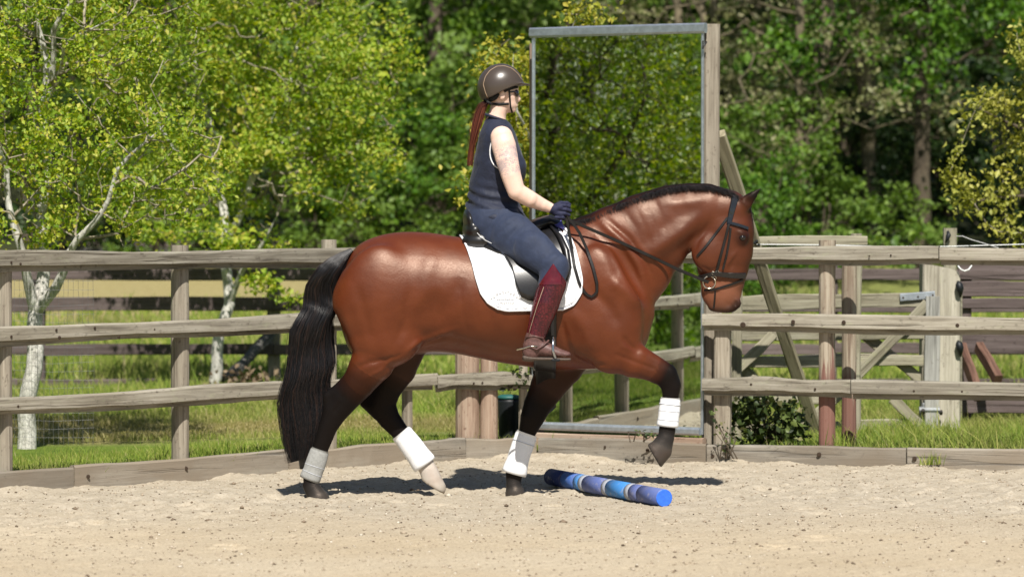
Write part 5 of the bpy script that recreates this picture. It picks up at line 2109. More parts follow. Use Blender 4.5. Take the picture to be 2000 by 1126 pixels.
for k in range(NS):
    p = P((tl[k, 0] + tr[k, 0]) / 2, (tl[k, 1] + tr[k, 1]) / 2, YH - .03 * k / NS)
    cp.append(p)
    cr.append(max(.008, .40 * math.hypot(tl[k, 0] - tr[k, 0], tl[k, 1] - tr[k, 1]) * YH / 7000 * (1 - .6 * (k / NS) ** 3)))
core.tube(cp, cr, 12, flat=.6)
core.build('tail_core', M_TAIL, horse, True)

# mane: short pulled hair along the crest, lying over to the far side
CREST = resamp([(1108, 433), (1150, 424), (1182, 410), (1220, 392), (1260, 377), (1300, 365), (1340, 360), (1380, 361), (1412, 369), (1436, 382)], 60)
M_MANE = hairmat('mane_hair', [(0.0, (.008, .008, .008)), (0.7, (.022, .018, .017)), (1.0, (.05, .035, .03))])
curves = []
for i in range(5200):
    f = hr.rand() * 59
    k = int(f)
    u, v = CREST[k] + (CREST[min(k + 1, 59)] - CREST[k]) * (f - k)
    lo = hr.uniform(-.02, .02)
    L = hr.uniform(.05, .11)
    p = P(u, v + 5, YH + lo)
    near = hr.rand() < .45
    side = -1 if near else 1
    lean = hr.normal(.016, .014)
    H = hr.uniform(.022, .032)
    c = []
    for q in range(8):
        t = q / 7
        if near:
            c.append((p.x + lean * t * 1.5, p.y - .010 - .058 * t, p.z + H * .62 * math.sin(t * 2.1) - L * .36 * t ** 2))
        else:
            c.append((p.x + lean * t * 1.5, p.y + (.004 + L * .8 * t), p.z + H * math.sin(min(t * 3.0, 2.2)) - L * .9 * t ** 2))
    curves.append(c)
strands('mane', curves, M_MANE, horse, .0015, .0006)
# forelock wisps
curves = []
for i in range(60):
    p = P(1440 + hr.normal(0, 5), 388 + hr.normal(0, 3), YH + hr.normal(0, .02))
    c = [(p.x + t * (.07 + hr.normal(0, .004)), p.y + hr.normal(0, .002), p.z - .02 * t - .11 * t * t + .015 * math.sin(3 * t)) for t in np.linspace(0, 1, 7)]
    curves.append(c)
strands('forelock', curves, M_MANE, horse, .0018, .0006)

# ------------------------------------------------------------------ tack
M_LEATHER = plain('black_leather', (0.012, 0.011, 0.011), 0.32, 0.5, 0, 120, .3, .25, .001)
M_LEATHER2 = plain('black_strap_leather', (0.010, 0.008, 0.007), 0.42, 0.35, 0, 200, .3, .2, .001)
M_PATENT = plain('padded_patent_leather', (0.014, 0.015, 0.017), 0.16, 0.6, 0, 60, .2, .05)
M_BRASS = plain('warm_steel', (0.62, 0.55, 0.44), 0.22, 0.5, 1.0, 40, .1, .02)
M_CHROME = plain('stirrup_steel', (0.45, 0.47, 0.5), 0.25, 0.5, 1.0, 40, .1, .02)
M_WHITE = plain('white_cotton', (0.84, 0.84, 0.85), 0.85, 0.2, 0, 260, .03, .5, .0025)
def quilt():
    t = NT('quilted_white_cotton')
    hs = []
    for a in (.8, -.8):
        tc = t.n('ShaderNodeTexCoord')
        mp = t.n('ShaderNodeMapping')
        t.l(tc.outputs['Object'], mp.inputs[0])
        mp.inputs['Rotation'].default_value = (0, a, 0)
        w = t.n('ShaderNodeTexWave', wave_type='BANDS', bands_direction='X', wave_profile='SIN')
        t.l(mp.outputs[0], w.inputs[0])
        w.inputs['Scale'].default_value = 9.0
        hs.append(t.ramp(w.outputs['Fac'], [(0.0, 0.0), (0.25, 1.0)]))
    h = t.math('MULTIPLY', hs[0], hs[1])
    n = t.noise(t.coord('Object'), 240, 2, .5)
    nb = t.bump(h, .35, .004)
    nb = t.bump(n, .3, .0015, nb)
    t.bsdf((.82, .82, .83), .85, .2, nb)
    return t.m


M_WHITE = quilt()
M_WHITEBOOT = plain('white_boot', (0.80, 0.80, 0.81), 0.7, 0.25, 0, 160, .05, .3, .002)
M_GREYBOOT = plain('dusty_boot', (0.30, 0.30, 0.285), 0.85, 0.2, 0, 90, .15, .3, .002)
M_PADEDGE = plain('pad_binding', (0.80, 0.80, 0.82), 0.6, 0.3, 0, 200, .05, .3)
M_EMBROID = plain('grey_embroidery', (0.46, 0.47, 0.50), 0.7, 0.2)
M_VIOLET = plain('violet_cloth', (0.14, 0.13, 0.42), 0.7, 0.2, 0, 200, .1, .3)


def strap(name, pix, wid, mat, parent, th=.004, off=.004, n=None, side=1, taper=None, pts3=None):
    """A leather strap lying on the horse along a pixel path (or given points with normals)."""
    if pts3 is None:
        path = resamp(pix, n or max(6, int(sum(math.dist(a, b) for a, b in zip(pix[:-1], pix[1:])) / 5)))
        pp, nn = [], []
        for u, v in path:
            h, nr = hit(u, v)
            if h is None:
                if not pp:
                    continue
                Y = pp[-1].y
                h, nr = P(u, v, Y), nn[-1]
            if nr.y > 0:
                nr = -nr
            pp.append(h); nn.append(nr)
        for _ in range(2):
            nn = [(nn[max(i - 1, 0)] + nn[i] * 2 + nn[min(i + 1, len(nn) - 1)]).normalized() for i in range(len(nn))]
    else:
        pp, nn = pts3
    mb = MB()
    m = len(pp)
    for i in range(m):
        T = (pp[min(i + 1, m - 1)] - pp[max(i - 1, 0)]).normalized()
        N = nn[i]
        B = N.cross(T)
        if B.length < 1e-5:
            B = Vector((0, 0, 1))
        B.normalize()
        N = T.cross(B)
        if N.dot(nn[i]) < 0:
            N = -N
        w = wid / 2 * (taper(i / (m - 1)) if taper else 1.0)
        p = pp[i] + N * off
        for a, b in ((-w, 0), (-w * .8, th), (w * .8, th), (w, 0), (w, -off * 1.2), (-w, -off * 1.2)):
            q = p + B * a + N * b
            if side < 0:
                q = Vector((q.x, 2 * YH - q.y, q.z))
            mb.v.append(tuple(q))
    k = 6
    for i in range(m - 1):
        for j in range(k):
            j2 = (j + 1) % k
            f = (i * k + j, i * k + j2, (i + 1) * k + j2, (i + 1) * k + j)
            mb.f.append(f if side > 0 else f[::-1])
    mb.f.append(tuple(range(k)))
    mb.f.append(tuple((m - 1) * k + j for j in range(k)))
    return mb.build(name, mat, parent, False)


def ring(mb, c, r, rad, ax=Vector((0, 1, 0)), n=18, s=6, squash=1.0):
    a = ax.orthogonal().normalized()
    b = ax.cross(a).normalized()
    base = len(mb.v)
    for i in range(n):
        t = 2 * math.pi * i / n
        d = a * math.cos(t) + b * math.sin(t) * squash
        for j in range(s):
            q = 2 * math.pi * j / s
            mb.v.append(tuple(Vector(c) + d * (r + rad * math.cos(q)) + ax * (rad * math.sin(q))))
    for i in range(n):
        for j in range(s):
            i2, j2 = (i + 1) % n, (j + 1) % s
            mb.f.append((base + i * s + j, base + i * s + j2, base + i2 * s + j2, base + i2 * s + j))


br = empty('bridle', P(1410, 480, YH), 'black snaffle bridle with padded headpiece and reins on the horse head', 'bridle')
for sd in (1, -1):
    strap('headpiece', [(1436, 384), (1432, 400), (1427, 420), (1424, 436)], .042, M_PATENT, br, .009, .004, side=sd, taper=lambda f: 1.05 - .35 * f)
    strap('browband', [(1420, 434), (1432, 437), (1446, 441), (1460, 446)], .020, M_PATENT, br, .006, .005, side=sd)
    strap('cheekpiece', [(1424, 436), (1418, 460), (1410, 490), (1403, 515), (1397, 538)], .016, M_LEATHER2, br, .005, .004, side=sd)
    strap('noseband_strap', [(1427, 445), (1424, 470), (1419, 497), (1412, 526)], .013, M_LEATHER2, br, .004, .004, side=sd)
    strap('throat_lash', [(1421, 425), (1410, 440), (1395, 460), (1378, 482), (1362, 500)], .015, M_LEATHER2, br, .004, .004, side=sd)
    strap('noseband', [(1368, 541), (1382, 537), (1398, 534), (1420, 537), (1440, 538), (1454, 538)], .034, M_LEATHER, br, .009, .004, side=sd, taper=lambda f: .7 + .35 * f)
    strap('flash_strap', [(1376, 566), (1392, 566), (1412, 560), (1434, 553), (1450, 546)], .014, M_LEATHER2, br, .005, .004, side=sd)
    strap('flash_end', [(1397, 568), (1396, 585), (1394, 602)], .010, M_LEATHER2, br, .003, .004, side=sd)
    h, nr = hit(1385, 551)
    c = Vector(h) + Vector((0, -.014, 0))
    if sd < 0:
        c.y = 2 * YH - c.y
    mb = MB()
    ring(mb, c, .036, .0048, Vector((0, 1, .0)), 22, 6)
    mb.tube([c + Vector((.036, -.002 * sd, .006)), c + Vector((.03, 0, .02))], .006, 6)
    mb.build('bit_ring', M_BRASS, br, True)
    mb = MB()
    for (u, v) in ((1393, 533), (1401, 531), (1396, 542)):
        hh, _ = hit(u, v)
        q = Vector(hh) + Vector((0, -.009, 0))
        if sd < 0:
            q.y = 2 * YH - q.y
        ring(mb, q, .009, .002, Vector((0, 1, 0)), 10, 5)
    mb.build('buckle', M_BRASS, br, True, kind='stuff')


def rein_path(pix, ydef, clear=.012, it=4):
    path = resamp(pix, 44)
    out = []
    for i, (u, v) in enumerate(path):
        f = i / (len(path) - 1)
        Y = YH + (ydef[0] + (ydef[1] - ydef[0]) * f)
        h, nr = hit(u, v)
        if h is not None and h.y - .02 < Y:
            Y = min(Y, h.y - clear)
        out.append((u, v, Y))
    Ys = np.array([o[2] for o in out])
    for _ in range(it):
        s = Ys.copy()
        s[1:-1] = (Ys[:-2] + 2 * Ys[1:-1] + Ys[2:]) / 4
        Ys = np.minimum(Ys, s)
    return [P(o[0], o[1], y) for o, y in zip(out, Ys)]


def reinbelt(name, pts, wid, parent, nrm=Vector((0, -1, 0)), th=.003, mat=None):
    return strap(name, None, wid, mat or M_LEATHER2, parent, th, 0.002, pts3=(pts, [nrm] * len(pts)))


rn = rein_path([(1108, 428), (1150, 446), (1210, 472), (1270, 500), (1320, 524), (1360, 541), (1384, 551)], (-.20, -.085))
reinbelt('rein', rn, .019, br)
rn2 = [Vector((p.x, 2 * YH - p.y, p.z)) for p in rn]
reinbelt('rein', rn2, .019, br, Vector((0, 1, 0)))
lp = rein_path([(1106, 425), (1110, 445), (1116, 480), (1122, 520), (1132, 555), (1145, 575), (1157, 580), (1166, 570), (1166, 552), (1158, 520), (1146, 486), (1132, 455), (1118, 434), (1108, 424)], (-.22, -.22), .010, 6)
reinbelt('rein_bight', lp, .017, br)

# ------------------------------------------------------------------ saddle pad: a cloth wrapped over the back
def section(x):
    """Profile of the trunk at x: angle from the top, hits on both sides."""
    zc = hx(1000, 590)[1]
    o = Vector((x, YH, zc))
    res = []
    for ph in np.linspace(0, 1.95, 44):
        d = Vector((0, -math.sin(ph), math.cos(ph)))
        h = HB.ray_cast(o, d)
        if h[0] is None:
            break
        res.append((ph, h[0].z, h[0].y, h[1] if h[1].dot(d) > 0 else -h[1]))
    return res


_sec = {}


def wrap(u, v, off):
    """Point on the near flank over pixel (u, v), off metres out; v above the spine line clamps to the spine."""
    x = hx(u, v, -.2)[0]
    zt = hx(u, v, -.2)[1]
    key = round(x, 3)
    if key not in _sec:
        _sec[key] = section(x)
    s = _sec[key]
    zs = [r[1] for r in s]
    ph = np.interp(-zt, [-z for z in zs], [r[0] for r in s])
    ys = np.interp(ph, [r[0] for r in s], [r[2] for r in s])
    z = np.interp(ph, [r[0] for r in s], zs)
    i = min(range(len(s)), key=lambda k: abs(s[k][0] - ph))
    n = s[i][3]
    return Vector((x, ys, z)) + n * off, n


def cloth(name, colL, mat, parent, off, thick, rows=26, both=True, smooth=True, edge=None):
    """colL: columns of (u_top, v_top, u_bot, v_bot); the sheet runs between, over both flanks when both."""
    sides = (1, -1) if both else (1,)
    V, Fq = [], []
    for sd in sides:
        base = len(V)
        for (ut, vt, ub, vb) in colL:
            for r in range(rows):
                t = r / (rows - 1)
                p, n = wrap(ut + (ub - ut) * t, vt + (vb - vt) * t, off)
                if sd < 0:
                    p = Vector((p.x, 2 * YH - p.y, p.z))
                V.append(tuple(p))
        for c in range(len(colL) - 1):
            for r in range(rows - 1):
                a = base + c * rows + r
                f = (a, a + rows, a + rows + 1, a + 1)
                Fq.append(f if sd > 0 else f[::-1])
    V = np.array(V)
    me = new_mesh(name, V, np.array(Fq), smooth)
    o = obj(name, me, mat, parent)
    md = o.modifiers.new('thickness', 'SOLIDIFY')
    md.thickness = thick
    md.offset = 1.0
    return o


pad = empty('saddle_pad', P(1020, 540, YH), 'white dressage saddle pad with faint grey crest lying under the saddle', 'saddle pad')
backE = [(897, 462), (905, 472), (914, 490), (923, 515), (931, 545), (940, 572), (953, 590), (972, 601), (990, 605)]
frontE = [(1068, 430), (1090, 434), (1108, 452), (1121, 482), (1130, 515), (1136, 545), (1134, 572), (1120, 594), (1098, 603)]
cols = []
NC = 34
for i in range(NC):
    s = i / (NC - 1)
    if s <= .22:
        f = s / .22
        q = f * (len(backE) - 1)
        k = min(int(q), len(backE) - 2)
        ub = backE[k][0] + (backE[k + 1][0] - backE[k][0]) * (q - k)
        vb = backE[k][1] + (backE[k + 1][1] - backE[k][1]) * (q - k)
        ut = 897 + 30 * f
        vt = 440
    elif s >= .68:
        f = (1 - s) / .32
        q = f * (len(frontE) - 1)
        k = min(int(q), len(frontE) - 2)
        ub = frontE[k][0] + (frontE[k + 1][0] - frontE[k][0]) * (q - k)
        vb = frontE[k][1] + (frontE[k + 1][1] - frontE[k][1]) * (q - k)
        ut = 1068 - 26 * f
        vt = 405
    else:
        f = (s - .22) / .46
        ub = 990 + f * 108
        vb = 605 - 2 * f
        ut = 927 + f * 115
        vt = 440 - 30 * f
    cols.append((ut, vt, ub, vb))
cloth('quilted_cloth', cols, M_WHITE, pad, .004, .012)
# binding along the edge
for sd in (1, -1):
    e = []
    for u, v in resamp(backE + frontE[::-1], 70):
        p, n = wrap(u, v, .010)
        e.append(p if sd > 0 else Vector((p.x, 2 * YH - p.y, p.z)))
    mb = MB(); mb.tube(e, .0065, 8); mb.build('binding', M_PADEDGE, pad, True)
# faint grey crest: an arch of small stitched letters over two lines
mb = MB()


def patch(mb, u, v, du, dv, off=.0185):
    a = [wrap(u + x, v + y, off)[0] for x, y in ((-du, -dv), (du, -dv), (du, dv), (-du, dv))]
    b = [wrap(u + x, v + y, off + .001)[0] for x, y in ((-du, -dv), (du, -dv), (du, dv), (-du, dv))]
    mb.add(a + b, [(0, 1, 2, 3), (7, 6, 5, 4), (0, 4, 5, 1), (1, 5, 6, 2), (2, 6, 7, 3), (3, 7, 4, 0)])


for i in range(11):
    t = -1 + 2 * i / 10
    u, v = 988 + 27 * t, 566 + 12 * t * t
    for q in range(3):
        dx, dy, w, h = ((-1.4, 0, .5, 3.0), (1.2, 0, .5, 3.0), (0, -1 + 2 * (i % 2), 1.6, .5))[q]
        patch(mb, u + dx, v + dy, w, h)
for k in range(9):
    patch(mb, 972 + k * 4, 578, 1.4, .9)
for k in range(8):
    patch(mb, 974 + k * 4, 585, 1.4, .8)
mb.build('embroidered_crest', M_EMBROID, pad, kind='stuff')

# ------------------------------------------------------------------ saddle
sad = empty('dressage_saddle', P(1020, 470, YH), 'black leather dressage saddle with deep seat and stirrups under the rider', 'saddle')
# panel and flap
cloth('panel', [(925 + i * 8, 452 - i * 1.2, 928 + i * 7.6, 478 + min(i, 6) * 3.0 + max(0, i - 8) * 6) for i in range(16)], M_LEATHER, sad, .02, .028, rows=10)
flB = [(968, 470), (985, 500), (1003, 530), (1008, 558), (1017, 578), (1035, 588), (1060, 585), (1085, 575), (1105, 555), (1113, 530), (1112, 500), (1100, 470), (1085, 450)]
cf = []
NB = 26
fb = resamp(flB, NB)
for i in range(NB):
    t = i / (NB - 1)
    cf.append((975 + 100 * t, 440 - 10 * t, fb[i][0], fb[i][1]))
cloth('flap', cf, M_LEATHER, sad, .022, .009, rows=14)
# knee block
for sd in (1, -1):
    e = []
    for u, v in ((1078, 452), (1094, 470), (1104, 495), (1108, 525), (1103, 550)):
        p, n = wrap(u, v, .036)
        e.append(p if sd > 0 else Vector((p.x, 2 * YH - p.y, p.z)))
    mb = MB(); mb.tube(e, [.008, .017, .021, .019, .01], 10); mb.build('knee_block', M_LEATHER, sad, True)
# seat: implicit body with cantle and pommel
sf = Field((-.36, -.26, 1.36), (.36, .26, 1.78), .009)
def sxz(u, v):
    return hx(u, v)
seat_st, _ = ST([(922, 432, 14, .10), (932, 452, 18, .15), (955, 466, 18, .165), (990, 462, 17, .145), (1025, 450, 16, .12), (1052, 440, 15, .10), (1074, 432, 13, .075), (1086, 438, 12, .07)])
sf.add(Tube(seat_st), .02)
x, z = sxz(918, 426)
sf.add(Ball((x + .006, 0, z - .012), (.042, .165, .075), .30), .03)
sf.add(Ball((x + .03, 0, z - .07), (.075, .185, .06), .30), .03)
x, z = sxz(936, 470)
sf.add(Ball((x, -.11, z), (.10, .07, .05)), .02)
sf.add(Ball((x, .11, z), (.10, .07, .05)), .02)
sv, sq = sf.mesh(2)
obj('seat', new_mesh('seat', sv + np.array([0, YH, 0]), sq, True), M_LEATHER, sad)
# pale piping on the cantle
mb = MB()
mb.tube([P(916, 428, YH - .10), P(923, 442, YH - .150), P(934, 457, YH - .180), P(948, 469, YH - .195), P(960, 475, YH - .20)], .0022, 6)
mb.build('piping', plain('grey_piping', (.45, .45, .46), .4), sad)
# folded white cloth with violet lining at the pommel
fb_ = cloth('pommel_fleece', [(1056 + i * 6, 424, 1060 + i * 6, 441 + i * 1.5) for i in range(8)], M_VIOLET, sad, .03, .014, rows=6)
# girth
gcols = []
for i in range(7):
    u = 1036 + i * 8.5
    gcols.append((u, 600, u + 2, 735))
gm = MB()
Vg = []
for i in range(9):
    x = hx(1042 + i * 5.4, 700)[0]
    zc = hx(1000, 590)[1]
    row = []
    for ph in np.linspace(1.2, 2 * math.pi - 1.2, 44):
        d = Vector((0, -math.sin(ph), math.cos(ph)))
        h = HB.ray_cast(Vector((x, YH, zc)), d)
        n = h[1] if h[1].dot(d) > 0 else -h[1]
        row.append(h[0] + d * .010)
    Vg += row
for i in range(8):
    for k in range(43):
        gm.f.append((i * 44 + k, i * 44 + k + 1, (i + 1) * 44 + k + 1, (i + 1) * 44 + k))
gm.v = [tuple(v) for v in Vg]
go_ = gm.build('girth', M_LEATHER, sad, True)
md = go_.modifiers.new('thickness', 'SOLIDIFY'); md.thickness = .018; md.offset = 0

# stirrups
for sd in (-1, 1):
    yo = -.385 * (1 if sd < 0 else -1)
    mb = MB()
    pts = [P(1074, 560, YH + yo * .93), P(1078, 610, YH + yo), P(1080, 655, YH + yo)]
    strap('stirrup_leather', None, .022, M_LEATHER2, sad, .004, .002, pts3=(pts, [Vector((0, -1, 0))] * 3))
    c = P(1081, 668, YH + yo)
    # iron: an arch open to front and back, tread at the bottom
    arch = []
    for k in range(15):
        a = math.pi * k / 14
        arch.append(Vector((c.x + .004 * math.cos(a), YH + yo + .058 * math.cos(a), c.z - .045 + .072 * math.sin(a) ** .8)))
    arch = [Vector((c.x + .012, YH + yo + .060, P(0, 699, YH + yo).z))] + arch + [Vector((c.x + .012, YH + yo - .060, P(0, 699, YH + yo).z))]
    mb.tube(arch, .0075, 8)
    mb.build('stirrup_iron', M_CHROME, sad, True)
    mb = MB()
    mb.box((c.x + .012, YH + yo, P(0, 702, YH + yo).z), .05, .128, .014, bev=.004)
    mb.build('tread', M_BLACKPLA, sad)

# ------------------------------------------------------------------ leg boots
def leg_boot(legk, i0, f0, i1, f1, grow, mat, label, straps, flare=0.0, y_out=0):
    s = legs[legk][0]

    def at(i, f):
        a, b = np.array(s[i]), np.array(s[i + 1])
        return a + (b - a) * f
    stn = [at(i0, f0)]
    for i in range(i0 + 1, i1 + 1):
        stn.append(np.array(s[i]))
    stn.append(at(i1, f1))
    stn = resamp([tuple(q) for q in stn], 14)
    root = empty('leg_boot', (stn[7][0], YH + stn[7][4], stn[7][1]), label, 'horse boot', 'horse leg boots')
    mb = MB()
    n = 18
    rng_ = random.Random(5)
    for i, q in enumerate(stn):
        a, b = stn[max(i - 1, 0)], stn[min(i + 1, 13)]
        t = np.array([b[0] - a[0], b[1] - a[1]]); t /= np.linalg.norm(t)
        nx, nz = -t[1], t[0]
        g = grow + .006 * math.sin(math.pi * i / 13) + flare * max(0, (i - 9) / 4.0)
        if i in (0, 13):
            g -= .004
        for k in range(n):
            an = 2 * math.pi * k / n
            h = (q[2] + g) * math.cos(an)
            w = (q[3] + g) * math.sin(an)
            j = 1 + .012 * math.sin(3 * an + .4 * i)
            mb.v.append((q[0] + nx * h * j, YH + q[4] + w * j, q[1] + nz * h * j))
    for i in range(13):
        for k in range(n):
            k2 = (k + 1) % n
            mb.f.append((i * n + k, i * n + k2, (i + 1) * n + k2, (i + 1) * n + k))
    mb.f.append(tuple(range(n)))
    mb.f.append(tuple(13 * n + k for k in range(n)))
    mb.build('shell', mat, root, True)
    for f in straps:
        q = stn[int(f * 13)]
        a, b = stn[max(int(f * 13) - 1, 0)], stn[min(int(f * 13) + 1, 13)]
        t = np.array([b[0] - a[0], b[1] - a[1]]); t /= np.linalg.norm(t)
        nx, nz = -t[1], t[0]
        sm = MB()
        for sft, e in ((-.0022, -.003), (-.0016, .0012), (.0016, .0012), (.0022, -.003)):
            for k in range(n):
                an = 2 * math.pi * k / n
                h = (q[2] + grow + .006 + e) * math.cos(an)
                w = (q[3] + grow + .006 + e) * math.sin(an)
                sm.v.append((q[0] + nx * h + t[0] * sft, YH + q[4] + w, q[1] + nz * h + t[1] * sft))
        for i in range(3):
            for k in range(n):
                k2 = (k + 1) % n
                sm.f.append((i * n + k, i * n + k2, (i + 1) * n + k2, (i + 1) * n + k))
        sm.build('strap_edge', M_EMBROID, root, True)
    return root


leg_boot('NH', 7, .1, 8, .95, .006, M_GREYBOOT, 'dusty greyed boot on the hind leg beside the tail', (.55, .78), .006)
leg_boot('FH', 5, .75, 7, .9, .013, M_WHITEBOOT, 'white boot on the swinging hind leg above a pale hoof', (), .010)
leg_boot('FF', 5, .0, 6, 1.0, .013, M_WHITEBOOT, 'white boot on the grounded front leg near the blue pole', (.3,), .012)
leg_boot('NF', 5, .80, 7, .6, .012, M_WHITEBOOT, 'white strapped boot on the raised front leg', (.25, .52, .8), .006)

# ------------------------------------------------------------------ ground pole
pole = empty('ground_pole', P(1190, 965, 20.7), 'blue banded ground pole lying on the sand in front of the horse', 'pole')
A0, A1 = P(1297, 979, 20.15), P(1077, 935, 21.72)
A0.z = A1.z = .052
pdir = (A1 - A0).normalized(); PL = (A1 - A0).length


def paint(name, col):
    t = NT(name)
    co = t.coord('Object')
    n1 = t.noise(co, 25, 5, .7)
    n2 = t.noise(co, 6, 3, .6)
    c = t.mix(t.ramp(n1, [(.56, 0), (.68, .65)]), col, (.36, .33, .30))
    c = t.mix(t.ramp(n2, [(.45, 0), (.7, .35)]), c, (.30, .28, .32))
    t.bsdf(c, .7, .25, t.bump(n1, .3, .002))
    return t.m


PC = {'b': paint('blue_paint', (.03, .11, .38)), 's': paint('sky_blue_paint', (.05, .21, .52)), 'p': paint('faded_blue_paint', (.095, .13, .32)), 'n': paint('shadow_navy_paint', (.022, .035, .12)), 'w': paint('pale_band_paint', (.33, .35, .40)), 'e': plain('blue_end_paint', (.035, .15, .68), .5)}  # navy far end carries the shadow lying there in its colour
bands = [(0, .17, 'p'), (.17, .24, 'p'), (.24, .275, 'w'), (.275, .44, 's'), (.44, .475, 'w'), (.475, .65, 'p'), (.65, .685, 'w'), (.685, .73, 's'), (.73, .845, 'b'), (.845, .86, 'n'), (.86, 1.0, 'n')]
for f0, f1, k in bands:
    mb = MB()
    a, b = A0 + pdir * PL * (f0 + .0004), A0 + pdir * PL * f1
    mb.tube([a, a.lerp(b, .5), b], .0505 if k != 'w' else .0512, 20)
    mb.build('band', PC[k], pole, True)
mb = MB(); mb.tube([A0 - pdir * .002, A0 - pdir * .004], [.0495, .047], 20); mb.build('end_cap', PC['e'], pole)

# ================================================================== RIDER
def mir(st):
    return [(x, z, h, w, -y) for x, z, h, w, y in st]


def lz(rows, dy=0.0):
    """Rows (v, back u, front u, half width) read down the figure, to a loft along z."""
    out = []
    for v, ub, uf, w in rows:
        xb, z = hx(ub, v, dy)
        xf, _ = hx(uf, v, dy)
        out.append((z, (xb + xf) / 2, (xf - xb) / 2, w))
    return out


TORSO = [(226, 951, 985, .050), (236, 948, 990, .066), (246, 943, 997, .115), (256, 939, 1003, .155), (268, 936, 1008, .17), (300, 929, 1018, .162), (325, 925, 1028, .158), (345, 921, 1025, .142), (370, 917, 1010, .13), (395, 914, 1009, .143), (418, 912, 1020, .168), (440, 914, 1030, .17)]
ARM, _ = ST([(980, 268, 22, .045, -.165), (984, 285, 24, .050, -.182), (991, 315, 22, .047, -.205), (999, 345, 19.5, .043, -.222), (1008, 373, 17.5, .040, -.228), (1034, 388, 16.5, .038, -.205), (1060, 400, 12.5, .031, -.168), (1080, 408, 9.5, .026, -.150)])
THIGH, _ = ST([(958, 432, 46, .105, -.085), (1000, 458, 43, .096, -.17), (1040, 486, 37, .080, -.275), (1082, 521, 28, .060, -.348)])
CALF, _ = ST([(1083, 523, 26, .058, -.35), (1074, 562, 23, .057, -.37), (1060, 605, 19, .05, -.382), (1047, 650, 14, .036, -.388)])
FOOT, _ = ST([(1040, 672, 17, .035, -.39), (1070, 685, 12, .038, -.392), (1102, 692, 7, .034, -.395)])
HAND = []          # (a, b, ra, rb) for the near fist, thumb up, back of the hand to the outside


def hp(u, v, y):
    x, z = hx(u, v, y)
    return (x, y, z)


HAND.append((hp(1080, 408, -.150), hp(1094, 405, -.158), .022, .021))
HAND.append((hp(1084, 414, -.150), hp(1096, 418, -.156), .021, .019))
KN = [(1103, 401), (1104.5, 409), (1103, 417), (1099, 424.5)]
for i, (ku, kv) in enumerate(KN):
    L = (1.0, 1.08, 1.0, .82)[i]
    k0 = hp(ku - 14, kv - 1 + i * .3, -.160)
    k1 = hp(ku, kv, -.164)
    k2 = hp(ku + 8 * L, kv + 2.5, -.138)
    k3 = hp(ku + 2, kv + 3.5, -.116)
    k4 = hp(ku - 6, kv + 3, -.124)
    r = (.0098, .0102, .0098, .0086)[i]
    HAND += [(k0, k1, r * 1.05, r * 1.1), (k1, k2, r * 1.08, r), (k2, k3, r, r * .92), (k3, k4, r * .92, r * .8)]
HAND += [(hp(1085, 402, -.140), hp(1096, 396, -.138), .0125, .011), (hp(1096, 396, -.138), hp(1108, 396, -.134), .0108, .0095), (hp(1108, 396, -.134), hp(1113, 399, -.132), .0095, .008)]


def add_hand(f, grow, k):
    for a, b, ra, rb in HAND:
        f.add(Caps(a, b, ra + grow, rb + grow), k)
        f.add(Caps((a[0], -a[1], a[2]), (b[0], -b[1], b[2]), ra + grow, rb + grow), k)


def both(f, st, k, grow=0.0, clip=None):
    st = [(x, z, h + grow, w + grow, y) for x, z, h, w, y in st]
    f.add(Tube(st, clip), k)
    f.add(Tube(mir(st), clip), k)


def fmesh(name, fld, smooth, mat, parent=None, **kw):
    v, q = fld.mesh(smooth)
    v = v + np.array([0, YH, 0])
    return obj(name, new_mesh(name, v, q, True), mat, parent, **kw), v, q


# ---- the body: one continuous figure
bfld = Field((-.36, -.46, .72), (.42, .46, 2.58), .0085)
bfld.add(Loft([(a, b, c - .010, d - .010) for a, b, c, d in lz(TORSO)], 'z'), .02)
nk, _ = ST([(966, 240, 19, .056, 0), (972, 222, 17, .054, 0), (977, 204, 17.5, .054, 0), (980, 190, 20, .056, 0)])
bfld.add(Tube(nk), .02)
x, z = hx(976, 166)
S_ = YH / 7000
bfld.add(Ball((x, 0, z), (36 * S_, .077, 37 * S_)), .012)
fc, _ = ST([(990, 168, 22, .064, 0), (991, 186, 21, .060, 0), (992, 201, 18, .049, 0), (997, 211, 9.5, .030, 0)])
bfld.add(Tube(fc), .012)
bfld.add(Tube(ST([(1008, 182, 4.5, .010, 0), (1014, 193, 4.2, .013, 0), (1013, 196, 3.5, .014, 0)])[0]), .008)      # nose
bfld.add(Tube(ST([(1006, 175, 5, .045, 0), (1007, 176, 5, .045, 0)])[0]), .008)                                      # brow
bfld.add(Ball((hx(1008, 203)[0], 0, hx(1008, 203)[1]), (4.2 * S_, .021, 2.6 * S_)), .006)                            # lips
bfld.add(Ball((hx(1008, 208)[0], 0, hx(1008, 208)[1]), (3.8 * S_, .019, 2.4 * S_)), .006)
bfld.add(Ball((hx(1003, 215)[0], 0, hx(1003, 215)[1]), (5 * S_, .018, 4.5 * S_)), .008)                              # chin
for sg in (-1, 1):
    cx, cz = hx(981, 186, -.08)
    bfld.add(Ball((cx, .071 * sg, cz), (6.5 * S_, .017, 10.5 * S_), -.2), .004)                                      # ear
    bfld.add(Ball((cx + .004, .086 * sg, cz + .004), (3.0 * S_, .008, 5.5 * S_), -.2), .004, 'cut')
    cx, cz = hx(1004, 182, -.05)
    bfld.add(Ball((cx + .012, .034 * sg, cz), (8 * S_, .017, 4 * S_)), .006, 'cut')                                  # eye socket
    bfld.add(Ball((cx, .032 * sg, cz), (4.5 * S_, .013, 4.2 * S_)), .003)                                            # eyeball
both(bfld, ARM, .022)
add_hand(bfld, -.0022, .005)
both(bfld, [(THIGH[0][0] + .06, THIGH[0][1] - .03, .09, .06, -.10)] + THIGH[1:], .02, -.012)
both(bfld, CALF, .02, -.010)
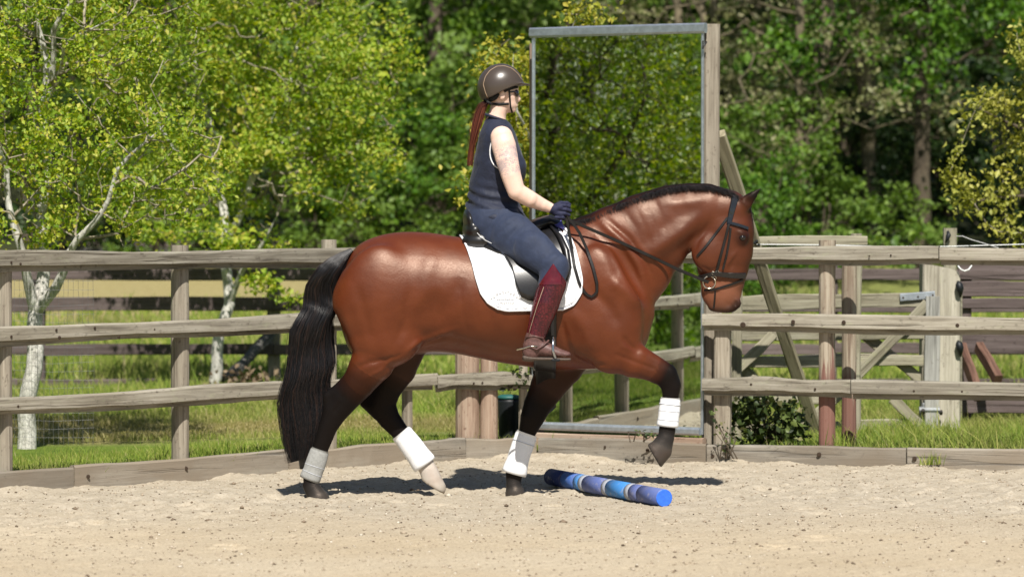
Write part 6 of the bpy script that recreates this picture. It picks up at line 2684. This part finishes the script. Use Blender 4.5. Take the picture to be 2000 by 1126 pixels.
both(bfld, FOOT, .015, -.006)


def skinmat():
    t = NT('skin')
    co = t.coord('Object')
    n1 = t.noise(co, 18, 4, .6)
    c = t.ramp(n1, [(.3, (.71, .48, .385)), (.7, (.74, .52, .425))])
    at = t.n('ShaderNodeAttribute', attribute_name='ink')
    ln = t.noise(t.coord('Object', (1, 1, 1)), 24, 3, .5, 3.0)
    m = t.ramp(ln, [(.455, 0.0), (.49, .8), (.51, .8), (.545, 0.0)])
    m2 = t.ramp(t.noise(co, 15, 2, .5), [(.42, 0.0), (.58, .5)])
    ink = t.math('MULTIPLY', at.outputs['Fac'], t.math('MAXIMUM', m, m2))
    c = t.mix(ink, c, (.17, .18, .23))
    b = t.bsdf(c, .48, .4, t.bump(n1, .05, .002))
    b.inputs['Subsurface Weight'].default_value = .08
    b.inputs['Subsurface Radius'].default_value = (.01, .004, .002)
    return t.m


person, BV, BQ = fmesh('person', bfld, 2, skinmat(), None, label='rider sitting upright on the bay horse in brown helmet, navy outfit and burgundy boots', cat='person')
d, tt = Tube(ARM)(BV[:, 0], BV[:, 1] - YH, BV[:, 2], True)
ink = ((d < .012) & (tt > .9) & (tt < 3.1)).astype(np.float32)
ink *= np.clip((tt - .9) / .3, 0, 1) * np.clip((3.1 - tt) / .4, 0, 1)
ia = person.data.attributes.new('ink', 'FLOAT', 'POINT')
ia.data.foreach_set('value', ink.astype(np.float32))
PB = BVHTree.FromPolygons(BV.tolist(), BQ.tolist())

# ---- clothes
def clothmat(name, col, rough=.75, weave=420, fold=18, spec=.25, bumps=.25):
    t = NT(name)
    co = t.coord('Object')
    n1 = t.noise(co, fold, 4, .6, 1.0)
    n2 = t.noise(co, weave, 2, .5)
    c = t.ramp(n1, [(.3, tuple(k * .85 for k in col)), (.7, tuple(k * 1.15 for k in col))])
    nb = t.bump(n1, bumps, .012)
    nb = t.bump(n2, .15, .001, nb)
    b = t.bsdf(c, rough, spec, nb)
    b.inputs['Sheen Weight'].default_value = .08
    return t.m


M_TOP = clothmat('navy_jersey', (.017, .021, .040), .62, bumps=.55)
M_BREECH = clothmat('navy_breeches', (.024, .033, .064), .7, bumps=.3)
M_GLOVE = clothmat('navy_glove', (.018, .020, .050), .7)
M_PIPE = plain('white_piping', (.72, .72, .74), .6)

tf_ = Field((-.34, -.26, 1.56), (.14, .26, 2.27), .007)
tf_.add(Loft([(a, b, c + .004 + .012 * (a < lz([(395, 900, 1000, .1)])[0][0]), d + .006 + .022 * (a < lz([(395, 900, 1000, .1)])[0][0])) for a, b, c, d in lz(TORSO)], 'z'), .02)
xa, za = hx(1002, 325, 0)
for sg in (-1, 1):
    tf_.add(Ball((xa, .062 * sg, za), (24 * S_, .055, 22 * S_)), .03)            # bust
    x, z = hx(974, 262, -.14)
    tf_.add(Ball((x, .125 * sg, z), (22 * S_, .045, 12 * S_)), .02)              # shoulder seam
g = tf_
XX, YY, ZZ = np.meshgrid(*[g.lo[i] + g.h * np.arange(g.n[i]) for i in range(3)], indexing='ij')
zw = hx(0, 392)[1]
fold = np.exp(-((ZZ - zw) / .075) ** 2)
g.F += (fold * .0075 * np.sin(ZZ * 105 + XX * 34 + 2.2 * np.sin(YY * 16 + XX * 9)) + .0038 * fnoise(XX * 17, YY * 17, ZZ * 22, 6, 3)).astype(np.float32)
# armholes, neck and hem cut clean
for sg in (-1, 1):
    x, z = hx(985, 290, -.18)
    tf_.add(Ball((x + .004, .205 * sg, z), (24 * S_, .072, 36 * S_), -.18), .004, 'cut')
xh0, zh0 = hx(911, 424); xh1, zh1 = hx(1030, 433)
nx, nz = (zh1 - zh0), -(xh1 - xh0)
l_ = math.hypot(nx, nz); nx /= l_; nz /= l_
if nz > 0:
    nx, nz = -nx, -nz
g.F = np.maximum(g.F, ((XX - xh0) * nx + (ZZ - zh0) * nz)).astype(np.float32)
xc0, zc0 = hx(948, 222); xc1, zc1 = hx(990, 236)
nx, nz = -(zc1 - zc0), (xc1 - xc0)
l_ = math.hypot(nx, nz); nx /= l_; nz /= l_
g.F = np.maximum(g.F, ((XX - xc0) * nx + (ZZ - zc0) * nz)).astype(np.float32)
top, TV_, TQ_ = fmesh('sleeveless_top', g, 1, M_TOP, person)
TB = BVHTree.FromPolygons(TV_.tolist(), TQ_.tolist())
# collar
mb = MB()
cu = []
for k in range(25):
    a = 2 * math.pi * k / 24
    px = 968 + 20.5 * math.cos(a)
    cu.append(P(px, 230 + .33 * (px - 968), YH + .068 * math.sin(a)))
mb.tube(cu, .0085, 8, caps=False)
mb.build('collar', M_TOP, top, True)
# white piping round the armhole
for sd in (-1, 1):
    pts = []
    for k in range(41):
        a = 2 * math.pi * k / 40
        u = 986.0 + 28.5 * math.cos(a) + .16 * 40 * math.sin(a)
        v = 290 - 40 * math.sin(a) + 2 * math.cos(a)
        h = TB.ray_cast(CAM, pix_ray(u, v))
        if h[0] is not None and h[0].y < YH - .05 and math.cos(a - .25) < .15:
            p = h[0] + Vector((0, -.002, 0))
            pts.append(p if sd < 0 else Vector((p.x, 2 * YH - p.y, p.z)))
    if len(pts) > 5:
        # break where the loop jumps
        runs, cur = [], [pts[0]]
        for p in pts[1:]:
            if (p - cur[-1]).length > .05:
                runs.append(cur); cur = [p]
            else:
                cur.append(p)
        runs.append(cur)
        mb = MB()
        for r in runs:
            if len(r) > 2:
                mb.tube(r, .0042, 6)
        if mb.v:
            mb.build('armhole_piping', M_PIPE, top, True)

bf_ = Field((-.36, -.48, 1.20), (.42, .48, 1.68), .008)
bf_.add(Loft([(a, b, c - .001, d) for a, b, c, d in lz([(384, 913, 1019, .149), (400, 912, 1019, .157), (418, 911, 1023, .172), (440, 911, 1028, .174), (458, 916, 1030, .155), (466, 930, 1015, .10)])], 'z'), .03)
both(bf_, THIGH, .04, .003)
both(bf_, [THIGH[-1], CALF[0], CALF[1]], .02, .002)
g = bf_
XX, YY, ZZ = np.meshgrid(*[g.lo[i] + g.h * np.arange(g.n[i]) for i in range(3)], indexing='ij')
hxp, hzp = hx(990, 440)
fold = np.exp(-(((XX - hxp) ** 2 + (ZZ - hzp) ** 2) / .10 ** 2)) + .7 * np.exp(-(((XX - hx(1075, 500)[0]) ** 2 + (ZZ - hx(1075, 500)[1]) ** 2) / .06 ** 2))
g.F += (fold * .0030 * np.sin((XX * .75 - ZZ * .95) * 95 + 2 * np.sin(YY * 14)) + .0018 * fnoise(XX * 24, YY * 24, ZZ * 24, 9, 2)).astype(np.float32)
breech, _, _ = fmesh('breeches', g, 1, M_BREECH, person)

gl = Field((.18, -.22, 1.60), (.38, -.07, 1.76), .0036)
for a, b, ra, rb in HAND:
    gl.add(Caps(a, b, ra, rb), .0045)
w0 = ARM[-1]
gl.add(Caps((w0[0] - .012, w0[4], w0[1] + .004), (w0[0] + .01, w0[4], w0[1] - .002), .030, .027), .006)
gv, gq = gl.mesh(1)
for sd in (-1, 1):
    v = gv.copy()
    q = gq
    if sd > 0:
        v[:, 1] = -v[:, 1]
        q = gq[:, ::-1]
    obj('glove', new_mesh('glove', v + np.array([0, YH, 0]), q, True), M_GLOVE, person)

# ---- boots
def crocmat():
    t = NT('burgundy_croc_leather')
    co = t.coord('Object', (52, 52, 82))
    v = t.n('ShaderNodeTexVoronoi', feature='DISTANCE_TO_EDGE')
    t.l(co, v.inputs['Vector'])
    v.inputs['Scale'].default_value = 1.0
    v.inputs['Randomness'].default_value = .55
    h = t.ramp(v.outputs[0], [(0.0, 0.0), (.18, 1.0)])
    n1 = t.noise(t.coord('Object'), 14, 4, .6)
    c = t.mix(t.ramp(n1, [(.35, 0), (.7, 1)]), (.060, .006, .010), (.115, .013, .018))
    c = t.mix(h, (.028, .004, .006), c)
    t.bsdf(c, .27, .5, t.bump(h, .25, .002))
    return t.m


M_CROC = crocmat()
M_BURG = plain('burgundy_patent', (.085, .008, .012), .14, .6, 0, 30, .2, .03)
M_BROWNB = plain('dusty_brown_leather', (.11, .055, .048), .5, .35, 0, 60, .35, .3, .004)
M_SOLE = plain('boot_sole', (.10, .075, .06), .75, .25, 0, 80, .3)
SHAFT, _ = ST([(1084, 520, 27, .064, -.352), (1079, 556, 28, .068, -.368), (1067, 592, 26, .064, -.380), (1056, 624, 22.5, .050, -.385), (1048, 650, 19.5, .045, -.388), (1044, 664, 18.5, .043, -.390)])


def half(u0, v0, u1, v1, dy=-.36):
    """Half plane whose outside lies above the pixel line."""
    x0, z0 = hx(u0, v0, dy); x1, z1 = hx(u1, v1, dy)
    n = (-(z1 - z0), x1 - x0)
    l = math.hypot(*n)
    n = (n[0] / l, n[1] / l)
    if n[1] < 0:
        n = (-n[0], -n[1])
    return ((x0, z0), n)


def boots(side):
    bt = None
    f = Field((-.02, -.50, .78), (.40, -.26, 1.46), .006)
    f.add(Tube(SHAFT, [half(1050, 560, 1080, 516), half(1081, 516, 1114, 560)]), .004)
    v, q = f.mesh(1)

    def fin(nm, v, q, mat, par):
        v = np.array(v, float).copy()
        q = np.array(q)
        if side > 0:
            v[:, 1] = -v[:, 1]; q = q[:, ::-1]
        return obj(nm, new_mesh(nm, v + np.array([0, YH, 0]), q, True), mat, par)
    bt = fin('riding_boot', v, q, M_CROC, person)
    f = Field((-.02, -.50, .78), (.40, -.28, .98), .005)
    f.add(Tube(ST([(1046, 656, 19, .044, -.389), (1041, 676, 20, .044, -.390), (1038, 686, 18, .041, -.390)])[0]), .01)
    f.add(Tube(ST([(1046, 676, 17, .042, -.390), (1068, 683, 14.5, .045, -.392), (1092, 690, 10, .044, -.395), (1108, 693, 7, .034, -.396)])[0], half(1015, 690, 1120, 699)[0:2] if False else ((hx(1015, 697, -.39)), (0.03, -1.0))), .012)
    v, q = f.mesh(1)
    fin('boot_foot', v, q, M_BROWNB, bt)
    f = Field((-.02, -.50, .78), (.40, -.28, .92), .005)
    f.add(Tube(ST([(1024, 697, 4.0, .040, -.390), (1050, 700, 3.2, .040, -.391), (1078, 700, 3.2, .047, -.393), (1104, 701, 3.0, .042, -.396), (1113, 701, 2.4, .03, -.396)])[0]), .004)
    f.add(Tube(ST([(1025, 700, 5, .036, -.39), (1040, 701, 5, .036, -.39)])[0]), .004)
    v, q = f.mesh(1)
    fin('sole', v, q, M_SOLE, bt)

    def tubep(nm, pts, r, mat, sides=6):
        mb = MB()
        pts = [P(u, vv, YH + y) for u, vv, y in pts]
        if side > 0:
            pts = [Vector((p.x, 2 * YH - p.y, p.z)) for p in pts]
        mb.tube(pts, r, sides)
        return mb.build(nm, mat, bt, True)
    # polished top facing, seams, spur with strap
    f = Field((.10, -.50, 1.24), (.40, -.26, 1.46), .005)
    TOPB = [(x, z, h + .0035, w + .0035, y) for x, z, h, w, y in SHAFT[:3]]
    f.add(Tube(TOPB, [half(1049, 559, 1080, 514), half(1081, 514, 1100, 545), ((hx(1060, 558, -.36)), (-.15, -1.0)), ((hx(1096, 540, -.36)), (1.0, .1))]), .003)
    v, q = f.mesh(1)
    fin('boot_top', v, q, M_BURG, bt)
    tubep('seam', [(1062, 560, -.43), (1048, 600, -.436), (1036, 640, -.425), (1032, 656, -.42)], .0018, plain('tan_seam', (.30, .22, .15), .6) if side < 0 else bpy.data.materials['tan_seam'])
    tubep('spur', [(1050, 676, -.437), (1034, 676, -.435), (1022, 680, -.41), (1009, 682, -.405)], [.005, .005, .005, .008], M_BRASS)
    tubep('spur_strap', [(1034, 676, -.434), (1048, 682, -.440), (1062, 674, -.438), (1072, 664, -.425)], .0055, M_BROWNB)
    tubep('ankle_seam', [(1026, 658, -.42), (1044, 656, -.434), (1062, 660, -.43)], .005, M_BROWNB)


boots(-1)
boots(1)

# ---- helmet
def helmat():
    t = NT('brown_helmet')
    n1 = t.noise(t.coord('Object'), 260, 2, .5)
    t.bsdf((.060, .045, .036), .30, .5, t.bump(n1, .06, .001))
    return t.m


M_HELM = helmat()
M_HARN = plain('black_webbing', (.010, .010, .011), .7, .3, 0, 200, .3, .3, .001)
hf = Field((-.26, -.16, 2.20), (.16, .16, 2.56), .0045)
x, z = hx(979, 168)
hf.add(Ball((x, 0, z), (43.5 * S_, .112, 43.5 * S_)), .02)
x, z = hx(968, 172)
hf.add(Ball((x, 0, z), (34 * S_, .105, 38 * S_)), .03)
XX, YY, ZZ = np.meshgrid(*[hf.lo[i] + hf.h * np.arange(hf.n[i]) for i in range(3)], indexing='ij')
# rim: low at the back, rising over the ear to the peak
uu = np.interp(XX, [hx(u, 180)[0] for u in (930, 945, 960, 985, 1005, 1030)], [hx(0, v)[1] for v in (196, 196, 190, 177, 169, 166)])
hf.F = np.maximum(hf.F, (uu - ZZ) * .9).astype(np.float32)
hf.add(Tube(ST([(1000, 163, 3.2, .085, 0), (1020, 164, 2.8, .075, 0), (1033, 166, 2.0, .05, 0)])[0]), .012)
helmet, HMV, HMQ = fmesh('riding_helmet', hf, 2, M_HELM, person)
HMB = BVHTree.FromPolygons(HMV.tolist(), HMQ.tolist())
for sd in (-1, 1):
    pts = []
    for u, v in resamp([(953, 192), (948, 180), (944, 165), (948, 150), (957, 138), (970, 130), (985, 129), (1000, 134), (1012, 145), (1020, 158)], 34):
        h = HMB.ray_cast(CAM, pix_ray(u, v))
        if h[0] is not None:
            p = h[0] + h[1] * .001
            pts.append(p if sd < 0 else Vector((p.x, 2 * YH - p.y, p.z)))
    mb = MB(); mb.tube(pts, .0024, 6); mb.build('tan_piping', plain('tan_piping', (.30, .21, .14), .5) if sd < 0 else bpy.data.materials['tan_piping'], helmet, True)


def body_hit(u, v, lift=.006, dflt=-.07):
    h = PB.ray_cast(CAM, pix_ray(u, v))
    if h[0] is None or h[0].y > YH:
        return P(u, v, YH + dflt)
    return h[0] + Vector((0, -lift, 0))


for sd in (-1, 1):
    def fl(p):
        return p if sd < 0 else Vector((p.x, 2 * YH - p.y, p.z))
    mb = MB(); mb.tube([fl(body_hit(u, v, .004)) for u, v in resamp([(993, 168), (995, 180), (996, 195), (997, 208), (1000, 219)], 10)], .0085, 8, flat=.6); mb.build('chin_strap', M_HARN, helmet, True)
    mb = MB(); mb.tube([fl(body_hit(u, v, .004)) for u, v in resamp([(950, 198), (960, 203), (975, 204), (994, 203)], 10)], .0075, 8, flat=.6); mb.build('neck_strap', M_HARN, helmet, True)
    # padded lining showing dark under the rim
    pts = [fl(body_hit(u, v, .010)) for u, v in resamp([(950, 194), (958, 193), (967, 190), (974, 184)], 8)]
    mb = MB(); mb.tube(pts, [.012, .018, .020, .020, .018, .016, .012, .006], 8); mb.build('lining', M_HARN, helmet, True)
    pts = [fl(body_hit(u, v, .004)) for u, v in resamp([(985, 178), (994, 174), (1003, 171), (1010, 170)], 8)]
    mb = MB(); mb.tube(pts, .009, 8); mb.build('brow_lining', M_HARN, helmet, True)

# ---- sunglasses
M_LENS = plain('dark_lens', (.010, .008, .012), .06, .6, 0, 30, .1, 0)
sg_ = empty('sunglasses_root', (0, 0, 0)) if False else None
lf_ = Field((-.02, -.09, 2.26), (.10, .09, 2.40), .0032)
for s_ in (-1, 1):
    x, z = hx(1009, 182, -.05)
    lf_.add(Ball((x, .034 * s_, z), (4.5 * S_, .030, 7.5 * S_), .15), .003)
    a = hx(1006, 179, -.06); b = hx(984, 181, -.08)
    lf_.add(Caps((a[0], .058 * s_, a[1]), (b[0], .082 * s_, b[1]), .0045, .0035), .004)
a = hx(1012, 179)
lf_.add(Caps((a[0], -.02, a[1]), (a[0], .02, a[1]), .004, .004), .003)
fmesh('sunglasses', lf_, 1, M_LENS, person)

# ---- ponytail
M_HAIR = hairmat('auburn_hair', [(0.0, (.035, .010, .006)), (.5, (.095, .024, .013)), (.85, (.18, .05, .028)), (1.0, (.28, .095, .055))], .32, .5)
curves = []
PT = resamp([(950, 200), (943, 206), (936, 222), (929, 245), (923, 275), (919, 305), (917, 332)], 16)
for i in range(520):
    a = hr.uniform(0, 6.28); r = math.sqrt(hr.rand())
    c = []
    L = hr.uniform(.6, 1.0)
    r *= 1 if hr.rand() < .93 else 1.5
    for k in range(16):
        f = k / 15
        if f > L:
            break
        wd = (3.2 + 5.8 * math.sin(math.pi * min(1, .1 + .75 * f))) * (1 - .35 * f)
        u = PT[k, 0] + wd * r * math.cos(a) + 1.5 * math.sin(8 * f + a)
        v = PT[k, 1] + 2 * r * math.sin(3 * a)
        p = P(u, v, YH - .02 - .02 * f + wd * S_ * r * math.sin(a) * 1.2)
        c.append((p.x, p.y, p.z))
    curves.append(c)
strands('ponytail', curves, M_HAIR, person, .0018, .0008)
mb = MB()
mb.tube([P(951, 199, YH - .01), P(945, 205, YH - .01), P(941, 212, YH - .02)], [.018, .022, .016], 10)
mb.build('hair_tie', M_HARN, person, True)
